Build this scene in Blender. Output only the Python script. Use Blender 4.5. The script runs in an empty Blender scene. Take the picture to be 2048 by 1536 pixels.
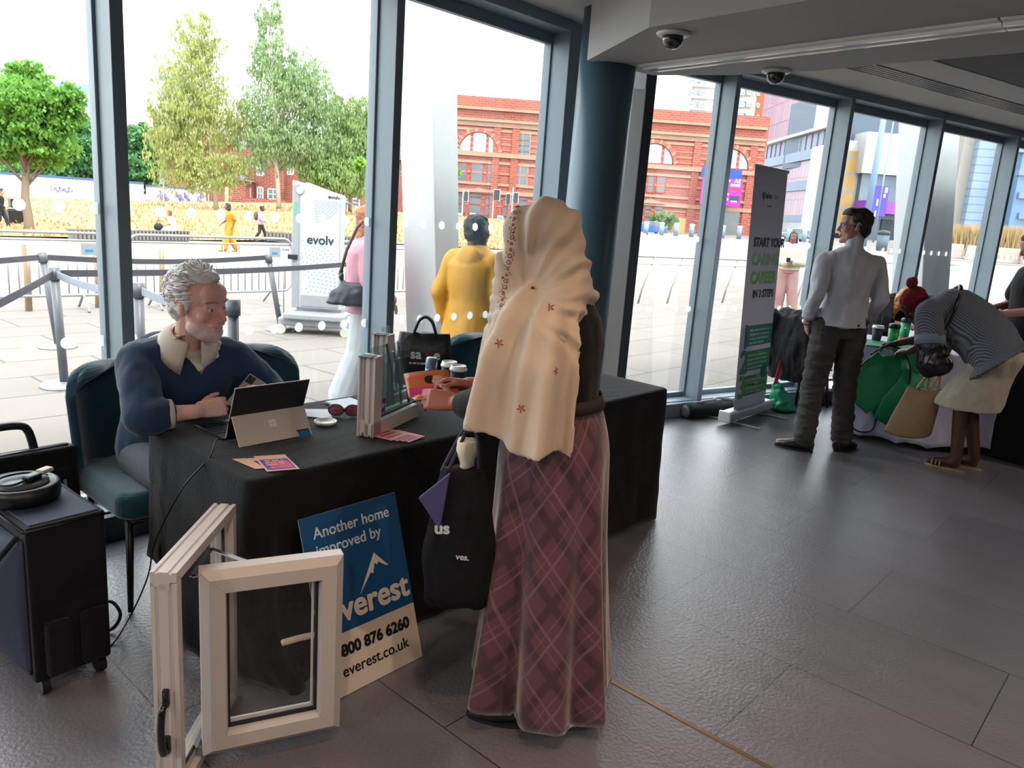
import bpy, bmesh, math, random
import numpy as np
from mathutils import Vector as V, Matrix as M, noise
from math import sin, cos, pi, radians as rad
random.seed(7)
SC = bpy.context.scene
COL = SC.collection
# ---------------------------------------------------------------- camera
FPX, YAW, PITCH, ROLL = 1540.2, 0.7279, 0.2185, 0.0719
CAM = V((-2.078, 0.018, 1.571))
_f = V((cos(YAW)*cos(PITCH), sin(YAW)*cos(PITCH), -sin(PITCH)))
_r0 = V((sin(YAW), -cos(YAW), 0)); _u0 = _r0.cross(_f)
_r = cos(ROLL)*_r0 + sin(ROLL)*_u0
_u = -sin(ROLL)*_r0 + cos(ROLL)*_u0
cd = bpy.data.cameras.new('camera'); cam = bpy.data.objects.new('camera', cd); COL.objects.link(cam)
cd.sensor_width = 36.0; cd.lens = FPX*36/2048; cd.clip_start = 0.05; cd.clip_end = 2000
cam.matrix_world = M(((_r.x, _u.x, -_f.x, CAM.x), (_r.y, _u.y, -_f.y, CAM.y), (_r.z, _u.z, -_f.z, CAM.z), (0, 0, 0, 1)))
SC.camera = cam
# ---------------------------------------------------------------- sky, sun, exposure
SC.view_settings.view_transform = 'Standard'; SC.view_settings.look = 'None'
SC.view_settings.gamma = 1.0; SC.view_settings.exposure = 0.4; SC.view_settings.use_curve_mapping = False
W = bpy.data.worlds.new('world'); SC.world = W; W.use_nodes = True
_bg = W.node_tree.nodes['Background']; _bg.inputs[0].default_value = (0.93, 0.97, 1.0, 1); _bg.inputs[1].default_value = 4.2
sd = bpy.data.lights.new('sun', 'SUN'); sd.energy = 3.0; sd.angle = rad(12); sd.color = (1, .96, .9)
so = bpy.data.objects.new('sun', sd); COL.objects.link(so); so.rotation_euler = (rad(28), rad(-18), rad(20))
# warm ceiling downlights of the room (their fixtures are built with the ceiling)
LAMPS = [(-1.35, 0.75, 2.80, 55), (-0.1, 0.45, 2.80, 45), (-1.6, -1.2, 2.80, 30), (1.2, -1.6, 2.80, 25)]
# unseen wide lamps added as fill to brighten the deeper room
FILL_LAMPS = [(-3.2, -0.9, 2.80, 140), (-0.6, -2.2, 2.80, 150), (2.2, -1.2, 2.80, 170), (4.6, -1.6, 2.80, 130), (-4.8, 1.2, 2.80, 170)]
for _k, (_x, _y, _z, _e) in enumerate(LAMPS+FILL_LAMPS):
    ld = bpy.data.lights.new('downlight_or_fill_lamp', 'SPOT'); ld.energy = _e; wide = _k >= len(LAMPS)
    ld.color = (1.0, .86, .74) if wide else (1.0, .66, .40)
    ld.spot_size = rad(165 if wide else 95); ld.spot_blend = .6 if wide else .8; ld.shadow_soft_size = .08 if wide else .05
    lo = bpy.data.objects.new('downlight_or_fill_lamp', ld); COL.objects.link(lo); lo.location = (_x, _y, _z)
SC.cycles.max_bounces = 7; SC.cycles.diffuse_bounces = 4; SC.cycles.glossy_bounces = 3
SC.cycles.transmission_bounces = 4; SC.cycles.transparent_max_bounces = 12
SC.cycles.caustics_reflective = False; SC.cycles.caustics_refractive = False
SC.cycles.use_denoising = True
# ---------------------------------------------------------------- helpers: materials
MATS = {}
def lin(h):
    if not isinstance(h, str): return tuple(h)
    c = [int(h[i:i+2], 16)/255 for i in (0, 2, 4)]
    return tuple(x/12.92 if x <= .04045 else ((x+.055)/1.055)**2.4 for x in c)
def mat(name, col, rough=.6, metal=0., var=.12, scale=18., bump=0., bscale=60., emit=0., spec=.5, stretch=None, coat=0., sheen=0.):
    """procedural principled material: colour broken up by noise, optional noise bump"""
    if name in MATS: return MATS[name]
    m = bpy.data.materials.new(name); m.use_nodes = True; nt = m.node_tree; N = nt.nodes; L = nt.links
    b = N['Principled BSDF']; c = lin(col)
    tc = N.new('ShaderNodeTexCoord'); vec = tc.outputs['Object']
    if stretch:
        mp = N.new('ShaderNodeMapping'); mp.inputs['Scale'].default_value = stretch
        L.new(vec, mp.inputs[0]); vec = mp.outputs[0]
    nz = N.new('ShaderNodeTexNoise'); nz.inputs['Scale'].default_value = scale; nz.inputs['Detail'].default_value = 4
    L.new(vec, nz.inputs['Vector'])
    mx = N.new('ShaderNodeMix'); mx.data_type = 'RGBA'
    mx.inputs['A'].default_value = tuple(x*(1-var) for x in c)+(1,); mx.inputs['B'].default_value = tuple(min(1, x*(1+var)) for x in c)+(1,)
    L.new(nz.outputs['Fac'], mx.inputs['Factor']); L.new(mx.outputs['Result'], b.inputs['Base Color'])
    b.inputs['Roughness'].default_value = rough; b.inputs['Metallic'].default_value = metal
    b.inputs['Specular IOR Level'].default_value = spec; b.inputs['Coat Weight'].default_value = coat
    if sheen: b.inputs['Sheen Weight'].default_value = sheen; b.inputs['Sheen Roughness'].default_value = .4
    if bump:
        n2 = N.new('ShaderNodeTexNoise'); n2.inputs['Scale'].default_value = bscale; n2.inputs['Detail'].default_value = 3
        L.new(vec, n2.inputs['Vector']); bp = N.new('ShaderNodeBump'); bp.inputs['Strength'].default_value = bump; bp.inputs['Distance'].default_value = .01
        L.new(n2.outputs['Fac'], bp.inputs['Height']); L.new(bp.outputs[0], b.inputs['Normal'])
    if emit:
        L.new(mx.outputs['Result'], b.inputs['Emission Color']); b.inputs['Emission Strength'].default_value = emit
    MATS[name] = m; return m
def node_mat(name):
    m = bpy.data.materials.new(name); m.use_nodes = True; MATS[name] = m
    return m, m.node_tree.nodes, m.node_tree.links, m.node_tree.nodes['Principled BSDF']
def brick_mat(name, c1, c2, mortar, bw, bh, msize=.012, rough=.85, rot=(0, 0, 0), offset=.5, axes='xz'):
    m, N, L, b = node_mat(name)
    tc = N.new('ShaderNodeTexCoord'); sx = N.new('ShaderNodeSeparateXYZ'); cx = N.new('ShaderNodeCombineXYZ')
    L.new(tc.outputs['Object'], sx.inputs[0])
    for k, a in enumerate(axes): L.new(sx.outputs['xyz'.index(a)], cx.inputs[k])
    br = N.new('ShaderNodeTexBrick'); L.new(cx.outputs[0], br.inputs['Vector'])
    br.inputs['Color1'].default_value = lin(c1)+(1,); br.inputs['Color2'].default_value = lin(c2)+(1,); br.inputs['Mortar'].default_value = lin(mortar)+(1,)
    br.inputs['Scale'].default_value = 1; br.inputs['Brick Width'].default_value = bw; br.inputs['Row Height'].default_value = bh
    br.inputs['Mortar Size'].default_value = msize; br.offset = offset
    L.new(br.outputs['Color'], b.inputs['Base Color']); b.inputs['Roughness'].default_value = rough
    return m
def glass_mat(name, tint=(1, 1, 1), gloss=.06, rough=.0):
    m = bpy.data.materials.new(name); m.use_nodes = True; nt = m.node_tree; N = nt.nodes; L = nt.links
    N.clear(); o = N.new('ShaderNodeOutputMaterial'); t = N.new('ShaderNodeBsdfTransparent'); g = N.new('ShaderNodeBsdfGlossy')
    t.inputs[0].default_value = tint+(1,); g.inputs['Roughness'].default_value = rough
    fr = N.new('ShaderNodeFresnel'); fr.inputs[0].default_value = 1.35
    ma = N.new('ShaderNodeMath'); ma.operation = 'MULTIPLY'; ma.inputs[1].default_value = gloss/.022
    cl = N.new('ShaderNodeMath'); cl.operation = 'MINIMUM'; cl.inputs[1].default_value = .16
    L.new(fr.outputs[0], ma.inputs[0]); L.new(ma.outputs[0], cl.inputs[0])
    mx = N.new('ShaderNodeMixShader'); L.new(cl.outputs[0], mx.inputs[0]); L.new(t.outputs[0], mx.inputs[1]); L.new(g.outputs[0], mx.inputs[2])
    L.new(mx.outputs[0], o.inputs[0]); MATS[name] = m; return m
# ---------------------------------------------------------------- helpers: mesh building
class MB:
    def __init__(s, T=None): s.v = []; s.f = []; s.mi = []; s.sm = []; s.T = T or M.Identity(4); s.m = 0; s.uv = None
    def add(s, vs, fs, smooth=False, T=None):
        A = s.T @ T if T is not None else s.T
        o = len(s.v); s.v += [tuple(A @ V(p)) for p in vs]; s.f += [tuple(i+o for i in f) for f in fs]
        s.mi += [s.m]*len(fs); s.sm += [smooth]*len(fs); return s
    def box(s, c, d, rz=0, R=None):
        hx, hy, hz = d[0]/2, d[1]/2, d[2]/2
        vs = [(x, y, z) for x in (-hx, hx) for y in (-hy, hy) for z in (-hz, hz)]
        fs = [(0, 1, 3, 2), (4, 6, 7, 5), (0, 4, 5, 1), (2, 3, 7, 6), (0, 2, 6, 4), (1, 5, 7, 3)]
        T = M.Translation(c) @ (R.to_4x4() if R is not None else M.Rotation(rz, 4, 'Z'))
        return s.add(vs, fs, T=T)
    def bb(s, a, b): return s.box([(a[i]+b[i])/2 for i in range(3)], [abs(b[i]-a[i]) for i in range(3)])
    def bar(s, p, q, w, h, up=(0, 0, 1)):
        """box along p->q, w across, h along up"""
        p = V(p); q = V(q); y = (q-p); ln = y.length; y.normalize(); x = y.cross(V(up)).normalized(); z = x.cross(y)
        R = M((x, y, z)).transposed()
        return s.box((p+q)/2, (w, ln, h), R=R)
    def prism(s, pts, z0, z1):
        n = len(pts); vs = [(p[0], p[1], z0) for p in pts]+[(p[0], p[1], z1) for p in pts]
        fs = [tuple(range(n-1, -1, -1)), tuple(range(n, 2*n))]+[(i, (i+1) % n, n+(i+1) % n, n+i) for i in range(n)]
        return s.add(vs, fs)
    def extr(s, poly, vec):
        """3-D polygon extruded by vec"""
        n = len(poly); vec = V(vec); vs = [tuple(p) for p in poly]+[tuple(V(p)+vec) for p in poly]
        fs = [tuple(range(n-1, -1, -1)), tuple(range(n, 2*n))]+[(i, (i+1) % n, n+(i+1) % n, n+i) for i in range(n)]
        return s.add(vs, fs)
    def loft(s, rings, cap=True, smooth=True, closed=True):
        n = len(rings[0]); vs = [p for r in rings for p in r]; fs = []
        for i in range(len(rings)-1):
            for j in range(n if closed else n-1):
                k = (j+1) % n; fs.append((i*n+j, i*n+k, (i+1)*n+k, (i+1)*n+j))
        if cap and closed:
            fs.append(tuple(range(n-1, -1, -1))); fs.append(tuple((len(rings)-1)*n+j for j in range(n)))
        return s.add(vs, fs, smooth)
    def tube(s, pts, r, n=8, cap=True):
        pts = [V(p) for p in pts]; rr = r if isinstance(r, (list, tuple)) else [r]*len(pts)
        rings = []; pu = None
        for i, p in enumerate(pts):
            d = (pts[min(i+1, len(pts)-1)]-pts[max(i-1, 0)])
            d = d.normalized() if d.length > 1e-9 else V((0, 0, 1))
            if pu is None: pu = d.orthogonal().normalized()
            u = (pu-d*pu.dot(d)); u = u.normalized() if u.length > 1e-6 else d.orthogonal().normalized(); pu = u; w = d.cross(u)
            rings.append([tuple(p+(u*cos(2*pi*k/n)+w*sin(2*pi*k/n))*rr[i]) for k in range(n)])
        return s.loft(rings, cap)
    def lathe(s, prof, n=24, c=(0, 0, 0), T=None):
        rings = [[(r*cos(2*pi*k/n), r*sin(2*pi*k/n), z) for k in range(n)] for r, z in prof]
        A = s.T; s.T = s.T @ M.Translation(c) @ (T if T is not None else M.Identity(4)); s.loft(rings); s.T = A; return s
    def cyl(s, c, r, h, n=20, ax='z'):
        T = {'z': M.Identity(4), 'x': M.Rotation(pi/2, 4, 'Y'), 'y': M.Rotation(-pi/2, 4, 'X')}[ax]
        vs = [(r*cos(2*pi*k/n), r*sin(2*pi*k/n), z) for z in (-h/2, h/2) for k in range(n)]
        A = M.Translation(c) @ T
        s.add(vs, [(k, (k+1) % n, n+(k+1) % n, n+k) for k in range(n)], True, A)
        return s.add(vs, [tuple(range(n-1, -1, -1)), tuple(range(n, 2*n))], False, A)
    def ell(s, c, r, R=None, nu=16, nv=10):
        if not isinstance(r, (list, tuple)): r = (r, r, r)
        rings = []
        for j in range(nv+1):
            t = -pi/2+pi*j/nv
            if j in (0, nv): t *= .985
            rings.append([(r[0]*cos(t)*cos(2*pi*k/nu), r[1]*cos(t)*sin(2*pi*k/nu), r[2]*sin(t)) for k in range(nu)])
        A = s.T; s.T = s.T @ M.Translation(c) @ (R.to_4x4() if R is not None else M.Identity(4)); s.loft(rings); s.T = A; return s
    def cap(s, p, q, r0, r1, n=12):
        p = V(p); q = V(q); d = q-p; ln = max(d.length, 1e-6); d = d/ln
        P = []; R = []
        for k in range(5): t = pi/2*(1-k/4); P.append(p-d*r0*sin(t)); R.append(max(r0*cos(t), r0*.06))
        for k in range(5): t = pi/2*(k/4); P.append(q+d*r1*sin(t)); R.append(max(r1*cos(t), r1*.06))
        return s.tube(P, R, n)
    def rings(s, L, n=20):
        """list of (centre, ru, rv, udir, vdir)"""
        return s.loft([[tuple(V(c)+V(u)*ru*cos(2*pi*k/n)+V(v)*rv*sin(2*pi*k/n)) for k in range(n)] for c, ru, rv, u, v in L])
    def grid(s, fn, nu, nv, smooth=True):
        vs = [tuple(fn(i/nu, j/nv)) for j in range(nv+1) for i in range(nu+1)]
        fs = [(j*(nu+1)+i, j*(nu+1)+i+1, (j+1)*(nu+1)+i+1, (j+1)*(nu+1)+i) for j in range(nv) for i in range(nu)]
        return s.add(vs, fs, smooth)
    def mesh(s, name, T=None):
        me = bpy.data.meshes.new(name)
        vs = s.v if T is None else [tuple(T @ V(p)) for p in s.v]
        me.from_pydata(vs, [], s.f); me.polygons.foreach_set('use_smooth', s.sm); me.polygons.foreach_set('material_index', s.mi)
        me.update(); return me
def wmat(o):
    m = o.matrix_basis.copy()
    while o.parent: o = o.parent; m = o.matrix_basis @ m
    return m
def thing(name, label, cat, loc=(0, 0, 0), rz=0, group=None):
    o = bpy.data.objects.new(name, None); COL.objects.link(o); o.location = loc; o.rotation_euler = (0, 0, rz); o.empty_display_size = .1
    tag(o, label, cat, group); return o
def tag(o, label, cat, group=None):
    o['label'] = label; o['category'] = cat
    if group: o['group'] = group
    return o
def obj(name, mb, m, parent=None, world=False, bevel=0, solid=0, sub=0, label=None, fixn=True, seg=2):
    """link one mesh object; with world=True the mesh is given in world coordinates and moved into the parent's space"""
    if isinstance(mb, MB):
        me = mb.mesh(name, wmat(parent).inverted() if (parent is not None and world) else None)
    else:
        me = mb
        if parent is not None and world: me.transform(wmat(parent).inverted())
    if fixn:
        b = bmesh.new(); b.from_mesh(me); bmesh.ops.recalc_face_normals(b, faces=b.faces); b.to_mesh(me); b.free()
    for x in (m if isinstance(m, (list, tuple)) else [m]): me.materials.append(x)
    o = bpy.data.objects.new(name, me); COL.objects.link(o)
    if parent is not None: o.parent = parent
    if solid: md = o.modifiers.new('s', 'SOLIDIFY'); md.thickness = abs(solid); md.offset = 0 if solid > 0 else -1
    if bevel:
        md = o.modifiers.new('b', 'BEVEL'); md.width = bevel; md.segments = seg; md.limit_method = 'ANGLE'; md.angle_limit = rad(40)
    if sub: md = o.modifiers.new('u', 'SUBSURF'); md.levels = sub; md.render_levels = sub
    if label: o['label'] = label
    return o
def struct(name, mb, m, parent=None, **k):
    o = obj(name, mb, m, parent, **k)
    if parent is None: o['kind'] = 'structure'
    return o
def dup(root, loc=None, rz=None, label=None, group=None):
    def rec(o, par):
        c = o.copy(); COL.objects.link(c)
        if par is not None: c.parent = par
        for ch in KIDS.get(o.name, []) or [x for x in o.children]: rec(ch, c)
        return c
    r = rec(root, None)
    if loc is not None: r.location = loc
    if rz is not None: r.rotation_euler = (0, 0, rz)
    if label: r['label'] = label
    if group: r['group'] = group
    return r
KIDS = {}
def blob(mb, vox=.01, smooth=4, name='b', T=None):
    """fuse overlapping closed shapes into one continuous surface"""
    me = mb.mesh(name); b = bmesh.new(); b.from_mesh(me); bmesh.ops.recalc_face_normals(b, faces=b.faces); b.to_mesh(me); b.free()
    o = bpy.data.objects.new(name, me); COL.objects.link(o)
    md = o.modifiers.new('r', 'REMESH'); md.mode = 'VOXEL'; md.voxel_size = vox; md.use_smooth_shade = True
    if smooth: md = o.modifiers.new('s', 'SMOOTH'); md.iterations = smooth; md.factor = .5
    dg = bpy.context.evaluated_depsgraph_get(); ev = o.evaluated_get(dg)
    out = bpy.data.meshes.new_from_object(ev); bpy.data.objects.remove(o); bpy.data.meshes.remove(me)
    out.polygons.foreach_set('use_smooth', [True]*len(out.polygons)); out.name = name
    return out
def warp(me, fn):
    """move every vertex by fn(co, normal)->offset"""
    me.update(); n = len(me.vertices)
    off = [fn(v.co, v.normal) for v in me.vertices]
    for v, o in zip(me.vertices, off): v.co += o
    me.update(); return me
def nz(p, s=1., o=0.): return noise.noise(V((p[0]*s+o, p[1]*s-o, p[2]*s+.37*o)))
def paint(me, fn, name='tint'):
    """colour of the thing itself stored per vertex"""
    at = me.color_attributes.new(name, 'FLOAT_COLOR', 'POINT')
    for i, v in enumerate(me.vertices): at.data[i].color = tuple(fn(v.co))+(1.,)
def tint_mat(name, rough=.55, bump=0, bscale=200, spec=.4, sss=0):
    if name in MATS: return MATS[name]
    m, N, L, b = node_mat(name); a = N.new('ShaderNodeVertexColor'); a.layer_name = 'tint'
    nzt = N.new('ShaderNodeTexNoise'); nzt.inputs['Scale'].default_value = 60
    mx = N.new('ShaderNodeMix'); mx.data_type = 'RGBA'; mx.blend_type = 'MULTIPLY'; mx.inputs['Factor'].default_value = .25
    L.new(a.outputs[0], mx.inputs['A']); L.new(nzt.outputs['Fac'], mx.inputs['B']); L.new(mx.outputs['Result'], b.inputs['Base Color'])
    b.inputs['Roughness'].default_value = rough; b.inputs['Specular IOR Level'].default_value = spec
    if bump:
        n2 = N.new('ShaderNodeTexNoise'); n2.inputs['Scale'].default_value = bscale
        bp = N.new('ShaderNodeBump'); bp.inputs['Strength'].default_value = bump; bp.inputs['Distance'].default_value = .004
        L.new(n2.outputs['Fac'], bp.inputs['Height']); L.new(bp.outputs[0], b.inputs['Normal'])
    return m
def text_mesh(s, size, depth=.0006, bold=0., align='LEFT', spacing=1.):
    cu = bpy.data.curves.new('txt', 'FONT'); cu.body = s; cu.size = size; cu.extrude = depth; cu.align_x = align; cu.space_character = spacing
    o = bpy.data.objects.new('txt', cu); COL.objects.link(o)
    dg = bpy.context.evaluated_depsgraph_get(); me = bpy.data.meshes.new_from_object(o.evaluated_get(dg))
    bpy.data.objects.remove(o); bpy.data.curves.remove(cu)
    if bold:                                     # heavier stroke: slightly shifted copies of the letters
        src = me.copy(); b = bmesh.new(); b.from_mesh(me)
        for k in range(6):
            c = src.copy(); a = 2*pi*k/6; c.transform(M.Translation((bold*cos(a), bold*sin(a), depth*.03*k))); b.from_mesh(c); bpy.data.meshes.remove(c)
        b.to_mesh(me); b.free(); bpy.data.meshes.remove(src)
    return me
def text(name, s, size, m, parent, T, depth=.0006, bold=0., align='LEFT', spacing=1., world=True):
    """lettering as raised mesh; T maps text plane (x right, y up, z out) to world"""
    me = text_mesh(s, size, depth, bold, align, spacing); me.transform(T)
    me.materials.clear()
    return obj(name, me, m, parent, world, fixn=False)
def words(parent, m, T, x, y, w, h, rows=1, gap=1.7, seed=1, world=True, name='printed_lines', dz=.0004):
    """rows of illegible small print: little blocks of uneven length"""
    rg = random.Random(seed); q = MB(T)
    for r in range(rows):
        cx_ = x
        while cx_ < x+w*(1 if r < rows-1 else .75):
            l = h*rg.uniform(.8, 3.2); l = min(l, x+w-cx_)
            if l > h*.3: q.box((cx_+l/2, y-r*h*gap, 0), (l, h*rg.uniform(.6, .85), dz))
            cx_ += l+h*.45
    return obj(name, q, m, parent, world)
def frame(o, x, y):
    """matrix with origin o, x axis x and y axis roughly y"""
    x = V(x).normalized(); z = x.cross(V(y)).normalized(); y = z.cross(x); o = V(o)
    return M(((x.x, y.x, z.x, o.x), (x.y, y.y, z.y, o.y), (x.z, y.z, z.z, o.z), (0, 0, 0, 1)))
def gz(x, y): return .03-.02*max(y, 3.7)+.02*max(0., x-16)*min(1., max(0., (y-3)/6))      # the square outside falls gently away from the building
# ---------------------------------------------------------------- helpers: people
def basis(y, up=(0, 0, 1)):
    y = V(y).normalized(); x = y.cross(V(up)); x = x.normalized() if x.length > 1e-5 else V((1, 0, 0)); z = x.cross(y)
    return M((x, y, z)).transposed()
def eul(yaw, pitch, roll=0):      # yaw left +, pitch up +
    return (M.Rotation(yaw, 3, 'Z') @ M.Rotation(pitch, 3, 'X') @ M.Rotation(roll, 3, 'Y'))
def head_prims(mb, c, R, s=1., ears=True, beard=0., fem=False):
    """head looking along local +Y, centre c"""
    T0 = mb.T; mb.T = mb.T @ M.Translation(c) @ R.to_4x4() @ M.Scale(s, 4)
    e = mb.ell; j = .93 if fem else 1.
    e((0, -.012, .034), (.075, .096, .086), nu=24, nv=16); e((0, .026, -.024), (.063*j, .064, .088), nu=20, nv=14)
    e((0, .03, -.081), (.05*j, .05, .042)); e((0, .068, -.107), (.023, .019, .017)); e((0, .06, .05), (.056, .034, .04))
    for k in (-1, 1):
        e((k*.042, .058, -.024), (.023, .024, .022)); mb.cap((k*.012, .086, .024), (k*.046, .07, .026), .0105, .009)
        e((k*.046, .024, -.072), (.02, .034, .026)); e((k*.0115, .094, -.039), (.0068, .009, .0062))
        mb.cap((k*.018, .0835, -.011), (k*.044, .07, -.010), .0065, .006); mb.cap((k*.017, .085, .010), (k*.045, .071, .010), .006, .0055)
        e((k*.031, .068, 0), (.016, .0135, .012))
        if ears:
            e((k*.076, -.012, -.004), (.008, .02, .031), R=eul(-k*.35, .1)); e((k*.074, .002, -.022), (.008, .010, .012))
            mb.cap((k*.08, -.03, .012), (k*.083, -.012, .027), .006, .006); mb.cap((k*.083, -.012, .027), (k*.078, .004, .012), .006, .005)
    mb.cap((0, .086, .014), (0, .108, -.031), .0068, .0105); e((0, .102, -.037), (.0098, .012, .0085))
    e((0, .0885, -.0645), (.021, .009, .005)); e((0, .087, -.0735), (.018, .009, .0055))
    if beard: e((0, .045, -.088), (.056, .045, .034)); mb.cap((-.028, .081, -.055), (.028, .081, -.055), .008, .008)
    mb.T = T0
def eyes(parent, c, R, s=1., iris='4a5a66'):
    for k in (-1, 1):
        T = M.Translation(c) @ R.to_4x4() @ M.Scale(s, 4); q = MB(T); q.ell((k*.0315, .0705, 0), .0125, nu=16, nv=12)
        o = obj('eye', q, [mat('eye_white', 'dad4cc', .25, var=.02)], parent)
        q = MB(T); q.cyl((k*.0315, .0829, 0), .0055, .0012, 16, 'y'); obj('iris', q, mat('iris_'+iris, iris, .2), o)
def hand_prims(mb, w, R, side=1, curl=(.5, .6, .5), thumb=(.5, .4), s=1., spread=.06, curls=None):
    """w wrist, local +Y to the fingers, +Z back of the hand, thumb towards +X*side"""
    T0 = mb.T; mb.T = mb.T @ M.Translation(w) @ R.to_4x4() @ M.Scale(s, 4)
    X, Y, Z = V((1, 0, 0)), V((0, 1, 0)), V((0, 0, 1))
    mb.rings([((0, -.03, 0), .026, .019, X, Z), ((0, 0, 0), .027, .018, X, Z), ((side*.002, .03, 0), .037, .0165, X, Z), ((0, .062, .001), .041, .0145, X, Z), ((-side*.001, .088, .001), .040, .012, X, Z), ((-side*.001, .096, 0), .034, .008, X, Z)], 16)
    for i, (bx, ln, r) in enumerate(((.0295, .072, .0088), (.0105, .080, .0092), (-.0095, .075, .0088), (-.028, .059, .0078))):
        p = V((side*bx, .086-.004*abs(i-1), 0)); a = 0; cu = curls[i] if curls else curl; yawf = side*(spread*(1.2-i*.8))
        for k, (fr, c_) in enumerate(zip((.45, .31, .24), cu)):
            a += c_; d = V((sin(yawf)*cos(a), cos(yawf)*cos(a), -sin(a))); q = p+d*ln*fr; r1 = r*(1-.12*(k+1))
            mb.cap(p, q, r*(1-.12*k), r1, 10); p = q
    p = V((side*.024, .018, -.006)); mb.ell(p, (.016, .026, .015)); th, tc = thumb; a = th
    for k, (ln, r) in enumerate(((.040, .0125), (.033, .0105), (.026, .0092))):
        d = V((side*cos(a)*.8, sin(a)*.9+.25, -.25-.35*k*tc)).normalized(); q = p+d*ln; mb.cap(p, q, r, r*.86, 10); p = q; a += tc*.9
    mb.T = T0
DEF = dict(pelvis=(0, 0, .95), waist=(0, 0, 1.08), chest=(0, .0, 1.28), neck=(0, -.015, 1.475), head=(0, .02, 1.63),
    shL=(-.172, -.01, 1.385), elL=(-.225, -.03, 1.13), wrL=(-.235, .05, .89), hipL=(-.085, 0, .92), knL=(-.095, .02, .50), anL=(-.1, -.035, .085), toL=(-.125, .13, .03))
for k in list(DEF):
    if k.endswith('L'): a = DEF[k]; DEF[k[:-1]+'R'] = (-a[0], a[1], a[2])
def spine(J):
    lat = (V(J['shR'])-V(J['shL'])).normalized(); lat0 = (V(J['hipR'])-V(J['hipL'])).normalized()
    pts = [V(J['pelvis']), V(J['waist']), V(J['chest']), V(J['neck'])]
    return lat0, lat, pts
def torso(mb, J, t=0., lo=-.09, w=1., hem=0., n=24, top=1., belly=0., tl=.12):
    """closed torso; t adds thickness, lo lowers the bottom edge"""
    l0, l1, P = spine(J)
    up0 = (P[1]-P[0]).normalized(); up1 = (P[3]-P[2]).normalized()
    L = []
    for c, ru, rv, f, up in ((P[0]+up0*lo, .155+hem, .115+hem, 0, up0), (P[0], .168, .118, .05, up0), (P[1], .146, .104+belly, .35, (up0+up1).normalized()), (P[2], .168, .118+belly*.5, .75, up1), (P[2].lerp(P[3], .45), .178, .108, .95, up1), (P[2].lerp(P[3], .72), .15, .085, 1, up1), (P[2].lerp(P[3], .72+.2*top), .075, .062, 1, up1)):
        l = l0.lerp(l1, f).normalized(); fw = up.cross(l).normalized(); L.append((c, ru*w+t, rv*w+t, l, fw))
    mb.rings(L, n)
    for s in 'LR': mb.cap(P[3].lerp(P[2], tl), V(J['sh'+s])+(P[2]-P[3])*.02, .046+t, .044+t)
def limbs(mb, J, segs, t=0., k=1.):
    Rr = dict(sh=.05, el=.04, wr=.028, hip=.086, kn=.056, an=.04, to=.034)
    for a, b_, f in segs:
        p, q = V(J[a]), V(J[b_]); r0, r1 = Rr[a[:-1]], Rr[b_[:-1]]; q2 = p.lerp(q, f)
        mb.cap(p, q2, r0*k+t, (r0+(r1-r0)*f)*k+t, 16)
def SD(s, f=1.): return [(a+s, b_+s, f) for a, b_ in (('sh', 'el'), ('el', 'wr'))]
def LG(s, f=1.): return [('hip'+s, 'kn'+s, 1.), ('kn'+s, 'an'+s, f)]
def fold(me, amp=.006, s=9., st=(1, 1, 1), o=0.):
    return warp(me, lambda p, n: n*(amp*(nz((p[0]*st[0], p[1]*st[1], p[2]*st[2]), s, o)+.5*nz((p[0]*st[0], p[1]*st[1], p[2]*st[2]), s*2.3, o+5))))
def shoe(name, J, s, m, parent, high=.06):
    q = MB(); a, t = V(J['an'+s]), V(J['to'+s]); d = V((t.x-a.x, t.y-a.y, 0)).normalized(); l = V((d.y, -d.x, 0)); z = V((0, 0, 1)); b0 = t.z-.03
    g = lambda k, h: V((a.x, a.y, 0))+d*k+z*(b0+h)
    q.rings([(g(-.075, .05), .02, .03, l, z), (g(-.065, .045), .034, .04, l, z), (g(-.02, .05), .037, .05, l, z), (g(.05, .042), .042, .042, l, z), (g(.12, .032), .049, .031, l, z), (g(.17, .026), .044, .024, l, z), (g(.2, .022), .026, .016, l, z)], 20)
    q.cap(a+z*-.02, a+z*high, .045, .046)
    me = blob(q, .007, 4); o = obj(name, me, m, parent)
    q = MB(); pts = []
    for k in range(28):
        an = 2*pi*k/28; r = (.142 if cos(an) > 0 else .14)*cos(an); w = .047-(.012 if cos(an) < 0 else 0)*abs(cos(an)); p = g(.065+r, 0)+l*(w*sin(an)); pts.append((p.x, p.y))
    q.prism(pts, b0-.002, b0+.014); obj('sole', q, mat('shoe_sole', '17171a', .7), o)
    return o
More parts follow.
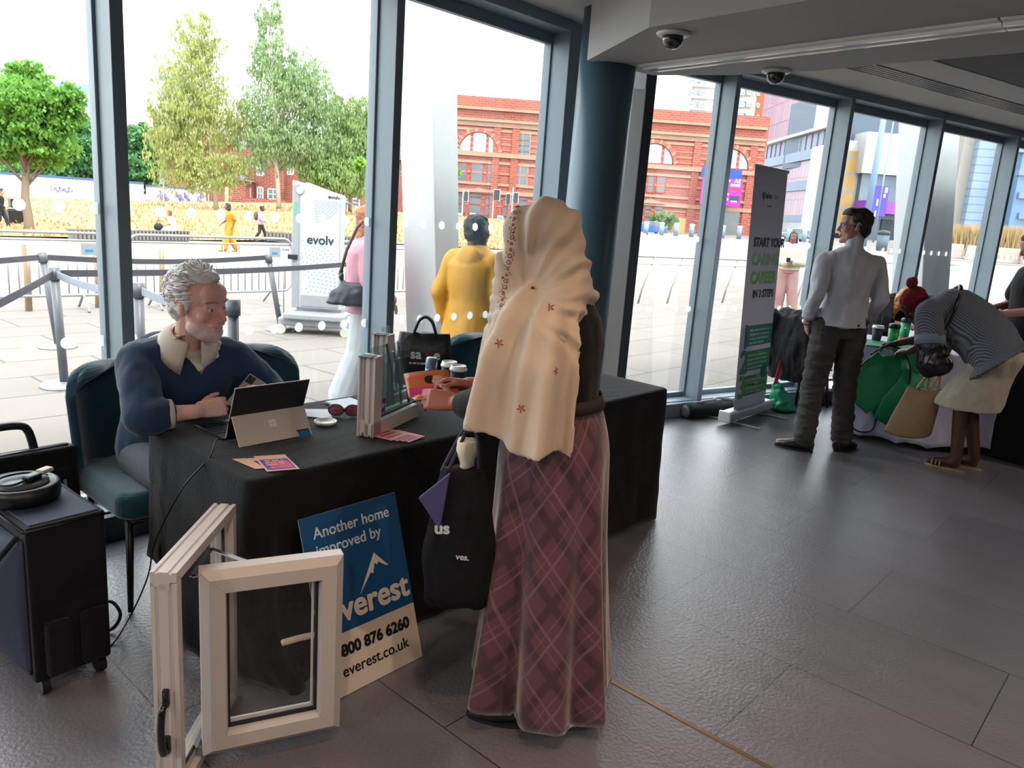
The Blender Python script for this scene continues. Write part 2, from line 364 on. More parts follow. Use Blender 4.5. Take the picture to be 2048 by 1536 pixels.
def hair_prims(mb, c, R, s, style):
    T0 = mb.T; mb.T = mb.T @ M.Translation(c) @ R.to_4x4() @ M.Scale(s, 4); e = mb.ell
    e((0, -.022, .046), (.083, .098, .086), nu=24, nv=16)
    if style != 'bald': e((0, .012, .085), (.062, .07, .05)); e((0, -.055, -.01), (.07, .06, .075))
    if style in ('short', 'quiff'):
        for k in (-1, 1): e((k*.066, -.015, .018), (.016, .05, .045))
    if style == 'quiff': e((0, .05, .10), (.055, .045, .032))
    if style == 'long':
        for k in (-1, 1): mb.cap((k*.066, -.02, .0), (k*.075, -.04, -.2), .026, .03); mb.cap((k*.066, .02, .04), (k*.078, .01, -.08), .018, .02)
        mb.rings([((0, -.06, 0), .075, .05, (1, 0, 0), (0, 1, 0)), ((0, -.075, -.12), .085, .04, (1, 0, 0), (0, 1, 0)), ((0, -.085, -.26), .08, .032, (1, 0, 0), (0, 1, 0)), ((0, -.085, -.33), .05, .02, (1, 0, 0), (0, 1, 0))])
    if style == 'bob':
        for k in (-1, 1): mb.cap((k*.07, -.01, .03), (k*.075, .0, -.07), .025, .026)
        e((0, -.06, -.05), (.08, .055, .08))
    if style == 'bun': e((0, -.085, .09), (.05, .05, .05))
    if style == 'afro': e((0, -.02, .06), (.105, .11, .1))
    mb.T = T0
def person(label, loc, rz, H=1.75, pose=None, skin='c98f74', hair=('short', '3a2a1e'), wear=(), vox=.009, hr=(0, 0, 0), group=None, hand=None, iris='4a3a2a', fem=False, beard=0., barelegs=False, hscale=1., tintfn=None, hairfn=None, noear=False, cat='person', feet=True):
    k = H/1.75; J = {a: V(b_) for a, b_ in DEF.items()}
    for a, b_ in (pose or {}).items(): J[a] = V(b_)
    J = {a: v*k for a, v in J.items()}
    R = eul(*hr); hs = (.97 if fem else 1.)*hscale*(.5+.5*k)
    q = MB(); torso(q, J, -.012)
    for s in 'LR':
        limbs(q, J, SD(s)+LG(s), -.002); 
        if feet: q.cap(J['an'+s]-V((0, 0, .03)), J['to'+s], .036, .026); q.cap(J['an'+s], J['an'+s]-V((0, 0, .045)), .04, .034)
        d = (J['wr'+s]-J['el'+s]).normalized(); hd = (hand or {}).get(s, {})
        HR = basis(hd.get('dir', d), hd.get('back', (0, .3, 1)))
        hand_prims(q, J['wr'+s]+V(hd.get('off', (0, 0, 0))), HR, hd.get('side', 1 if s == 'L' else -1), hd.get('curl', (.35, .45, .35)), hd.get('thumb', (.9, .3)), .98*(.5+.5*k), curls=hd.get('curls'))
    q.cap(J['neck']-V((0, 0, .03)), J['head']+R @ V((0, -.03, -.05)), .056 if not fem else .048, .052 if not fem else .045)
    head_prims(q, J['head'], R, hs, not noear, beard, fem)
    me = blob(q, vox, 3 if vox > .006 else 4, 'person')
    if tintfn:
        iv = (M.Translation(J['head']) @ R.to_4x4() @ M.Scale(hs, 4)).inverted(); paint(me, lambda p: tintfn(p, iv @ p)); sm = tint_mat('skin_tinted', .5, .15)
    else: sm = mat('skin_'+skin, skin, .5, var=.08, scale=30)
    o = obj('person', me, sm, fixn=False); o.location = loc; o.rotation_euler = (0, 0, rz); tag(o, label, cat, group)
    eyes(o, J['head'], R, hs, iris)
    if hair:
        if hairfn: hairfn(o, J, R, hs)
        else:
            q = MB(); hair_prims(q, J['head'], R, hs, hair[0]); me = blob(q, max(.007, vox*.8), 3); fold(me, .006, 40)
            obj('hair', me, mat('hair_'+hair[1], hair[1], .55, var=.35, scale=90, bump=.5, bscale=150), o, fixn=False)
    for w in wear:
        nm, kind, mt = w[0], w[1], w[2]; a = w[3] if len(w) > 3 else {}
        t = a.get('t', .014); q = MB()
        if kind == 'top':
            torso(q, J, t, a.get('lo', -.09), a.get('w', 1.), a.get('hem', 0), top=a.get('top', .9), belly=a.get('belly', 0), tl=a.get('tl', .12))
            f = a.get('sleeve', 1.)
            for s in 'LR':
                if f <= .5: limbs(q, J, [('sh'+s, 'el'+s, f*2)], t+a.get('st', 0))
                else: limbs(q, J, [('sh'+s, 'el'+s, 1.), ('el'+s, 'wr'+s, (f-.5)*2)], t+a.get('st', 0))
            if a.get('collar'): q.cap(J['neck']-V((0, 0, .02)), J['neck']+V((0, .0, .035)), .066, .064)
            if a.get('hood'): l0, l1, P = spine(J); b_ = (P[3]-P[2]).normalized().cross(l1); q.ell(P[3]-b_*.075-V((0, 0, .05)), (.11, .06, .1)); q.cap(P[3]-l1*.07+b_*.02, P[3]+l1*.07+b_*.02, .045, .045)
        elif kind == 'legs':
            f = a.get('f', .96)
            for s in 'LR':
                hp, kn, an = J['hip'+s], J['kn'+s], J['an'+s]; wd = a.get('wide', 0); e_ = kn.lerp(an, f)
                q.cap(hp, kn, .09*k+t, .06*k+t+wd*.6, 16); q.cap(kn, e_, .06*k+t+wd*.6, .046*k+t+wd, 16)
            l0, l1, P = spine(J); up = (P[1]-P[0]).normalized(); fw = up.cross(l0); q.rings([(P[0]-up*.1, .14, .105, l0, fw), (P[0], .168+t*.7, .12+t*.7, l0, fw), (P[0]+up*a.get('rise', .08), .156+t*.5, .112+t*.5, l0, fw)])
        elif kind == 'skirt':
            l0, l1, P = spine(J); z = V((0, 0, 1)); b0 = a.get('bottom', .3)*k; fl = a.get('flare', .22); ft_ = a.get('fat', 0)
            q.rings([(P[0]+z*.1, .15+ft_, .11+ft_, l0, z.cross(l0)), (P[0], .178+ft_, .135+ft_, l0, z.cross(l0))]+[((P[0]).lerp(V(((J['knL'].x+J['knR'].x)/2, (J['knL'].y+J['knR'].y)/2, b0)), f), .178+(fl-.178)*f, .135+(fl-.135)*f, l0, z.cross(l0)) for f in (.33, .66, 1)])
        elif kind == 'shoes':
            for s in 'LR': shoe(nm, J, s, mt, o, a.get('high', .05))
            continue
        me = blob(q, a.get('vox', max(vox, .008)), a.get('sm', 5)); fold(me, a.get('fold', .006), a.get('fs', 8.), a.get('fst', (1, 1, .6)), len(nm)*1.7+H*9)
        obj(nm, me, mt, o, fixn=False)
    return o, J, R, hs
# ---------------------------------------------------------------- room materials
mframe = mat('grey_powder_coat', '7d8d95', .45, var=.06, scale=6)
mdark = mat('anthracite_paint', '3a444c', .5, var=.08, scale=5)
mceil = mat('ceiling_paint', 'bbb6b0', .75, var=.05, scale=3, bump=.05, bscale=90)
mbulk = mat('bulkhead_paint', 'b0aeae', .7, var=.05, scale=3)
mcol = mat('column_paint', '4f6e7c', .38, var=.06, scale=4)
mwhite = mat('white_enamel', 'e4e2dd', .35, var=.04)
mblack = mat('black_plastic', '0d0e11', .4, var=.2)
mchrome = mat('brushed_steel', 'b4b6b8', .28, 1.0, var=.05)
mwall = mat('wall_paint_dark', '6a6668', .8)
mglass = glass_mat('window_glass', (.97, .985, .985), .022)
mdot, _N, _L, _b = node_mat('frosted_dot'); _b.inputs['Base Color'].default_value = (.85, .88, .88, 1); _b.inputs['Roughness'].default_value = .6
_t = _N.new('ShaderNodeBsdfTranslucent'); _t.inputs[0].default_value = (.9, .93, .93, 1); _p = _N.new('ShaderNodeBsdfTransparent'); _a = _N.new('ShaderNodeMixShader'); _a.inputs[0].default_value = .25; _c = _N.new('ShaderNodeMixShader'); _c.inputs[0].default_value = .75
_tn = _N.new('ShaderNodeTexNoise'); _tn.inputs['Scale'].default_value = 40
_L.new(_t.outputs[0], _a.inputs[1]); _L.new(_p.outputs[0], _a.inputs[2]); _L.new(_b.outputs[0], _c.inputs[1]); _L.new(_a.outputs[0], _c.inputs[2]); _L.new(_c.outputs[0], [n for n in _N if n.type == 'OUTPUT_MATERIAL'][0].inputs[0])
# floor: 1.2 x 0.6 m stone tiles in half bond
m, N, L, b = node_mat('floor_tiles')
tc = N.new('ShaderNodeTexCoord'); sx = N.new('ShaderNodeSeparateXYZ'); cx = N.new('ShaderNodeCombineXYZ')
L.new(tc.outputs['Object'], sx.inputs[0]); ad = N.new('ShaderNodeMath'); ad.inputs[1].default_value = 12-.313
ad2 = N.new('ShaderNodeMath'); ad2.inputs[1].default_value = 12.0
L.new(sx.outputs['Y'], ad.inputs[0]); L.new(sx.outputs['X'], ad2.inputs[0]); L.new(ad.outputs[0], cx.inputs[0]); L.new(ad2.outputs[0], cx.inputs[1])
br = N.new('ShaderNodeTexBrick'); L.new(cx.outputs[0], br.inputs['Vector']); br.offset = .5
for k, v in (('Scale', 1), ('Brick Width', 1.2), ('Row Height', .6), ('Mortar Size', .0022), ('Mortar Smooth', .1), ('Bias', 0)): br.inputs[k].default_value = v
br.inputs['Color1'].default_value = lin('625f66')+(1,); br.inputs['Color2'].default_value = lin('6b686e')+(1,); br.inputs['Mortar'].default_value = lin('1c1b1d')+(1,)
n1 = N.new('ShaderNodeTexNoise'); n1.inputs['Scale'].default_value = 2.2; n1.inputs['Detail'].default_value = 6
mp = N.new('ShaderNodeMapping'); mp.inputs['Scale'].default_value = (3, .7, 1); L.new(tc.outputs['Object'], mp.inputs[0]); L.new(mp.outputs[0], n1.inputs['Vector'])
rp = N.new('ShaderNodeMapRange'); rp.inputs['From Min'].default_value = .3; rp.inputs['From Max'].default_value = .7; rp.inputs['To Min'].default_value = .86; rp.inputs['To Max'].default_value = 1.12
L.new(n1.outputs['Fac'], rp.inputs[0]); mx = N.new('ShaderNodeMix'); mx.data_type = 'RGBA'; mx.blend_type = 'MULTIPLY'; mx.inputs['Factor'].default_value = 1
L.new(br.outputs['Color'], mx.inputs['A']); L.new(rp.outputs[0], mx.inputs['B']); L.new(mx.outputs['Result'], b.inputs['Base Color'])
n2 = N.new('ShaderNodeTexNoise'); n2.inputs['Scale'].default_value = 70; n2.inputs['Detail'].default_value = 5; L.new(tc.outputs['Object'], n2.inputs['Vector'])
bp = N.new('ShaderNodeBump'); bp.inputs['Strength'].default_value = .35; bp.inputs['Distance'].default_value = .008; L.new(n2.outputs['Fac'], bp.inputs['Height'])
L.new(bp.outputs[0], b.inputs['Normal']); b.inputs['Roughness'].default_value = .33; b.inputs['Specular IOR Level'].default_value = 1.0; b.inputs['Coat Weight'].default_value = .35; b.inputs['Coat Roughness'].default_value = .38
mfloor = m
# ---------------------------------------------------------------- floor, walls, ceiling
RU = V((cos(rad(-15)), sin(rad(-15)), 0)); RN = V((-RU.y, RU.x, 0)); RA = V((3.446, 3.172, 0))     # right glazed wall: front line
def rp_(s, d=0, z=0): return RA+RU*s+RN*d+V((0, 0, z))
CR = V((2.30, 3.48, 0))                                     # where both glazed walls meet
far = rp_(13.5)
out = [(-7, -7), (17, -7), (17, far.y), tuple(rp_(13.5).xy), tuple(CR.xy), (-7, 3.48)]
f = MB(); f.prism([(-7, -7), (17, -7), (17, -.4), tuple(rp_(13.2, .2).xy), (2.36, 3.68), (-7, 3.68)], -.15, 0)
struct('floor', f, mfloor)
f = MB(); f.prism([(-7, -7), (17, -7), (17, -.4), tuple(rp_(13.2, .2).xy), (2.36, 3.68), (-7, 3.68)], 2.83, 3.1)
struct('ceiling', f, mceil)
struct('wall_left', MB().bb((-7.15, -7, 0), (-7, 3.68, 2.83)), mwall)
struct('wall_back', MB().bb((-7, -7.15, 0), (17, -7, 2.83)), mwall)
struct('wall_right', MB().bb((17, -7, 0), (17.15, -.3, 2.83)), mwall)
# brass expansion strip in the floor
o = struct('trim_1', MB().bb((-.008, -4, -.01), (.008, 1.62, .0022)), mat('brass_strip', '9a7a5c', .35, .85, var=.15))
# ---------------------------------------------------------------- glazed wall on the left
def dotmesh(c, n, r=.0245):
    T = frame(c, V(n).cross(V((0, 0, 1))), (0, 0, 1)); q = MB(T); k = 22
    vs = [(r*cos(2*pi*i/k), r*1.04*sin(2*pi*i/k), z) for z in (-.0006, .0006) for i in range(k)]
    q.add(vs, [tuple(range(k-1, -1, -1)), tuple(range(k, 2*k))]+[(i, (i+1) % k, k+(i+1) % k, k+i) for i in range(k)]); return q
MX = [-5.075, -3.625, -2.175, -.73, .718, 2.165]; MWID = .053
def bay(n, p0, p1, P, u, nrm, dots=True, first=None, mull=True):
    """one bay: P(s,d,z) gives a point; s from p0 to p1 along the wall, d outwards"""
    R = M((u, nrm, V((0, 0, 1)))).transposed()
    q = MB()
    def bx(s0, s1, d0, d1, z0, z1, B=q): B.box((P(s0, d0, z0)+P(s1, d1, z1))/2, (s1-s0, d1-d0, z1-z0), R=R)
    bx(p0, p1, 0, .24, 2.76, 2.84); bx(p0, p1, .155, .2, 2.69, 2.76)          # head
    bx(p0, p1, .03, .26, .0, .125)                                         # sill box
    bx(p0, p1, .16, .21, .125, .165)
    w = struct('window_%d' % n, q, mframe, bevel=.003)
    if mull:
        m_ = MB(); bx(p1-MWID/2, p1+MWID/2, 0, .22, 0.0, 2.83, m_); bx(p1-MWID/2-.014, p1+MWID/2+.014, .15, .215, .125, 2.76, m_)
        obj('mullion', m_, mframe, w, bevel=.003)
    g = MB(); bx(p0+MWID/2, p1-MWID/2, .176, .188, .15, 2.71, g); obj('glass_pane', g, mglass, w)
    if dots:
        s = first
        while s < p1-.03:
            if s > p0+.02:
                for z in (1.463, .882): obj('dot', dotmesh(P(s, .172, z), -nrm), mdot, w)
            s += .1463
    return w
XU = V((1, 0, 0)); XN = V((0, 1, 0))
for i in range(5): bay(i+1, MX[i], MX[i+1], lambda s, d, z: V((s, 3.48+d, z)), XU, XN, i >= 2, MX[i]+.08)
q = MB().bb((-7, 3.455, 0), (2.33, 3.50, .118)); struct('baseboard_left', q, mdark, bevel=.004)
# corner panel between last mullion and column
struct('wall_corner', MB().bb((2.165+.03, 3.5, 0), (2.42, 3.60, 2.84)), mframe)
# ---------------------------------------------------------------- glazed wall on the right
SX = [-.56, .337, 1.805, 3.28, 4.80, 6.29, 7.78, 9.27, 10.76, 12.25]
first = [-.47, .40, 1.87, 3.345, 4.765, 6.37, 7.85, 9.3, 10.8]
for i in range(9): bay(i+6, SX[i], SX[i+1], lambda s, d, z: rp_(s, d, z), RU, RN, i < 5, first[i])
R = M((RU, RN, V((0, 0, 1)))).transposed()
struct('baseboard_right', MB().box((rp_(-.6, -.02)+rp_(12.3, .03))/2+V((0, 0, .059)), (12.9, .05, .118), R=R), mframe, bevel=.004)
q = MB(); q.box(rp_(-.565, .1, 1.42), (.10, .2, 2.82), R=R); struct('trim_2', q, mdark, bevel=.004)
q = MB(); q.box(rp_(-.67, .02, 1.25), (.12, .05, 2.5), R=(M.Rotation(rad(-42), 3, 'Z') @ R)); struct('trim_3', q, mwhite, bevel=.004)
# round steel column in the corner, leaning a little
q = MB(); q.tube([(2.015, 3.105, 0), (2.035, 3.105, 1.0), (2.075, 3.105, 2.83)], .178, 48)
o = obj('round_column', q, mcol); o['kind'] = 'structure'
# ---------------------------------------------------------------- bulkhead with partition track
q = MB(); q.prism([(1.854, 3.103), (1.321, 2.321), (1.21, 1.475), (1.10, -2.5), (2.42, -2.5), (2.50, .937), (2.54, 1.566), (2.60, 1.95), (2.558, 2.502), (2.395, 2.98)], 2.5, 2.84)
o = obj('ceiling_bulkhead', q, mbulk); o['kind'] = 'structure'
t = thing('partition_track', 'long white sliding partition track across the underside of the dropped ceiling', 'track', (2.12, 2.85, 2.5))
q = MB(); pa = V((2.14, 2.86, 2.494)); pb = V((1.86, .9, 2.494)); pc = V((1.80, -2.2, 2.494))
for a, b_ in ((pa, pb), (pb, pc)): q.bar(a, b_, .17, .012)
obj('channel', q, mwhite, t, True, bevel=.003)
for dx in (-.025, .055):
    q = MB()
    for a, b_ in ((pa, pb), (pb, pc)): q.bar(a+V((dx, 0, -.012)), b_+V((dx, 0, -.012)), .035, .014)
    obj('rail', q, mat('white_gloss', 'f2f2ee', .15, var=.02), t, True, bevel=.004)
q = MB()
for a, b_ in ((pa, pb), (pb, pc)): q.bar(a+V((.015, 0, -.008)), b_+V((.015, 0, -.008)), .012, .004)
obj('slot', q, mblack, t, True)
# domed cameras
mdome = mat('smoked_dome', '20242b', .06, var=.05, coat=1.0)
for k, (x, y, s, lb) in enumerate(((1.458, 2.263, 1., 'white rimmed domed security camera under the bulkhead, nearer the round column'), (2.502, 2.191, 1., 'smaller looking domed security camera beyond the white partition track'))):
    zt = 2.5
    t = thing('dome_camera', lb, 'security camera', (x, y, zt), 0, 'ceiling security cameras')
    obj('mounting_ring', MB().lathe([(.0, 0), (.082, 0), (.085, -.008), (.078, -.016), (.058, -.02), (.05, -.018), (0, -.018)], 32), mwhite, t)
    obj('dome', MB().lathe([(.052, -.016), (.053, -.035), (.045, -.058), (.028, -.074), (.002, -.08)], 32), mdome, t)
# slot diffuser and dark panel in the far ceiling, parallel to the right glazed wall
t = thing('slot_diffuser', 'long ceiling air vent of parallel black slots beside the right windows', 'vent', (3.6, 2.5, 2.83))
p0 = V((3.4, 2.645, 2.828)); d = RU
q = MB(); q.bar(p0-RN*.1, p0-RN*.1+d*9, .25, .006); obj('backing', q, mceil, t, True)
for k in range(6):
    q = MB(); a = p0-RN*(k*.042); q.bar(a, a+d*9, .02, .012); obj('slot', q, mblack, t, True)
t = thing('ceiling_panel', 'darker grey square panel let into the ceiling beyond the air vent', 'ceiling panel', (3.8, 1.5, 2.83))
p0 = V((3.6, 1.96, 2.827)); q = MB(); q.bar(p0-RN*.8, p0-RN*.8+d*5, 1.6, .008); obj('panel', q, mat('acoustic_panel', '625f60', .9, bump=.2), t, True)
q = MB(); q.bar(p0, p0+d*5, .02, .014); obj('shadow_gap', q, mblack, t, True)
# downlight fixtures, also drawn for the added wide fill lamps
for k, (x, y, z, e) in enumerate(LAMPS+FILL_LAMPS):
    t = thing('downlight', 'round recessed ceiling downlight, the wide ones added to brighten the room', 'ceiling light', (x, y, 2.83), 0, 'recessed downlights')
    obj('bezel', MB().lathe([(.055, 0), (.075, 0), (.075, -.006), (.055, -.006)], 24), mwhite, t)
    obj('lamp_face', MB().cyl((0, 0, -.001), .055, .004), mat('lamp_glow', 'ffd9a8', .5, emit=6), t)
# ================================================================ outside: the square
def ray(px, py): return _f+_r*((px-1024)/FPX)-_u*((py-768)/FPX)
def at(px, py, depth): return CAM+ray(px, py)*depth
def gnd(px, py):
    lo, hi = .5, 400
    for _ in range(60):
        m_ = (lo+hi)/2; p = at(px, py, m_)
        if p.z > gz(p.x, p.y): lo = m_
        else: hi = m_
    return at(px, py, hi)
mpave = brick_mat('paving', '746d66', '6c6660', '4f4b47', 1.5, .75, .012, .9, axes='xy')
mroad = mat('asphalt', '6e6d6c', .9); mkerb = mat('kerb_stone', '9d9a94', .9)
def fy(x): return 3.70 if x < 2.4 else max(-12., rp_((x-RA.x)/RU.x, .22).y)
q = MB(); q.grid(lambda u, v: (lambda x: (lambda y: (x, y, gz(x, y)))(fy(x)+(v**1.8)*150))(-40+u*180), 90, 44, False)
o = obj('paving', q, mpave); o['kind'] = 'structure'
# dry lawn bank behind the benches
near = [gnd(x, y) for x, y in ((-500, 462), (-150, 470), (200, 479), (400, 482), (640, 484), (800, 490), (1010, 500), (1190, 500))]
farp = [at(x, y, 82) for x, y in ((-500, 372), (-150, 390), (200, 400), (400, 404), (640, 408), (800, 425), (1010, 440), (1190, 448))]
def lawn(u, v):
    k = min(int(u*7), 6); f = u*7-k; a = near[k].lerp(near[k+1], f); b_ = farp[k].lerp(farp[k+1], f); p = a.lerp(b_, v)
    return p+V((0, 0, .04+.5*sin(pi*v)*.4+.05*noise.noise(p*.4)))
mdry = mat('dry_grass', '9d8152', .95, var=.35, scale=1.2, bump=.6, bscale=4)
q = MB(); q.grid(lawn, 56, 26); o = obj('lawn_bank', q, mdry); o['kind'] = 'structure'
rng = random.Random(3); bl = []; q = MB()
for i in range(9000):
    p = V(lawn(rng.random(), rng.random()**1.5)); h = .1+.12*rng.random(); a = rng.random()*pi; d = V((cos(a), sin(a), 0))*.06
    q.add([p-d, p+d, p+V((rng.uniform(-.08, .08), rng.uniform(-.08, .08), h))], [(0, 1, 2)])
o = obj('grass', q, mat('dry_straw', 'a1855a', .95, var=.4, scale=3)); o['kind'] = 'stuff'; tag(o, 'dry straw coloured grass standing on the lawn bank outside', 'grass')
# stone edge and slatted bench along the lawn
mslat = mat('weathered_wood', '6f675f', .85, var=.25, stretch=(1, 12, 1))
for (xa, ya), (xb, yb), lb in (((140, 482), (374, 484), 'long low grey slatted bench with a woman in white sitting on it'), ((531, 484), (730, 490), 'long low grey slatted bench at the lawn edge behind the security scanner')):
    a, b_ = gnd(xa, ya), gnd(xb, yb); d = (b_-a); d.z = 0; t = thing('slatted_bench', lb, 'bench', tuple((a+b_)/2), math.atan2(d.y, d.x)); ln = d.length
    q = MB(); n = int(ln/.16)
    for i in range(n): q.box((-ln/2+ln*(i+.5)/n, 0, .43), (.09, .5, .05)); q.box((-ln/2+ln*(i+.5)/n, -.24, .25), (.09, .04, .34))
    obj('slats', q, mslat, t); obj('plinth', MB().box((0, .02, .2), (ln-.1, .36, .4)), mroad, t)
# ---- crowd barriers
mgalv = mat('galvanised_tube', '9aa0a4', .4, .6, var=.1)
def barrier(a, b_, lb, badge=True):
    a, b_ = V(a), V(b_); d = b_-a; ln = d.length; t = thing('crowd_barrier', lb, 'barrier', tuple((a+b_)/2), math.atan2(d.y, d.x), 'steel crowd barriers')
    c = .16; w = ln/2; pts = []
    for cx_, cz, a0 in ((w-c, 1.08-c, 0), (-w+c, 1.08-c, 90), (-w+c, .22+c, 180), (w-c, .22+c, 270)):
        for k in range(6): an = rad(a0+k*18); pts.append((cx_+c*cos(an), 0, cz+c*sin(an)))
    pts.append(pts[0]); obj('frame', MB().tube(pts, .021, 8, False), mgalv, t)
    obj('rail', MB().tube([(-w, 0, .98), (w, 0, .98)], .014, 8), mgalv, t)
    q = MB(); n = int(ln/.115)
    for i in range(1, n): q.tube([(-w+ln*i/n, 0, .23), (-w+ln*i/n, 0, .98)], .008, 6)
    obj('infill_bars', q, mgalv, t)
    for s in (-1, 1): obj('foot', MB().tube([(s*w*.72, 0, .24), (s*w*.72-.02, -.3, .02)], .018, 8).tube([(s*w*.72, 0, .24), (s*w*.72+.02, .3, .02)], .018, 8), mgalv, t)
    if badge: obj('badge', MB().box((w-.32, -.012, .86), (.2, .006, .16)), mgalv, t); obj('logo', MB().box((w-.32, -.017, .84), (.1, .004, .035)), mat('blue_print', '1670b8', .5), t)
    return t
zb = lambda x, y: (x, y, gz(x, y))
barrier(zb(-.65, 11.9), zb(2.32, 11.75), 'steel crowd barrier at far left beyond the queue posts')
barrier(zb(2.48, 11.65), zb(5.12, 11.6), 'steel crowd barrier behind the seated man, left of the scanner')
barrier(zb(5.18, 11.2), zb(8.0, 10.9), 'steel crowd barrier mostly hidden behind the security scanner', False)
# ---- retractable belt posts
mpost = mat('stanchion_grey', '585a60', .4, var=.05); mbelt = mat('belt_webbing', '3c3c42', .8, var=.15, stretch=(1, 1, 40))
mbase = mat('stanchion_base', '8a8e93', .35, .4)
def stanchion(x, y, top, lb, belts=()):
    """top: where the post head is; belts: end points the webbing runs to"""
    z = gz(x, y); t = thing('belt_post', lb, 'queue post', (x, y, z), 0, 'retractable belt posts'); dx, dy = top; tp = V((dx, dy, .99))
    obj('base', MB().lathe([(0, 0), (.18, 0), (.182, .012), (.17, .03), (.06, .045), (0, .046)], 28), mbase, t)
    obj('pole', MB().tube([(0, 0, .03), tuple(tp*.92)], .034, 16), mpost, t)
    obj('head', MB().tube([tuple(tp*.9), tuple(tp)], .045, 16), mpost, t)
    for e, m_ in belts:
        a = V((x, y, z))+tp*.95; e = V(e); q = MB()
        n = 8; rr = []
        for i in range(n+1):
            p = a.lerp(e, i/n)-V((0, 0, .05*sin(pi*i/n))); nrm = (e-a).cross(V((0, 0, 1))).normalized()*.003
            rr.append([tuple(p+nrm+V((0, 0, .028))), tuple(p-nrm+V((0, 0, .028))), tuple(p-nrm-V((0, 0, .028))), tuple(p+nrm-V((0, 0, .028)))])
        q.loft(rr, True, False); obj('belt', q, m_, t, True)
mbl2 = mat('belt_webbing_pale', '8b8f98', .8, var=.1)
a3 = V((3.32-.19, 8.95, gz(3.3, 9)+.95)); a2 = V((.65-.1, 8.87, gz(.6, 8.9)+.95))
stanchion(.09, 6.95, (-.03, 0), 'grey queue post standing nearest the glass with a pale round base', [(tuple(at(277, 580, 5.4)), mbl2), ((4.6, 8.3, .83), mbelt), ((-1.6, 4.4, .72), mbelt)])
stanchion(.65, 8.87, (-.1, 0), 'leaning grey queue post behind the nearest one, second from left', [((-2.2, 7.9, .78), mbelt), (a3, mbelt)])
stanchion(3.32, 8.95, (-.19, 0), 'leaning grey queue post beside the security scanner')
_s4 = at(277, 572, 5.4); _s5 = at(466, 614, 4.75)
stanchion(_s4.x, _s4.y, (0, 0), 'grey queue post half hidden behind the left window upright', [((_s5.x, _s5.y, gz(_s5.x, _s5.y)+.93), mbl2)])
stanchion(_s5.x, _s5.y, (0, 0), 'grey queue post behind the shoulder of the seated man')
# ---- young tree stakes
for px, py, h, lb in ((58, 622, .9, 'short wooden stake standing at far left in front of the crowd barrier'), (325, 612, .85, 'short wooden stake standing behind the seated man'), (197, 615, .8, 'short wooden stake by the left window upright')):
    p = gnd(px, py); t = obj('wooden_stake', MB().tube([(0, 0, 0), (.01, 0, h*.6), (0, .01, h)], [.045, .042, .04], 10), mat('stake_wood', '9c8464', .85, var=.25)); t.location = p; tag(t, lb, 'stake')
p = at(452, 490, 30); t = obj('leaning_post', MB().tube([(0, 0, 0), (.05, 0, 2.3)], .06, 10), MATS['stake_wood']); t.location = (p.x, p.y, gz(p.x, p.y)); tag(t, 'tall bare wooden post next to the woman dressed in orange', 'post')
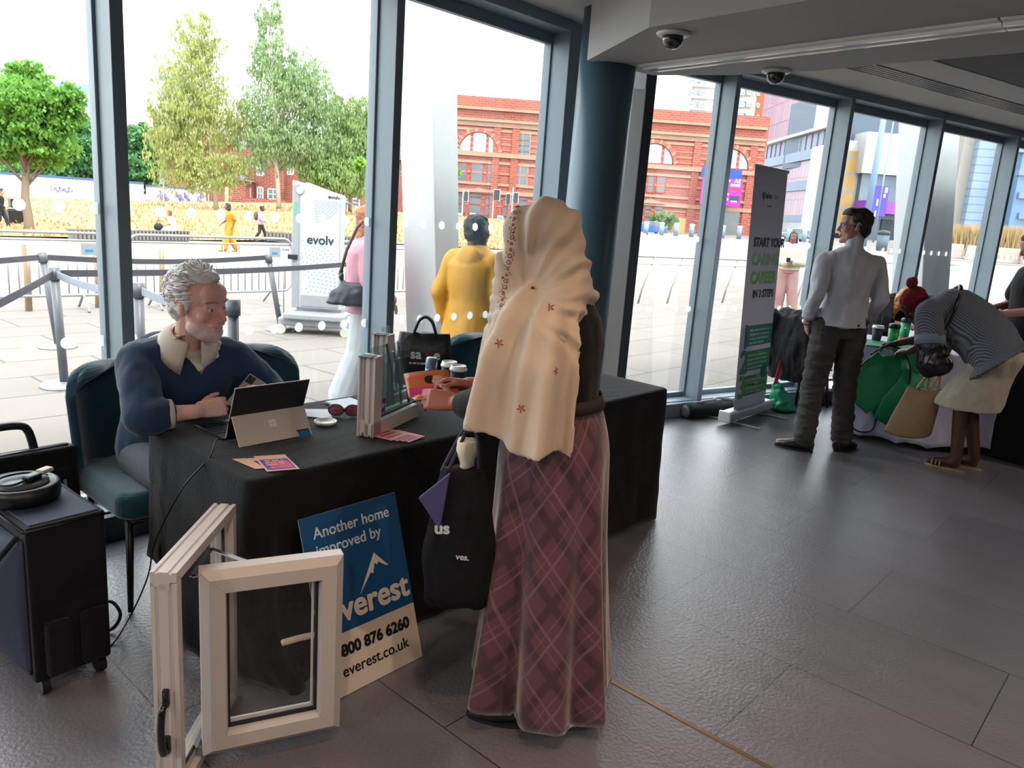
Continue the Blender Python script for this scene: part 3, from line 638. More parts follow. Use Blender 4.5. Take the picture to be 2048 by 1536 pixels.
# ---- walk-through security scanner
mev = mat('scanner_shell', '9fa4a6', .45, var=.04); mevp = mat('scanner_panel', 'a9b1b1', .3, var=.03); mevd = mat('scanner_grey', '84878a', .5); mtxt = mat('dark_print', '20272d', .5)
A, B = gnd(585, 662), gnd(700, 668); d = B-A; d.z = 0; d.normalize(); nv = V((-d.y, d.x, 0)); zc = gz(3.6, 8.7)
A = V((3.38, 8.80, zc)); 
def scanner(org, lb, w=.64, full=True):
    t = thing('security_scanner', lb, 'scanner', tuple(org), math.atan2(d.y, d.x))
    poly = [(0, 0, .32), (w, 0, .32), (w, 0, 1.77), (0, 0, 1.92)]
    obj('body', MB().extr(poly, (0, .16, 0)), mev, t, bevel=.012)
    obj('side_trim', MB().box((.05, -.004, 1.1), (.08, .02, 1.55)), mevd, t, bevel=.006)
    fp = obj('front_panel', MB().box((w*.56, -.004, 1.06), (w*.76, .012, 1.32)), mevp, t)
    obj('vent', MB().box((w*.56, -.006, .42), (w*.74, .014, .14)), mevd, t)
    obj('round_cap', MB().cyl((.10, -.012, 1.80), .045, .02, 24, 'y'), mev, t, bevel=.003)
    obj('status_light', MB().box((.045, -.018, 1.58), (.022, .008, .16)), mat('green_led', '1fd07c', .4, emit=.6), t)
    q = MB(); q.box((w/2+.02, .04, .16), (w+.28, .5, .1)); q.box((w/2+.02, -.1, .24), (w+.12, .36, .08)); obj('base', q, mevd, t, bevel=.02)
    for sx_ in (-.08, w+.1): obj('castor', MB().cyl((sx_, -.2, .065), .065, .04, 20, 'y'), mat('castor_pale', 'a9aca0', .6), t)
    obj('handle', MB().tube([(-.02, -.05, 1.06), (-.1, -.07, 1.06)], .014, 8).tube([(-.08, -.07, 1.06), (-.08, -.07, .2)], .008, 6), mevd, t)
    obj('latch', MB().box((.02, -.03, .97), (.12, .03, .06)), mblack, t, bevel=.005)
    if full:
        T = wmat(t)
        text('lettering', 'evolv', .16, mtxt, t, T @ frame((w*.30, -.013, 1.15), (1, 0, 0), (0, 0, 1)), .001, .0035)
        text('lettering', 'evolv', .07, mtxt, t, T @ frame((w*.70, -.003, 1.725), (1, 0, -.1), (.1, 0, 1)), .001, .0015)
        q = MB(); q.m = 1; rg = random.Random(5)
        for cx_, cz, r0, r1, a0, a1 in ((w*.4, 1.78, .1, .36, -80, -5), (w*.22, .66, .1, .52, -60, 100)):
            for k in range(9):
                r = r0+(r1-r0)*k/8
                for j in range(int(r*60)):
                    an = rad(a0+(a1-a0)*j/max(1, int(r*60)-1)); x, z = cx_+r*cos(an), cz+r*sin(an)
                    if w*.2 < x < w*.93 and .52 < z < 1.7: q.box((x, -.0115, z), (.009, .003, .02), R=M.Rotation(-an+pi/2, 3, 'Y'))
        fp.data.materials.append(mevd); pm = q.mesh('p'); b = bmesh.new(); b.from_mesh(fp.data); b.from_mesh(pm); bmesh.ops.recalc_face_normals(b, faces=b.faces); b.to_mesh(fp.data); b.free(); bpy.data.meshes.remove(pm)
    return t
scanner(A, 'tall pale grey walk-through scanner panel with dark lettering and green light')
scanner(A+nv*.75-d*.02, 'second pale scanner panel directly behind the lettered one', .5, False)
# ---- raking outside columns beyond the glass
mrak = mat('outside_column_paint', 'c4cacc', .6, var=.05, scale=2)
def rake(p0, p1, lb, w=.36, dpt=.36, rz=0):
    t = obj('raking_column', MB().loft([[tuple(V(p)+M.Rotation(rz, 3, 'Z') @ V((sx_*w/2, sy*dpt/2, 0))) for sx_, sy in ((-1, -1), (1, -1), (1, 1), (-1, 1))] for p in (p0, p1)], True, False), mrak, bevel=.01); t['kind'] = 'structure'
def onp(px, py, o, n): d = ray(px, py); return CAM+d*((V(o)-CAM).dot(n)/d.dot(n))
rake(onp(870, 830, (0, 4.8, 0), XN), onp(850, -120, (0, 4.8, 0), XN), '', .30, .34, rad(8))
rake(onp(1832, 720, rp_(0, 1.0), RN), onp(1870, 60, rp_(0, 1.0), RN), '', .62, .4, rad(-15))
# ---- railing
mrail = mat('railing_steel', '8d8a88', .5, .3)
pb_ = [gnd(x, y) for x, y in ((1276, 607), (1334, 607), (1444, 606), (1500, 606), (1592, 604), (1690, 600), (1740, 600))]
t = thing('hand_railing', 'thin hand railing with raked posts crossing the square beyond the right windows', 'railing', tuple(pb_[0]))
hd = []
for k, p in enumerate(pb_):
    tp = p+_r*.25+V((0, 0, 1.02)); tp.z = p.z+1.02; hd.append(tp)
    obj('post', MB().tube([tuple(p), tuple(p.lerp(tp, .35)+_r*-.03), tuple(tp)], .022, 8), mrail, t, True)
ext = [hd[0]+(hd[0]-hd[1])*1.2]+hd+[hd[-1]+(hd[-1]-hd[-2])*3]
obj('rail', MB().tube([tuple(x) for x in ext], .022, 8), mrail, t, True); obj('lower_rail', MB().tube([tuple(x-V((0, 0, .16))) for x in ext], .008, 6), mrail, t, True)
# ---- bollards
mbol = mat('bollard_blue_grey', '6f8290', .5); mbolt = mat('bollard_band', 'd9dcdc', .4)
for k, (px, py) in enumerate(((1291, 470), (1322, 471), (1351, 472), (1382, 474), (1444, 477), (1477, 478), (1576, 484), (1607, 484))):
    p = at(px, py, 52); p0 = at(px, py, 52); t = thing('bollard', 'blue grey bollard with a pale top band at the far edge of the square', 'bollard', tuple(p0), 0, 'bollards along the road')
    obj('shaft', MB().lathe([(0, 0), (.16, 0), (.16, .82), (0, .82)], 14), mbol, t); obj('band', MB().lathe([(0, .72), (.165, .72), (.165, .86), (0, .88)], 14), mbolt, t)
# far ground strip under road level so that bollards, cars and buildings stand on something
q = MB(); cols_ = list(range(1150, 2400, 50))
gp = [[gnd(px, 560+(px-1290)*.07)-V((0, 0, .02)) for px in cols_]]+[[at(px, y0+(px-1024)*.0719, dd) for px in cols_] for dd, y0 in ((40, 460), (52, 452), (84, 447), (160, 438))]
q.loft([[tuple(p) for p in r] for r in gp], False, False, closed=False); o = obj('road', q, mat('pale_road', '7d7873', .9, var=.08, scale=.3)); o['kind'] = 'structure'
# ================================================================ outside: buildings
FH = V((_f.x, _f.y, 0)).normalized(); RH = V((FH.y, -FH.x, 0))
class Fac:
    """upright building face through the point seen at (px,py,depth), turned by ang about z"""
    def __init__(s, px, py, depth, ang=0.):
        s.o = at(px, py, depth); s.u = M.Rotation(ang, 3, 'Z') @ RH; s.n = V((-s.u.y, s.u.x, 0)); s.rz = math.atan2(s.u.y, s.u.x)
    def uz(s, px, py):
        d = ray(px, py); t = (s.o-CAM).dot(s.n)/d.dot(s.n); p = CAM+d*t-s.o; return p.dot(s.u), p.z
    def thing(s, name, label, cat='building', group=None):
        s.t = thing(name, label, cat, tuple(s.o), s.rz, group); return s.t
    def slab(s, name, x0, y0, x1, y1, m, dpt=8., y=0., par=None, bevel=0, base=None):
        ym, xm = (y0+y1)/2, (x0+x1)/2; u0, u1 = s.uz(x0, ym)[0], s.uz(x1, ym)[0]; z0, z1 = s.uz(xm, y0)[1], s.uz(xm, y1)[1]
        if base is not None: z1 = base
        return obj(name, MB().bb((min(u0, u1), y, min(z0, z1)), (max(u0, u1), y+dpt, max(z0, z1))), m, par or s.t, bevel=bevel)
    def window(s, x0, y0, x1, y1, mf, mg, bars=(0, 0), fr=.12, arch=False, name='window'):
        ym, xm = (y0+y1)/2, (x0+x1)/2; u0, u1 = s.uz(x0, ym)[0], s.uz(x1, ym)[0]; z1, z0 = s.uz(xm, y0)[1], s.uz(xm, y1)[1]; u0, u1 = min(u0, u1), max(u0, u1); z0, z1 = min(z0, z1), max(z0, z1)
        q = MB(); q.bb((u0, -.1, z0), (u0+fr, .1, z1)); q.bb((u1-fr, -.1, z0), (u1, .1, z1)); q.bb((u0, -.1, z0), (u1, .1, z0+fr)); q.bb((u0, -.1, z1-fr), (u1, .1, z1))
        for k in range(bars[0]): c = u0+(u1-u0)*(k+1)/(bars[0]+1); q.bb((c-fr*.4, -.09, z0), (c+fr*.4, .1, z1))
        for k in range(bars[1]): c = z0+(z1-z0)*(k+1)/(bars[1]+1); q.bb((u0, -.09, c-fr*.4), (u1, .1, c+fr*.4))
        w = obj(name, q, mf, s.t); obj('pane', MB().bb((u0+fr*.5, -.06, z0+fr*.5), (u1-fr*.5, .02, z1-fr*.5)), mg, w); return w
    def poly(s, name, pts, m, dpt=.3, y=0., par=None):
        P = [(lambda a: (a[0], y, a[1]))(s.uz(*p)) for p in pts]; return obj(name, MB().extr(P, (0, dpt, 0)), m, par or s.t)
mred = brick_mat('red_brick', '98503f', '8a4438', '9a6a5c', .9, .3, .04); mred2 = brick_mat('terrace_brick', '8e4634', '7c3a2c', '937468', .7, .22, .03)
mstone = mat('buff_stone', 'a07f6a', .9, var=.2, scale=.8); mwin = mat('window_dark', '5e6468', .15, var=.3, scale=.4); mwin2 = mat('window_sky', '8fa6ad', .12, var=.25, scale=.3)
mwfr = mat('window_frame_white', 'a9a6a2', .6); mslate = mat('slate_roof', '6b6e74', .7, var=.2, scale=1); mtera = mat('terracotta', 'a3473a', .85, var=.15)
mconc = mat('pale_concrete', 'a8a39a', .9, var=.1, scale=.3); mblueg = mat('blue_glass', '5d7c98', .15, var=.3, scale=.2); mgreyp = mat('grey_cladding', '6f8093', .6, var=.06)
# ---- the large red brick building
F = Fac(960, 440, 108, rad(0)); F.thing('brick_building', 'large ornate red brick building with arched upper windows and pale stone bands', 'building')
F.slab('wall', 740, 205, 1527, 470, mred, 14)
zt = F.uz(960, 218)[1]
uL, uR = F.uz(740, 300)[0], F.uz(1527, 300)[0]
def band(z, h, m, y=-.25, nm='stone_band'): obj(nm, MB().bb((uL-.1, y, z-h/2), (uR+.1, .2, z+h/2)), m, F.t)
def fz(py): return F.uz(960, py)[1]
for py, h, y in ((217, .35, -.5), (240, .35, -.6), (246, .8, -.3), (259, .35, -.12), (308, .6, -.35), (324, .35, -.15), (345, .25, -.1), (367, .35, -.2), (383, .5, -.3), (275, .22, -.06), (286, .22, -.06), (297, .22, -.06), (395, .2, -.06), (410, .2, -.06)): band(fz(py), h, mstone if h > .3 else mat('stone_pale', 'a8705e', .9, var=.1), y)
def archwin(cx_, cy_, r_px, panes):
    """half-round window: stone and brick ring, terracotta mullions and panes cut by the circle"""
    u, z = F.uz(cx_, cy_); r = abs(F.uz(cx_+r_px, cy_)[0]-u); n = 24
    w = obj('arched_window', MB().extr([(u+r*cos(pi*k/n), -.05, z+r*sin(pi*k/n)) for k in range(n+1)], (0, .2, 0)), mtera, F.t)
    q = MB(); q.loft([[(u+R_*cos(pi*k/n), y, z+R_*sin(pi*k/n)) for R_, y in ((r, -.3), (r*1.17, -.3), (r*1.17, .1), (r, .1))] for k in range(n+1)], True, False); obj('arch_ring', q, mat('arch_brick', 'a8584a', .9), w)
    for k in range(1, n, 3): obj('voussoir', MB().loft([[(u+R_*cos(pi*(k+e)/n), y, z+R_*sin(pi*(k+e)/n)) for R_, y in ((r*1.0, -.34), (r*1.2, -.34), (r*1.2, .1), (r*1.0, .1))] for e in (-.4, .4)], True, False), mstone, w)
    for a, b_ in panes:
        x0, x1 = u+a*r, u+b_*r; top = [(x, -.12, z+math.sqrt(max(0, (r*.96)**2-(x-u)**2))) for x in [x0+(x1-x0)*i/8 for i in range(9)]]
        obj('pane', MB().extr([(x0, -.12, z+.12)]+top+[(x1, -.12, z+.12)], (0, .1, 0)), mwin2, w)
for cx_, cy_ in ((875, 303), (956.5, 305.5), (1306, 328), (1456, 338)): archwin(cx_, cy_, 40, ((-.93, -.42), (-.28, .36), (.5, .93)))
def zr(x, y): return 840+x/4.518, 130+y/4.518
for a, b_, c, d, bars in ((855, 590, 1000, 820, (1, 0)), (832, 912, 975, 1090, (1, 0)), (345, 882, 425, 1055, (0, 0)), (458, 888, 572, 1062, (0, 0)), (604, 896, 683, 1070, (0, 0)), (335, 1152, 410, 1345, (0, 1)), (440, 1160, 556, 1352, (0, 1)), (585, 1170, 657, 1360, (0, 1)), (745, 1182, 800, 1365, (0, 1)), (890, 1190, 970, 1370, (0, 1))):
    F.window(*zr(a, b_), *zr(c, d), mstone if bars[0] else mtera, mwin, bars, .14)
def zr(x, y): return 1250+x/5.12, 130+y/5.12
for a, b_, c, d in ((225, 1130, 300, 1310), (318, 1135, 418, 1312), (195, 1430, 268, 1600), (295, 1445, 388, 1610)): F.window(*zr(a, b_), *zr(c, d), mtera, mwin, (0, 1), .14)
for cx_, py in ((958, 375), (1300, 397)): F.poly('pediment', [(cx_-30, py+8), (cx_+30, py+11), (cx_, py)], mstone, .5, -.5)
for px in (905, 993, 1030, 1395, 1508): u = F.uz(px, 300)[0]; obj('pilaster', MB().bb((u-.5, -.22, fz(440)), (u+.5, .1, fz(243))), mred, F.t)
for cx_, cy_, h in ((978, 225, 20), (897, 216, 16), (1075, 232, 12), (1330, 245, 16)): F.poly('rooflight', [(cx_-22, cy_), (cx_+16, cy_+2), (cx_+8, cy_-h)], mslate, 3, 2)
F.slab('door', 1354, 436, 1372, 470, mat('oak_door', 'b58a52', .7), .2, -.2)
F.slab('entrance', 1441, 418, 1476, 474, mwin, .3, -.25)
# banner over the entrance
G2 = Fac(1440, 375, 104.5); G2.thing('building_banner', 'magenta and blue banner hanging over the entrance of the brick building', 'banner')
G2.slab('blue_band', 1403, 337, 1484, 357, mat('sign_blue', '1d3fae', .5), .15); G2.slab('panel', 1402, 357, 1483, 411, mat('sign_magenta', 'c0189a', .5), .15)
mtw = mat('white_print', 'cfd0d2', .5)
Tg = wmat(G2.t)
def gtext(s, px, py, size, m=mtw, b_=.01): u, z = G2.uz(px, py); text('lettering', s, size, m, G2.t, Tg @ frame((u, -.03, z), (1, 0, 0), (0, 0, 1)), .01, b_)
gtext('All', 1468, 366, .8)
def gwords(px, py, w, h, rows=1, sd_=1): u, z = G2.uz(px, py); words(G2.t, mtw, Tg @ frame((u, -.03, z), (1, 0, 0), (0, 0, 1)), 0, 0, w, h, rows, 1.7, sd_, dz=.03)
gwords(1461, 370, 1.5, .42, 1, 2); gwords(1453, 361, .6, .4, 1, 3); gwords(1450, 388, .5, .4, 2, 4); u0, z0 = G2.uz(1459, 376); u1, z1 = G2.uz(1479, 384); obj('red_box', MB().bb((u0, -.05, z1), (u1, 0, z0)), mat('sign_crimson', 'b02a4a', .5), G2.t); gwords(1461, 381, .9, .35, 1, 5)
u0, z0 = G2.uz(1460, 391); u1, z1 = G2.uz(1478, 402); obj('dark_box', MB().bb((u0, -.06, z1), (u1, 0, z0)), mat('sign_navy', '223a52', .5), G2.t); gwords(1462, 396, 1.0, .26, 2, 6)
# ---- towers behind
F = Fac(1400, 440, 190); F.thing('tower_block', 'pale concrete tower block with rows of small blue windows behind the brick building', 'building')
F.slab('blank_wall', 1290, 90, 1372, 475, mat('tower_render', 'b3aba0', .9, var=.15, scale=.12), 20, 0); F.slab('wall', 1372, 80, 1505, 475, mconc, 20, .5); F.slab('orange_wall', 1505, 100, 1526, 450, mat('orange_cladding', 'a84a2e', .8), 18, .2)
for r in range(5):
    y = 156+r*23.5-2
    F.slab('floor_band', 1369, y+16, 1504, y+22, mat('tower_band', 'bdb8b2', .9), .6, .0)
    for x in (1378, 1399, 1478, 1494): F.window(x-1.2*r, y+3, x+14-1.2*r, y+13, mwfr, mblueg, (1, 0), .3)
    F.window(1514-r*.8, y+28, 1520-r*.8, y+38, mwfr, mwin, (0, 0), .2)
# ---- pink glass office
F = Fac(1520, 478, 150, rad(-90)); F.thing('glass_office', 'pink tinted glass office block with grey floor bands stepping towards the camera', 'building')
mpg = brick_mat('pink_glass', '8c6a7c', '7d5a70', '5c4654', 1.5, 3.6, .1, .25, offset=0); mpg2 = brick_mat('pink_glass_light', 'a792a2', 'b0a0aa', '7c6d78', 2.2, 5., .12, .2, offset=0)
F.slab('tower_glass', 1521, 120, 1640, 300, mpg, 1.5, .6); F.slab('corner_glass', 1606, 150, 1660, 265, mpg2, 1.5, .2)
u0, zA = F.uz(1521, 293); u1, zB = F.uz(1660, 293)
def strip(nm, ya, yb, m, y0, dpt, xa=1521, xb=1660):
    dpt = 1.2
    """storey strip that keeps one true height along the face"""
    za, zb_ = F.uz(1521, ya)[1], F.uz(1521, yb)[1]; obj(nm, MB().bb((F.uz(xa, 400)[0], y0, zb_), (F.uz(xb, 400)[0], y0+dpt, za)), m, F.t)
strip('cornice', 291, 296, mconc, -1, 8); strip('window_band', 296, 322, mpg, 0, 8); strip('floor_band', 322, 338, mgreyp, -.5, 8); strip('window_band', 338, 372, mpg, 0, 8); strip('floor_band', 372, 388, mgreyp, -.4, 8); strip('window_band', 388, 430, mpg, 0, 8); strip('floor_band', 430, 442, mgreyp, -.4, 8); strip('ground_floor', 442, 490, mwin, 0, 8)
for k in range(14):
    za, zb_ = F.uz(1521, 297)[1], F.uz(1521, 321)[1]; u = u0+(u1-u0)*(k+.3)/14; obj('window', MB().bb((u, -.15, zb_), (u+1.6, .1, za)), mgreyp, F.t)
F.slab('white_stair_tower', 1624, 296, 1650, 470, mat('white_panel', 'bdbbb7', .8), 2, -1)
# ---- shopping block with the purple canopy
F = Fac(1760, 490, 120, rad(4)); F.thing('purple_canopy_block', 'white and grey block with a long purple canopy over a glazed shop front', 'building')
mdg = mat('dark_grey_cladding', '4c5a68', .6, var=.05); mwp = mat('white_stone_panel', 'b9bcb9', .8, var=.12, scale=.25); mye = brick_mat('yellow_panels', 'b09152', 'a88849', '8e8f8a', 2.2, 2.6, .25, .6, offset=0)
F.slab('upper_block', 1690, 175, 1835, 330, mdg, 18, 4); F.slab('white_block', 1728, 272, 1965, 355, mwp, 14, 0); F.slab('white_sliver', 1700, 278, 1740, 470, mwp, 6, 2.4)
F.slab('yellow_panels', 1672, 298, 1722, 468, mye, 8, 2.); F.slab('shop_glass', 1720, 350, 1965, 500, mat('shop_glass', '66787e', .2, var=.3, scale=.2), 10, 1.2)
F.slab('ground_wall', 1900, 350, 1980, 410, mconc, 4, .8); F.window(1912, 378, 1940, 394, mconc, mwin, (1, 0), .2)
F.slab('canopy', 1712, 410, 1966, 434, mat('purple_canopy', '8a3fb0', .5), 4, -3); F.slab('canopy_end', 1960, 414, 1968, 440, mat('yellow_end', 'c9a23c', .6), 4, -3.1)
F.slab('dark_entrance', 1765, 440, 1815, 505, mat('dark_entry', '3c4650', .4), 2, .9)
F2 = Fac(1985, 490, 112, rad(-6)); F2.thing('blue_clad_block', 'tall pale blue horizontally clad block to the right of the purple canopy', 'building')
F2.slab('clad_wall', 1950, 170, 2013, 500, brick_mat('blue_cladding', '8094ab', '7c90a8', '66788e', 40, 1.1, .09, .5), 14, 0); F2.slab('wall', 1925, 235, 1960, 460, mat('beige_wall', '98948c', .9), 10, 1.5)
F2.slab('glass_wall', 2013, 230, 2140, 500, mblueg, 10, -3); F2.slab('green_base', 2000, 462, 2140, 500, mat('green_hoarding', '2d6a58', .7), 1, -5)
for y in (300, 345, 390, 430): F2.slab('floor_band', 2013, y, 2140, y+12, mgreyp, 1, -3.4)
# ---- far left blocks and twin tower
F = Fac(90, 330, 260, rad(-14)); F.thing('white_hotel_block', 'long white block with blue glass seen above the trees at far left', 'building')
F.slab('wall', -40, 140, 190, 330, mconc, 30, 0); F.slab('roof_plant', 8, 100, 55, 145, mconc, 10, 4)
for y in (165, 195, 222): F.slab('glass_band', -40, y, 186, y+18, mblueg, 1, -.6)
F.slab('mast', 125, 128, 127, 165, mgreyp, .4, 3)
F = Fac(310, 330, 300); F.thing('twin_tower', 'slim white tower with blue glass strips behind the left birch tree', 'building')
F.slab('wall', 285, 160, 345, 420, mat('white_tower', 'b9bdc0', .8), 16, 0); F.slab('glass_strip', 268, 176, 286, 330, mblueg, 12, 1); F.slab('glass_strip', 345, 150, 372, 330, mblueg, 12, 2)
for y in range(180, 245, 13): F.window(299, y, 314, y+10, mwfr, mblueg, (1, 0), .3); F.window(322, y, 342, y+10, mwfr, mblueg, (2, 0), .3)
F.slab('roof_frame', 313, 148, 330, 160, mdg, 4, 2)
# ---- brick terrace houses
F = Fac(540, 405, 92, rad(0)); F.thing('terrace_houses', 'row of red brick terrace houses with slate roofs behind the birch trees', 'building')
F.slab('gable_wall', 335, 265, 440, 412, mred2, 8, 0); F.slab('wall', 440, 285, 560, 412, mred2, 8, 1.5); F.slab('wall', 560, 300, 790, 415, mred2, 8, 2.5)
F.poly('roof', [(330, 266), (440, 268), (425, 248), (350, 246)], mslate, 8, -.2); F.poly('roof', [(438, 286), (565, 292), (548, 262), (480, 252)], mslate, 8, 1.2); F.poly('roof', [(560, 302), (800, 318), (790, 296), (570, 276)], mslate, 8, 2.2)
F.slab('porch', 440, 356, 500, 412, mred2, 3, -1.6); F.poly('porch_roof', [(436, 358), (505, 364), (470, 340)], mslate, 3.2, -1.8)
for a, b_, c, d in ((482, 281, 492, 300), (481, 323, 497, 343), (513, 323, 528, 352), (493, 373, 502, 398), (514, 373, 527, 400), (535, 377, 558, 400), (574, 328, 588, 350), (600, 334, 616, 352), (640, 344, 660, 362), (690, 396, 720, 414)): F.window(a, b_, c, d, mwfr, mwin, (1, 1), .16)
F.slab('stone_wall', 480, 398, 590, 412, mred2, .5, -4)
for x, y in ((452, 248), (540, 258), (600, 268)): F.slab('chimney', x, y, x+12, y+22, mred2, 1.2, 3)
# ---- white hoarding along the lawn
F = Fac(290, 400, 78, rad(6)); F.thing('site_hoarding', 'long white site hoarding with blue top rail and faint purple graffiti', 'hoarding')
zt = F.uz(290, 369)[1]; zb_ = F.uz(290, 412)[1]; uA, uB, uC = F.uz(-300, 380)[0], F.uz(287, 380)[0], F.uz(408, 380)[0]
mho = mat('hoarding_white', 'b3b3b8', .7, var=.06, scale=.5)
obj('panel', MB().bb((uA, 0, zb_), (uB, .1, zt)), mho, F.t); obj('panel', MB().bb((uB, .6, zb_), (uC, .7, zt-.12)), mat('hoarding_lilac', 'aaa6b4', .7, var=.1), F.t)
obj('top_rail', MB().bb((uA, -.05, zt), (uB, .15, zt+.22)), mat('rail_navy', '34517e', .6), F.t); obj('top_rail', MB().bb((uB, .5, zt-.12), (uC, .8, zt+.0)), MATS['rail_navy'], F.t)
rg = random.Random(11); q = MB()
for k in range(16):
    u = uB+(uC-uB)*(.2+.75*rg.random()); z = zb_+(zt-zb_)*(.3+.4*rg.random()); q.tube([(u+.25*sin(i*1.7+k), .57, z+.35*cos(i*2.3+k)) for i in range(7)], .035, 4)
for k in range(5): u = F.uz(105+k*9, 385)[0]; q.tube([(u+.25*sin(i*1.9+k), -.03, (zt+zb_)/2+.3*cos(i*2.1+k)) for i in range(7)], .03, 4)
obj('graffiti', q, mat('graffiti_purple', '8d86b0', .7), F.t)
F = Fac(395, 380, 74); F.thing('street_sign', 'white road direction sign with a small blue panel in front of the brick gable', 'sign')
F.slab('panel', 383, 340, 418, 380, mat('sign_white', 'c9cccb', .6), .1); F.slab('blue_panel', 409, 355, 420, 362, mat('sign_bluep', '3c7fc0', .6), .06, -.06)
F.slab('pole', 416, 380, 418, 412, mgalv, .1); u, z = F.uz(400, 346); obj('red_ring', MB().lathe([(.28, -.03), (.4, -.03), (.4, .03), (.28, .03)], 20, (u, -.05, z), M.Rotation(pi/2, 4, 'X')), mat('sign_red', 'b02a34', .6), F.t)
F = Fac(327, 355, 76); F.thing('road_sign', 'small grey square road sign beside the brick gable at left', 'sign'); F.slab('panel', 319, 344, 335, 369, mgreyp, .1); F.slab('pole', 326, 369, 328, 405, mgalv, .1)
# ---- traffic lights
mtl = mat('signal_black', '2a323a', .5); mbl = mat('bollard_sign_blue', '3f8ed0', .6)
for px, top, base, heads, lb in ((925, 382, 446, ((929, 383, 936, 402),), 'traffic light at the left in front of the brick building'), (1024, 378, 446, ((1013, 388, 1020, 408), (1028, 386, 1036, 406)), 'pair of traffic light heads on one pole in front of the brick building'), (986, 383, 446, ((988, 380, 999, 400),), 'white traffic light pole with one head right of the yellow jacket')):
    F = Fac(px, 440, 80); F.thing('traffic_light', lb, 'traffic light', 'traffic lights at the crossing'); F.slab('pole', px-1.2, top-3, px+1.2, base, mat('signal_pole', 'a7adb0', .5), .12)
    for h in heads: o = F.slab('signal_head', *h, mtl, .3, -.2); F.slab('backing', h[0]-1.5, h[1]-1.5, h[2]+1.5, h[3]+1.5, mat('signal_edge', 'b8c0c4', .6), .05, .12)
for px, py, lb in ((918, 432, 'small blue and white keep-left box at the left kerb'), (945, 432, 'blue lit keep-left box near the dark head'), (1000, 437, 'blue keep-left box beside the scarf')):
    F = Fac(px, py, 80); F.thing('keep_left_box', lb, 'traffic bollard'); F.slab('box', px-6, py-6, px+6, py+9, mat('box_white', 'b9bec2', .5), .3); F.slab('face', px-4, py-3, px+4, py+5, mbl, .1, -.08)
# ---- lamp posts, banner pole
def lamppost(px, base, top, dep_, lb, arms=True, r=.09, banner=False):
    p = at(px, base, dep_); q = at(px, top, dep_); hgt = q.z-p.z; t = thing('lamp_post', lb, 'lamp post', tuple(p)); obj('pole', MB().tube([(0, 0, 0), (0, 0, hgt)], [r, r*.6], 12), mat('lamp_pole_blue', '7088a4', .5), t)
    if arms:
        for s in (-1, 1): e = RH*s*1.5; obj('arm', MB().tube([(0, 0, hgt-.1), tuple(e*.4+V((0, 0, hgt+.15))), tuple(e+V((0, 0, hgt+.35)))], .04, 8), MATS['lamp_pole_blue'], t); obj('lantern', MB().ell(tuple(e+V((0, 0, hgt+.35))), (.4, .4, .1)), mgalv, t)
    if banner:
        z0 = at(px, 432, dep_).z-p.z; z1 = at(px, 372, dep_).z-p.z; b0 = -RH*.6; q = MB(); q.bar(tuple(b0+V((0, 0, (z0+z1)/2))), tuple(b0+RH*1.25+V((0, 0, (z0+z1)/2))), .05, z1-z0); obj('banner', q, mat('banner_violet', '4c3fb4', .6), t)
        q = MB()
        for a, b_, c, d in ((.25, .2, .14, .9), (.28, 1.2, .14, 1.0), (.8, 1.8, .2, .5), (.85, 2.3, .25, .8), (.8, 4.0, .2, .22)): q.bar(tuple(b0+RH*a-FH*.05+V((0, 0, z0+b_))), tuple(b0+RH*(a+c)-FH*.05+V((0, 0, z0+b_))), .03, d*.6)
        obj('white_marks', q, mtw, t)
    return t
lamppost(1746, 485, 243, 70, 'tall twin armed lamp post carrying a violet banner', banner=True)
lamppost(1725, 492, 150, 75, 'thick pale blue pole just left of the banner lamp post', False, .35)
# ---- cars
def car(px, py, dep_, w_px, lb, col, flip=1):
    p = at(px, py, dep_); L_ = 4.4; t = thing('car', lb, 'car', tuple(p), math.atan2(RH.y, RH.x))
    prof = [(-2.2, .35), (-2.2, .75), (-2.05, .95), (-1.9, 1.0), (-1.55, 1.42), (-.6, 1.55), (.4, 1.5), (1.05, 1.02), (1.95, .9), (2.18, .7), (2.2, .35)]
    prof = [(flip*x, z) for x, z in prof]
    obj('body', MB().extr([(x, -.85, z) for x, z in prof], (0, 1.7, 0)), mat('car_'+col, col, .25, coat=.5), t, bevel=.08)
    obj('side_window', MB().extr([(flip*x, -.87, z) for x, z in ((-1.5, 1.02), (-1.3, 1.38), (-.55, 1.47), (.35, 1.42), (.85, 1.05))], (0, 1.74, 0)), mwin, t)
    for x in (-1.35, 1.4):
        w = obj('wheel', MB().cyl((x*flip, 0, .33), .33, 1.72, 20, 'y'), mat('tyre', '16171a', .8), t); obj('hub', MB().cyl((x*flip, 0, .33), .2, 1.76, 16, 'y'), mat('alloy', '9fa3a6', .3, .6), w)
    return t
car(1292, 470, 86, 0, 'bright blue car parked by the brick building entrance', '1c4fb4', -1); car(1584, 484, 86, 0, 'blue grey car parked behind the woman in the cream jacket', '5d7480', -1)
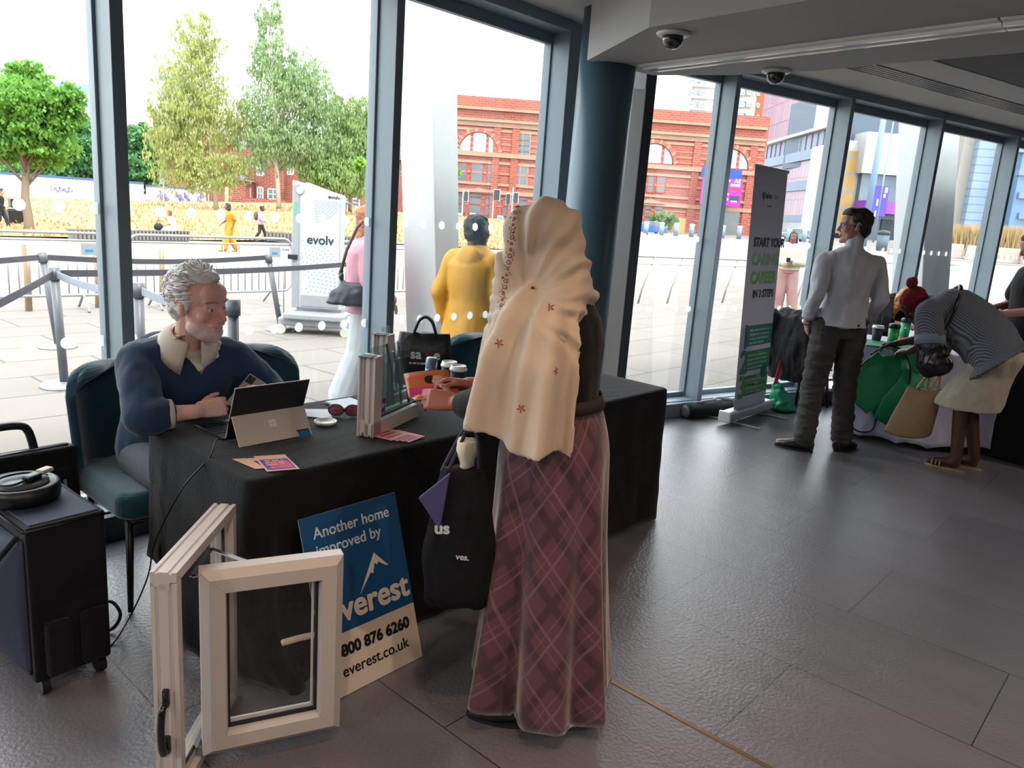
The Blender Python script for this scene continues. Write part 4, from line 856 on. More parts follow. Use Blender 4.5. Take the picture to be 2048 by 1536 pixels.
# ---- concrete blocks, planting, bins on the right of the square
mblk = mat('concrete_block', 'a89a92', .9, var=.12, scale=.8)
for k, (a, b_, y0, dp) in enumerate(((1778, 1800, 508, 46), (1880, 1925, 515, 44), (1928, 1975, 520, 43), (1980, 2035, 525, 42), (2040, 2110, 530, 41))):
    p, q_ = at(a, y0, dp), at(b_, y0+2, dp-.5); d = q_-p; ln = Vlen = V((d.x, d.y, 0)).length; t = obj('concrete_block', MB().loft([[(-ln/2, -.35, 0), (ln/2, -.35, 0), (ln/2, .35, 0), (-ln/2, .35, 0)], [(-ln/2+.05, -.28, .8), (ln/2-.05, -.28, .8), (ln/2-.05, .28, .8), (-ln/2+.05, .28, .8)]], True, False), mblk, bevel=.03)
    t.location = (p+q_)/2; t.rotation_euler = (0, 0, math.atan2(d.y, d.x)); tag(t, 'pale concrete safety block edging the dry planting at the right of the square', 'concrete block', 'concrete safety blocks')
q = MB(); rg = random.Random(8)
A0, B0 = at(1890, 506, 52), at(2150, 512, 46)
for i in range(7000):
    p = A0.lerp(B0, rg.random())+FH*rg.uniform(-2.5, 3.5); h = 1.0+.7*rg.random(); a = rg.random()*pi; d = V((cos(a), sin(a), 0))*.07; p.z = A0.lerp(B0, .5).z-.3
    q.add([p-d, p+d, p+V((rg.uniform(-.3, .3), rg.uniform(-.3, .3), h+.5))], [(0, 1, 2)])
o = obj('tall_grass', q, mat('dry_reed', 'a89064', .95, var=.45, scale=2)); o['kind'] = 'stuff'; tag(o, 'tall dry ornamental grass behind the concrete blocks', 'grass')
p = at(1762, 502, 45); t = thing('litter_bin', 'dark grey litter bin behind the man in the white shirt', 'bin', tuple(p)); obj('body', MB().lathe([(0, 0), (.3, 0), (.33, .9), (0, .9)], 16), mdg, t); obj('hood', MB().lathe([(.2, .95), (.35, .95), (.3, 1.15), (0, 1.2)], 16), mtl, t)
p = at(35, 468, 36); t = thing('wheelie_bin', 'black bin beside the man in black at far left', 'bin', tuple(p)); obj('body', MB().loft([[(-.35, -.3, 0), (.35, -.3, 0), (.35, .3, 0), (-.35, .3, 0)], [(-.42, -.38, 1.05), (.42, -.38, 1.05), (.42, .38, 1.05), (-.42, .38, 1.05)]], True, False), mblack, t); obj('lid', MB().box((0, 0, 1.1), (.9, .82, .09)), mtl, t); obj('ashtray_top', MB().box((0, 0, 1.4), (.5, .4, .4)), mblack, t)
F = Fac(695, 415, 60); F.thing('picnic_table', 'wooden picnic table on the lawn right of the scanner', 'table')
F.slab('tabletop', 688, 405, 704, 407.5, mslat, 1.2); F.slab('seat', 684, 411, 692, 413, mslat, .4); F.slab('seat', 701, 413, 708, 415, mslat, .4)
for x in (691, 702): F.slab('leg', x, 406, x+2, 420, mslat, .15)
# shrub with red flowers by the entrance
F = Fac(1328, 460, 100)
# ================================================================ trees
def leafmesh(name, pts, size, m, parent, seed=1, droop=.3):
    rg = random.Random(seed); q = MB(); 
    for p in pts:
        a = rg.random()*2*pi; t = rg.uniform(-.9, .9); s = size*rg.uniform(.6, 1.3); x = V((cos(a), sin(a), rg.uniform(-.4, .4)))*s*.5; y = V((-sin(a)*sin(t), cos(a)*sin(t), -cos(t)*droop-rg.uniform(.1, .6)))*s
        q.v += [tuple(p-x), tuple(p+y*.9), tuple(p+x), tuple(p-y*.9)]; k = len(q.v); q.f.append((k-4, k-3, k-2, k-1)); q.mi.append(0); q.sm.append(False)
    o = obj(name, q, m, parent, fixn=False); return o
def leaf_mat(name, c, var=.35):
    if name in MATS: return MATS[name]
    m = mat(name, c, .7, var=var, scale=2.5); nt = m.node_tree; b = nt.nodes['Principled BSDF']; out_ = [n for n in nt.nodes if n.type == 'OUTPUT_MATERIAL'][0]
    tr = nt.nodes.new('ShaderNodeBsdfTranslucent'); ms = nt.nodes.new('ShaderNodeMixShader'); ms.inputs[0].default_value = .4
    tr.inputs[0].default_value = tuple(min(1, x*1.3) for x in lin(c))+(1,)
    nt.links.new(b.outputs[0], ms.inputs[1]); nt.links.new(tr.outputs[0], ms.inputs[2]); nt.links.new(ms.outputs[0], out_.inputs[0]); return m
def tree(label, px, py, dep_, crown, nleaf, size, lc, trunk_r, bark, seed, wisp=False, name='tree', base_z=None, ntw=26, group=None):
    """crown: list of (px,py,radius_px horizontally, vertically) lobes as seen; depth spread equals width"""
    rg = random.Random(seed); p0 = at(px, py, dep_); t = thing(name, label, 'tree', tuple(p0), 0, group); sc = dep_/FPX
    lob = []
    for cx_, cy_, rx, ry in crown: c = at(cx_, cy_, dep_)-p0; lob.append((c+FH*rg.uniform(-.3, .3)*rx*sc, rx*sc, ry*sc))
    tw = sum(l[1]*l[2] for l in lob); pts = []; brs = []
    top = max((l[0].z+l[2]*.7, l[0].x, l[0].y) for l in lob); topv = V((top[1], top[2], top[0]))
    n = 8; path = [V((0, 0, -.3)).lerp(topv, i/n)+V((rg.uniform(-.1, .1), rg.uniform(-.1, .1), 0))*(.0 if i == 0 else trunk_r*6) for i in range(n+1)]
    q = MB(); q.tube([tuple(x) for x in path], [trunk_r*(1-.85*i/n) for i in range(n+1)], 10)
    for c, rx, rz in lob:
        k = max(3, int(ntw*rx*rz/tw))
        for j in range(k):
            a, b_ = rg.random()*2*pi, rg.uniform(-.7, .9); rr = rg.uniform(.5, .98); e = c+V((cos(a)*rx*rr*math.sqrt(1-b_*b_), sin(a)*rx*rr*math.sqrt(1-b_*b_), rz*b_*rr))
            hh = max(.12, min(.9, (e.z*.72)/max(.1, topv.z))); s0 = path[0].lerp(topv, hh*.85); mid = s0.lerp(e, .5)+V((0, 0, .12*(e-s0).length)); tip = e-V((0, 0, rz*.25 if wisp else 0))
            q.tube([tuple(s0), tuple(mid), tuple(e), tuple(tip)], [trunk_r*.28, trunk_r*.16, trunk_r*.07, trunk_r*.03], 5); brs.append((s0, mid, e, tip, rx))
        m_ = int(nleaf*rx*rz/tw); kk = max(6, int(m_/ (22 if wisp else 40)))
        for j in range(kk):                      # leaves gathered in tufts
            a, b_ = rg.random()*2*pi, rg.uniform(-.95, .95); rr = rg.random()**(.4); ctr = c+V((cos(a)*rx*rr*math.sqrt(1-b_*b_), sin(a)*rx*rr*math.sqrt(1-b_*b_), rz*b_*rr))
            for i in range(m_//kk):
                if wisp: pts.append(ctr+V((rg.gauss(0, rx*.07), rg.gauss(0, rx*.07), -abs(rg.gauss(0, rz*.16)))))
                else: pts.append(ctr+V((rg.gauss(0, rx*.13), rg.gauss(0, rx*.13), rg.gauss(0, rz*.07))))
    obj('trunk', q, bark, t); leafmesh('foliage', pts, size, lc, t, seed, 1.2 if wisp else .3); return t
mbark = mat('bark_brown', '6f5e4c', .9, var=.3, bump=.4, bscale=14); mbirch = mat('bark_birch', '9c8f80', .85, var=.45, scale=5, stretch=(1, 1, 4))
tree('bushy bright green maple tree on the lawn at far left', 57, 470, 33, ((40, 165, 45, 45), (0, 220, 70, 70), (70, 230, 75, 70), (120, 195, 50, 42), (60, 290, 75, 45), (-30, 270, 60, 60), (135, 225, 40, 35)), 30000, .15, leaf_mat('leaf_maple', '628f38'), .21, mbark, 2, ntw=30)
tree('left hand silver birch with loose drooping yellow green leaves', 432, 412, 60, ((400, 80, 50, 55), (385, 160, 70, 70), (420, 230, 90, 60), (360, 300, 60, 70), (430, 330, 75, 55), (330, 240, 40, 55)), 24000, .115, leaf_mat('leaf_birch_yellow', '929a5c'), .19, mbirch, 4, True)
tree('taller silver birch with wispy crown right of the first', 558, 408, 60, ((540, 40, 30, 50), (545, 120, 50, 60), (560, 200, 85, 70), (600, 150, 55, 60), (540, 280, 75, 60), (610, 280, 70, 60), (640, 210, 40, 60)), 24000, .115, leaf_mat('leaf_birch', '7f9668'), .2, mbirch, 5, True)
tree('weeping pale green tree next to the middle window upright', 700, 415, 62, ((700, 230, 50, 50), (700, 300, 70, 70), (690, 350, 75, 45), (735, 260, 40, 70), (650, 330, 50, 50)), 24000, .12, leaf_mat('leaf_willow', '829a5e'), .16, mbark, 6, True)
for k, (px, py, cr, lb) in enumerate((((110, 400, ((110, 300, 70, 55), (70, 340, 70, 50)), 'dark green tree behind the hoarding under the maple')), ((180, 400, ((180, 300, 60, 60), (160, 345, 60, 40)), 'dark green tree behind the hoarding by the left window upright')), ((265, 400, ((265, 290, 45, 45), (270, 340, 60, 40)), 'rounded dark green tree behind the hoarding, right of the left upright')), ((315, 400, ((312, 310, 40, 50), (310, 350, 50, 40)), 'dark green tree between the hoarding and the brick gable')), ((0, 400, ((0, 300, 70, 60), (-30, 345, 70, 45)), 'dark green tree behind the hoarding at the very left')))):
    tree(lb, px, py, 92+k*2, cr, 9000, .42, leaf_mat('leaf_dark', '568650'), .3, mbark, 20+k, ntw=10)
tree('leafy young tree hidden behind the raking outside column with yellow green sprigs', 868, 470, 24, ((905, 345, 14, 12), (893, 325, 14, 14), (880, 300, 26, 40), (715, 330, 14, 10), (840, 340, 30, 30)), 1500, .2, leaf_mat('leaf_sprig', '7aa23a'), .1, mbark, 31, ntw=10)
tree('low shrub with red flowers and green leaves by the blue car', 1330, 466, 98, ((1330, 445, 24, 18), (1315, 440, 14, 14)), 1200, .5, leaf_mat('leaf_shrub', '6a8a4c', .6), .08, mbark, 33, ntw=6, name='flowering_shrub')
# ================================================================ people outside
def walkpose(k=1., lean=.03): return dict(knL=(-.09, .16, .53), anL=(-.09, .26, .12), toL=(-.1, .42, .05), knR=(.09, -.02, .5), anR=(.09, -.26, .14), toR=(.1, -.12, .03), elL=(-.22, -.12, 1.15), wrL=(-.22, -.02, .93), elR=(.22, .06, 1.14), wrR=(.2, .25, 1.0), chest=(0, lean, 1.28), neck=(0, lean*1.5, 1.475), head=(0, .05+lean*1.5, 1.63))
def face_dir(p, px): return math.atan2(*(lambda d: (d.y, d.x))(RH*px[0]+FH*px[1]))-pi/2
cl = lambda n, c, **k: mat(n, c, k.pop('rough', .85), var=k.pop('var', .12), scale=14, bump=.15, bscale=60, **k)
WB = .012
def outp(px, py, H, dep_=None): return gnd(px, py) if dep_ is None else at(px, py, dep_)
# man in black walking at far left
p = gnd(4, 464); person('man in a black tracksuit with a white shoulder stripe walking at far left', p, face_dir(p, (1, .2)), 1.78, walkpose(), 'b98268', ('short', '2a1e18'), [('jacket', 'top', cl('black_track', '16171c')), ('trousers', 'legs', cl('black_track_trousers', '1a1b20')), ('shoe', 'shoes', cl('black_shoe', '141416'))], WB)
# seated woman in white dress on the bench
p = gnd(347, 484); p.z += .0
o, J, R, hs = person('woman in a white dress sitting on the slatted bench with a dark bag', p, face_dir(p, (-1, -.35)), 1.64, dict(pelvis=(0, 0, .56), waist=(0, .04, .7), chest=(0, .07, .92), neck=(0, .09, 1.1), head=(0, .14, 1.25), shL=(-.18, .07, 1.05), shR=(.18, .07, 1.05), elL=(-.22, .12, .8), wrL=(-.14, .36, .7), elR=(.24, .1, .8), wrR=(.12, .3, .98), hipL=(-.09, .03, .53), hipR=(.09, .03, .53), knL=(-.1, .45, .52), knR=(.1, .45, .52), anL=(-.1, .48, .1), anR=(.1, .48, .1), toL=(-.1, .62, .04), toR=(.1, .62, .04)), 'b97a62', ('bob', '6b3a2c'), [('blouse', 'top', cl('white_cotton', 'b9bfc4'), dict(sleeve=.45, w=1.15)), ('dress', 'legs', cl('white_cotton_dress', 'b4bcc2'), dict(wide=.07, f=.9))], WB, fem=True)
t = thing('handbag', 'dark bag on the lap of the woman in white', 'bag', tuple(p+RH*-.45-FH*.35+V((0, 0, .6)))); obj('body', blob(MB().ell((0, 0, 0), (.2, .12, .15)), .02, 2), cl('black_leather', '1e2024'), t, fixn=False); obj('strap', MB().tube([(-.1, 0, .1), (0, 0, .3), (.1, 0, .1)], .015, 6), MATS['black_leather'], t)
p = gnd(461, 503); o, *_ = person('woman in an orange top and trousers walking with dark braided hair', p, face_dir(p, (-.75, -.6)), 1.68, walkpose(), '6b432f', ('long', '1a1416'), [('top', 'top', cl('orange_top', 'c27a12'), dict(sleeve=.4, t=.02)), ('trousers', 'legs', cl('orange_trousers', 'c87a10'), dict(wide=.05, t=.025)), ('shoe', 'shoes', cl('pale_shoe', 'b8b4ae'))], WB, fem=True)
p = gnd(521, 484); rz = face_dir(p, (1, .1)); o, *_ = person('person in a pink top and black leggings walking with a backpack', p, rz, 1.66, walkpose(), '4a2f24', ('bun', '15120f'), [('hoodie', 'top', cl('pink_top', 'c48a98'), dict(sleeve=.8, t=.03)), ('leggings', 'legs', cl('black_leggings', '24242a')), ('shoe', 'shoes', cl('black_shoe2', '1a1a1c'))], WB, fem=True)
q = MB(); q.ell((0, -.2, 1.2), (.15, .11, .22)); t = thing('backpack', 'grey backpack worn by the person in pink', 'backpack', p, rz); obj('body', blob(q, .02, 2), cl('grey_pack', '4a4c50'), t, fixn=False); obj('strap', MB().tube([(-.1, -.12, 1.38), (-.11, .0, 1.45), (-.11, .14, 1.35), (-.12, .1, 1.1), (-.11, -.1, 1.05)], .02, 6), MATS['grey_pack'], t)
# woman in a cream jacket holding a phone
p = at(1564, 632, 15.6); rz = face_dir(p, (-.35, -.9))
o, *_ = person('woman in a cream jacket and dusty pink trousers standing in the square with a phone', p, rz, 1.68, dict(elL=(-.25, .0, 1.14), wrL=(-.08, .24, 1.16), elR=(.25, .0, 1.14), wrR=(.06, .25, 1.12), knL=(-.13, .02, .5), anL=(-.2, 0, .085), toL=(-.26, .15, .03), knR=(.11, .02, .5), anR=(.13, -.03, .085), toR=(.16, .13, .03)), '70453a', ('long', '241718'), [('jacket', 'top', cl('cream_bomber', 'b9ae98'), dict(t=.045, lo=.02, st=.01)), ('top', 'top', cl('rose_top', 'a8606a'), dict(t=.025, sleeve=.2, lo=-.05)), ('trousers', 'legs', cl('dusty_pink', '95706c'), dict(wide=.035, t=.03)), ('shoe', 'shoes', cl('white_trainer', 'bdb4ae'))], .011, fem=True, hand=dict(L=dict(curl=(.7, .8, .6)), R=dict(curl=(.7, .8, .6))))
t = thing('phone', 'dark phone in the hands of the woman in the cream jacket', 'phone', tuple(p+M.Rotation(rz, 3, 'Z') @ V((.02, .33, 1.12)))); obj('case', MB().box((0, 0, 0), (.08, .012, .16), R=eul(rz, -.8)), mblack, t, bevel=.004)
# woman in a pink jacket with a black shoulder bag, half behind the middle upright
p = at(724, 800, 6.35); p.z = gz(p.x, p.y); rz = face_dir(p, (1, .45))
o, J, *_ = person('woman in a pink jacket and pale wide trousers walking past with long auburn hair', p, rz, 1.61, dict(knL=(-.09, .1, .5), anL=(-.09, .12, .09), toL=(-.1, .3, .03), knR=(.09, -.03, .5), anR=(.09, -.16, .1), toR=(.1, -.0, .03), elR=(.24, -.02, 1.14), wrR=(.2, .16, .98)), 'd0a088', ('long', '9a5a38'), [('jacket', 'top', cl('pink_jacket', 'b98490'), dict(t=.035, lo=-.1)), ('trousers', 'legs', cl('pale_trousers', 'aab0b4'), dict(wide=.08, t=.03)), ('shoe', 'shoes', cl('tan_shoe', 'a88a78'))], .01, fem=True)
bg = at(700, 585, 5.95); t = thing('shoulder_bag', 'large slouchy black shoulder bag carried by the woman in pink', 'bag', tuple(bg), math.atan2(RH.y, RH.x))
q = MB(); q.rings([((0.0, 0, -.10), .17, .05, (1, 0, 0), (0, 1, 0)), ((0, 0, -.085), .185, .065, (1, 0, 0), (0, 1, 0)), ((.01, 0, .0), .16, .06, (1, 0, 0), (0, 1, 0)), ((.03, 0, .05), .12, .045, (1, 0, 0), (0, 1, 0)), ((.03, 0, .08), .11, .03, (1, 0, 0), (0, 1, 0))], 28); q.ell((-.07, 0, .12), (.02, .025, .04)); me = blob(q, .012, 3); fold(me, .01, 9)
obj('body', me, mat('soft_leather', '2a3038', .38, var=.15, bump=.1), t, fixn=False); obj('strap', MB().tube([(-.08, 0, .13), (-.03, -.02, .32), (.05, -.03, .5), (.15, 0, .62)], .012, 8), mat('brown_strap', '5a4438', .6), t); obj('ring', MB().lathe([(.014, -.003), (.02, -.003), (.02, .003), (.014, .003)], 16, (-.075, 0, .16), M.Rotation(pi/2, 4, 'X')), mchrome, t)
# man in a yellow raincoat seen from behind
p = at(930, 855, 5.9); p.z = gz(p.x, p.y); rz = face_dir(p, (.42, .9))
o, J, *_ = person('man in a yellow hooded raincoat seen from behind beyond the glass', p, rz, 1.58, dict(knL=(-.09, .1, .5), anL=(-.09, .12, .09), toL=(-.1, .3, .03), knR=(.09, -.03, .5), anR=(.09, -.16, .1), toR=(.1, -.0, .03), elL=(-.28, -.04, 1.12), wrL=(-.27, .06, .90), elR=(.25, .0, 1.12), wrR=(.25, .12, .93)), '4a3026', ('short', '15130f'), [('raincoat', 'top', mat('yellow_raincoat', 'c48c0a', .55, var=.1, bump=.1), dict(t=.038, lo=-.24, hem=.05, hood=True, fold=.012, fs=6)), ('collar', 'top', cl('navy_lining', '2c3048'), dict(t=.02, sleeve=.1, lo=.1, top=1.35)), ('trousers', 'legs', cl('navy_jeans', '2e3848')), ('shoe', 'shoes', cl('black_boot', '17181a'))], .01, hr=(-.45, .05, 0))
# ================================================================ front table and what stands on it
mblkcloth = mat('black_linen', '06080d', .85, var=.25, scale=30, bump=.35, bscale=140, sheen=.12, spec=.25)
def drape(name, cs, zt, zb, m, out=.03, amp=.022, freq=9., seed=0., fn=None, top_amp=.0015, nper=260, nv=26, rad_=.035, skip=None):
    """cloth over a table: cs = corners anticlockwise, hanging to zb(s); folds grow downwards"""
    P = [V((c[0], c[1], 0)) for c in cs]; per = []; L_ = sum((P[(i+1) % 4]-P[i]).length for i in range(4)); q = MB()
    for i in range(4):
        a, b_ = P[i], P[(i+1) % 4]; c = P[(i+2) % 4]; d0 = (a-P[i-1]).normalized(); d = (b_-a).normalized(); d1 = (c-b_).normalized(); n = V((d.y, -d.x, 0)); ln = (b_-a).length; k = max(10, int(nper*ln/L_))
        for j in range(k):
            t = rad_+(ln-2*rad_)*j/(k-1); per.append((a+d*t, n))
        n2 = V((d1.y, -d1.x, 0))
        for j in range(1, 6): an = j/6*pi/2; cc = b_-d*rad_-n*rad_; nn = (n*cos(an)+n2*sin(an)).normalized(); per.append((cc+nn*rad_, nn))
    npt = len(per); ss = [i/npt for i in range(npt)]; rows = []
    cen = sum((p for p, _ in per), V((0, 0, 0)))/npt
    for k in (.03, .2, .4, .6, .8, .93):
        rows.append([tuple(cen.lerp(p, k)+V((0, 0, zt+top_amp*(nz((p.x*k*3, p.y*k*9, k), 3, seed)+.8*nz((p.x*9*k, p.y*4*k, 1), 4, seed+3))))) for p, n in per])
    rows.append([tuple(p-n*.012+V((0, 0, zt))) for p, n in per]); rows.append([tuple(p+V((0, 0, zt-.006))) for p, n in per])
    for v in range(1, nv+1):
        t = v/nv; r = []
        for (p, n), s in zip(per, ss):
            an = 2*pi*s; ph = (cos(an)*freq*.55, sin(an)*freq*.55, seed); f = nz(ph, 1.0, seed)+.55*nz(ph, 2.1, seed+4)+.25*nz((ph[0], ph[1], t*2), 3.3, seed)
            o = out*t**.8+amp*f*t**.7+.006*nz((p.x*6, p.y*6, t*4), 1, seed); z = zt-.006+(zb(p)-zt)*t
            e = fn(p, n, t) if fn else V((0, 0, 0))
            r.append(tuple(p+n*o+V((0, 0, z))+e))
        rows.append(r)
    q.loft(rows, False, True); q.f.append(tuple(range(npt-1, -1, -1))); q.mi.append(0); q.sm.append(False)
    return obj(name, q, m, solid=-.002)
TX0, TX1, TY0, TY1, TZ = -.965, 1.43, 2.035, 2.755, .73
t = thing('folding_table', 'long folding table hidden under the black cloth by the left windows', 'table', ((TX0+TX1)/2, (TY0+TY1)/2, 0))
obj('tabletop', MB().bb((TX0+.02, TY0+.03, TZ-.03), (TX1-.02, TY1-.02, TZ-.006)), mat('table_grey', '54565a', .5), t, True, bevel=.004)
for x in (TX0+.2, TX1-.2):
    for y in (TY0+.12, TY1-.12): obj('leg', MB().tube([(x, y, .0), (x, y, TZ-.03)], .014, 10), mchrome, t, True)
def fdr(p, n, t):
    e = V((0, 0, 0))
    d = (V((p.x, p.y, 0))-V((TX0, TY0, 0))).length
    if d < .3 and t > .6: e += V((.10, -.10, 0))*((t-.6)/.4)**2*(1-d/.3)*.9
    if -.86 < p.x < -.35 and n.y < -.5: e += V((0, .03*min(1, t*2.5), 0))
    return e
cl_ = drape('tablecloth', [(TX0, TY0), (TX1, TY0), (TX1, TY1), (TX0, TY1)], TZ, lambda p: .018+.02*(nz((p.x*3, p.y*3, 0), 1)+.5) if p.y < 2.6 else .25, mblkcloth, fn=fdr, seed=2.)
tag(cl_, 'creased black cloth draped over the long table at the left windows', 'tablecloth')
TT = TZ+.0035
# tablet on its kickstand
mtab = mat('tablet_silver', 'b9b2aa', .4, .15, var=.03); mtabd = mat('tablet_dark', '2f3136', .4, .3)
t = thing('tablet_computer', 'silver tablet on its kickstand with a black keyboard in front of the seated man', 'tablet', (-.69, 2.42, TT))
Rt = M.Rotation(rad(20), 3, 'X'); o0 = V((-.685, 2.438, TT+.004)); up = V((0, -sin(rad(20)), cos(rad(20)))); bk = V((0, -cos(rad(20)), -sin(rad(20))))
obj('slab', MB().box(o0+up*.104, (.287, .0085, .208), R=M((V((1, 0, 0)), -bk, up)).transposed()), mtabd, t, True, bevel=.003)
obj('edge_band', MB().box(o0+up*.104, (.289, .005, .210), R=M((V((1, 0, 0)), -bk, up)).transposed()), mtab, t, True, bevel=.002)
hg = o0+up*.098+bk*.006; ft = V((-.692, 2.332, TT+.003)); kd = (hg-ft); kn = V((1, 0, 0)).cross(kd).normalized()
ks = obj('kickstand', MB().box((hg+ft)/2, (.284, .003, kd.length), R=M((V((1, 0, 0)), -kn, kd.normalized())).transposed()), mtab, t, True, bevel=.001)
Tk = frame((hg+ft)/2+V((0, -.003, -.001)), (1, 0, 0), tuple(kd))
q = MB(Tk)
for x in (-1, 1):
    for y in (-1, 1): q.box((x*.0072+.0, y*.0072+.012, .0005), (.013, .013, .001))
obj('logo', q, mat('logo_light', 'd8d6d2', .35), ks, True); q = MB(Tk); q.box((.108, -.048, .0005), (.046, .026, .001)); obj('sticker', q, mat('sticker_blue', '1f5f86', .5), ks, True); q = MB(Tk); q.box((.106, -.032, .0005), (.05, .005, .001)); obj('sticker_band', q, mblack, ks, True)
q = MB(); q.box(o0+up*.2+bk*.0048, (.006, .001, .004), R=M((V((1, 0, 0)), -bk, up)).transposed()); obj('camera_lens', q, mblack, t, True)
obj('screen', MB().box(o0+up*.104-bk*.0052, (.26, .001, .175), R=M((V((1, 0, 0)), -bk, up)).transposed()), mat('screen_lit', '9fb0c0', .2, emit=.25), t, True)
kb = obj('keyboard', MB().bb((-.83, 2.45, TT), (-.545, 2.66, TT+.005)), mblack, t, True, bevel=.002); q = MB()
for i in range(13):
    for j in range(5): q.box((-.817+i*.0215, 2.52+j*.027, TT+.006), (.018, .021, .002))
obj('keys', q, mat('key_black', '1b1c20', .5), kb, True)
# charging cable
pts = [at(458, 842, 2.62), V((-.845, 2.40, TT+.02)), V((-.90, 2.36, TT+.035)), V((-.95, 2.31, .73)), V((-1.02, 2.36, .62)), V((-1.05, 2.5, .4)), V((-1.03, 2.62, .22)), V((-1.07, 2.66, .08)), V((-1.15, 2.62, .008)), V((-1.19, 2.6, .006))]
def smooth(p, n=8):
    p = [V(x) for x in p]; o = []
    for i in range(len(p)-1):
        a, b_, c, d = p[max(i-1, 0)], p[i], p[i+1], p[min(i+2, len(p)-1)]
        for k in range(n): s = k/n; o.append(.5*((2*b_)+(c-a)*s+(2*a-5*b_+4*c-d)*s*s+(3*b_-a-3*c+d)*s**3))
    return o+[p[-1]]
c_ = obj('charging_cable', MB().tube([tuple(x) for x in smooth(pts)], .0028, 7), mblack); tag(c_, 'thin black charging cable hanging from the tablet over the table end to the floor', 'cable')
# leaflets
morange = mat('print_peach', 'd8a58c', .5, var=.06); mpur = mat('print_indigo', '2c3a8c', .45, var=.2, scale=40); mpink = mat('print_pink', 'c2367a', .45, var=.25, scale=60)
def card(cs, z, lb, inner=None, grp=None, cat='leaflet', th=.0012, col=None, lines=0):
    P = [V((x, y, z)) for x, y in cs]; c = sum(P, V((0, 0, 0)))/4; t = thing('leaflet', lb, cat, tuple(c), 0, grp)
    obj('card', MB().extr([tuple(p) for p in P], (0, 0, th)), col or morange, t, True)
    bl = lambda u, v: P[0].lerp(P[1], u).lerp(P[3].lerp(P[2], u), v)
    for kk, (nm, u0, u1, v0, v1, m_) in enumerate(inner or []): obj(nm, MB().extr([tuple(bl(u, v)+V((0, 0, th+kk*.0005))) for u, v in ((u0, v0), (u1, v0), (u1, v1), (u0, v1))], (0, 0, .0004)), m_, t, True)
    return t
inn = [('blue_panel', .06, .94, .06, .72, mpur), ('pink_panel', .2, .88, .12, .58, mpink)]
t = card([(-.883, 2.07), (-.79, 2.035), (-.752, 2.185), (-.843, 2.222)], TT+.003, 'leaflet with pink and blue print on top of the fan at the near table corner', inn)
T = frame((-.850, 2.128, TT+.0058), (.93, -.35, 0), (.24, .97, 0)); words(t, morange, T, -.004, .028, .058, .013, 3, 1.5, 3)
t = card([(-.895, 2.12), (-.80, 2.075), (-.76, 2.17), (-.905, 2.245)], TT, 'leaflet lying half under the other at the near table corner', [('blue_panel', .3, .9, .1, .7, mpur)])
for k, (dx, dy) in enumerate(((.0, 0), (.018, -.012), (.034, -.026), (.05, -.04))):
    card([(-.37+dx, 2.10+dy), (-.275+dx, 2.125+dy), (-.305+dx, 2.245+dy), (-.405+dx, 2.235+dy)], TT+.006-k*.0016, ('topmost leaflet of the fanned stack in front of the window sample', 'second leaflet from the top of the stack in front of the window sample', 'third leaflet from the top of the stack in front of the window sample', 'lowest leaflet of the stack in front of the window sample')[k], [('red_bar', .08, .92, v, v+.12, m_) for v, m_ in ((.15, mpink), (.35, mat('print_red', 'b03a34', .5)), (.55, mpink), (.75, mpur))] if k == 0 else [('pink_panel', .1, .9, .02, .2, mpink)])
# saucer, paper, notebook, sunglasses
mpaper = mat('white_paper', 'd2d4d8', .7, var=.03)
t = thing('cup_lid', 'white plastic cup lid lying beside the tablet', 'lid', (-.43, 2.425, TT)); obj('dish', MB().lathe([(0, 0), (.036, 0), (.041, .006), (.043, .014), (.0405, .014), (.036, .005), (0, .0045)], 32), mwhite, t); obj('ridge', MB().lathe([(.03, .004), (.033, .009), (.030, .0095), (.027, .0045)], 32), mwhite, t)
card([(-.43, 2.55), (-.365, 2.47), (-.30, 2.6), (-.39, 2.66)], TT, 'loose white sheet of paper between tablet and sunglasses', None, None, 'paper', .0008, mpaper)
t = card([(-.255, 2.56), (-.13, 2.58), (-.125, 2.69), (-.25, 2.69)], TT, 'small notebook with pale cover behind the window corner sample', None, None, 'notebook', .008, mpaper)
obj('cover', MB().bb((-.258, 2.556, TT-.0005), (-.12, 2.693, TT+.002)), mblack, t, True)
t = thing('sunglasses', 'pair of tinted sunglasses lying folded left of the window sample', 'sunglasses', (-.31, 2.47, TT)); msun = mat('lens_pink', '8a4a5c', .12, var=.1); gt = M.Translation((-.305, 2.48, TT+.022)) @ M.Rotation(rad(-40), 4, 'Z')
for s in (-1, 1):
    obj('lens', MB(gt).ell((s*.033, 0, .002), (.028, .003, .022)), msun, t, True); obj('rim', MB(gt).tube([(s*.033+.029*cos(a), 0, .002+.023*sin(a)) for a in [2*pi*k/20 for k in range(21)]], .0024, 6), mat('tortoise', '2c1a1c', .3), t, True)
    obj('arm', MB(gt).tube([(s*.062, 0, .008), (s*.06, .06, .004), (s*.05, .12, -.018)], .0022, 6), MATS['tortoise'], t, True)
obj('bridge', MB(gt).tube([(-.006, 0, .008), (.006, 0, .008)], .002, 6), mchrome, t, True)
t = card([(.11, 2.53), (.27, 2.46), (.30, 2.56), (.13, 2.63)], TT, 'white leaflet lying in front of the drink can', None, None, 'paper', .001, mpaper)
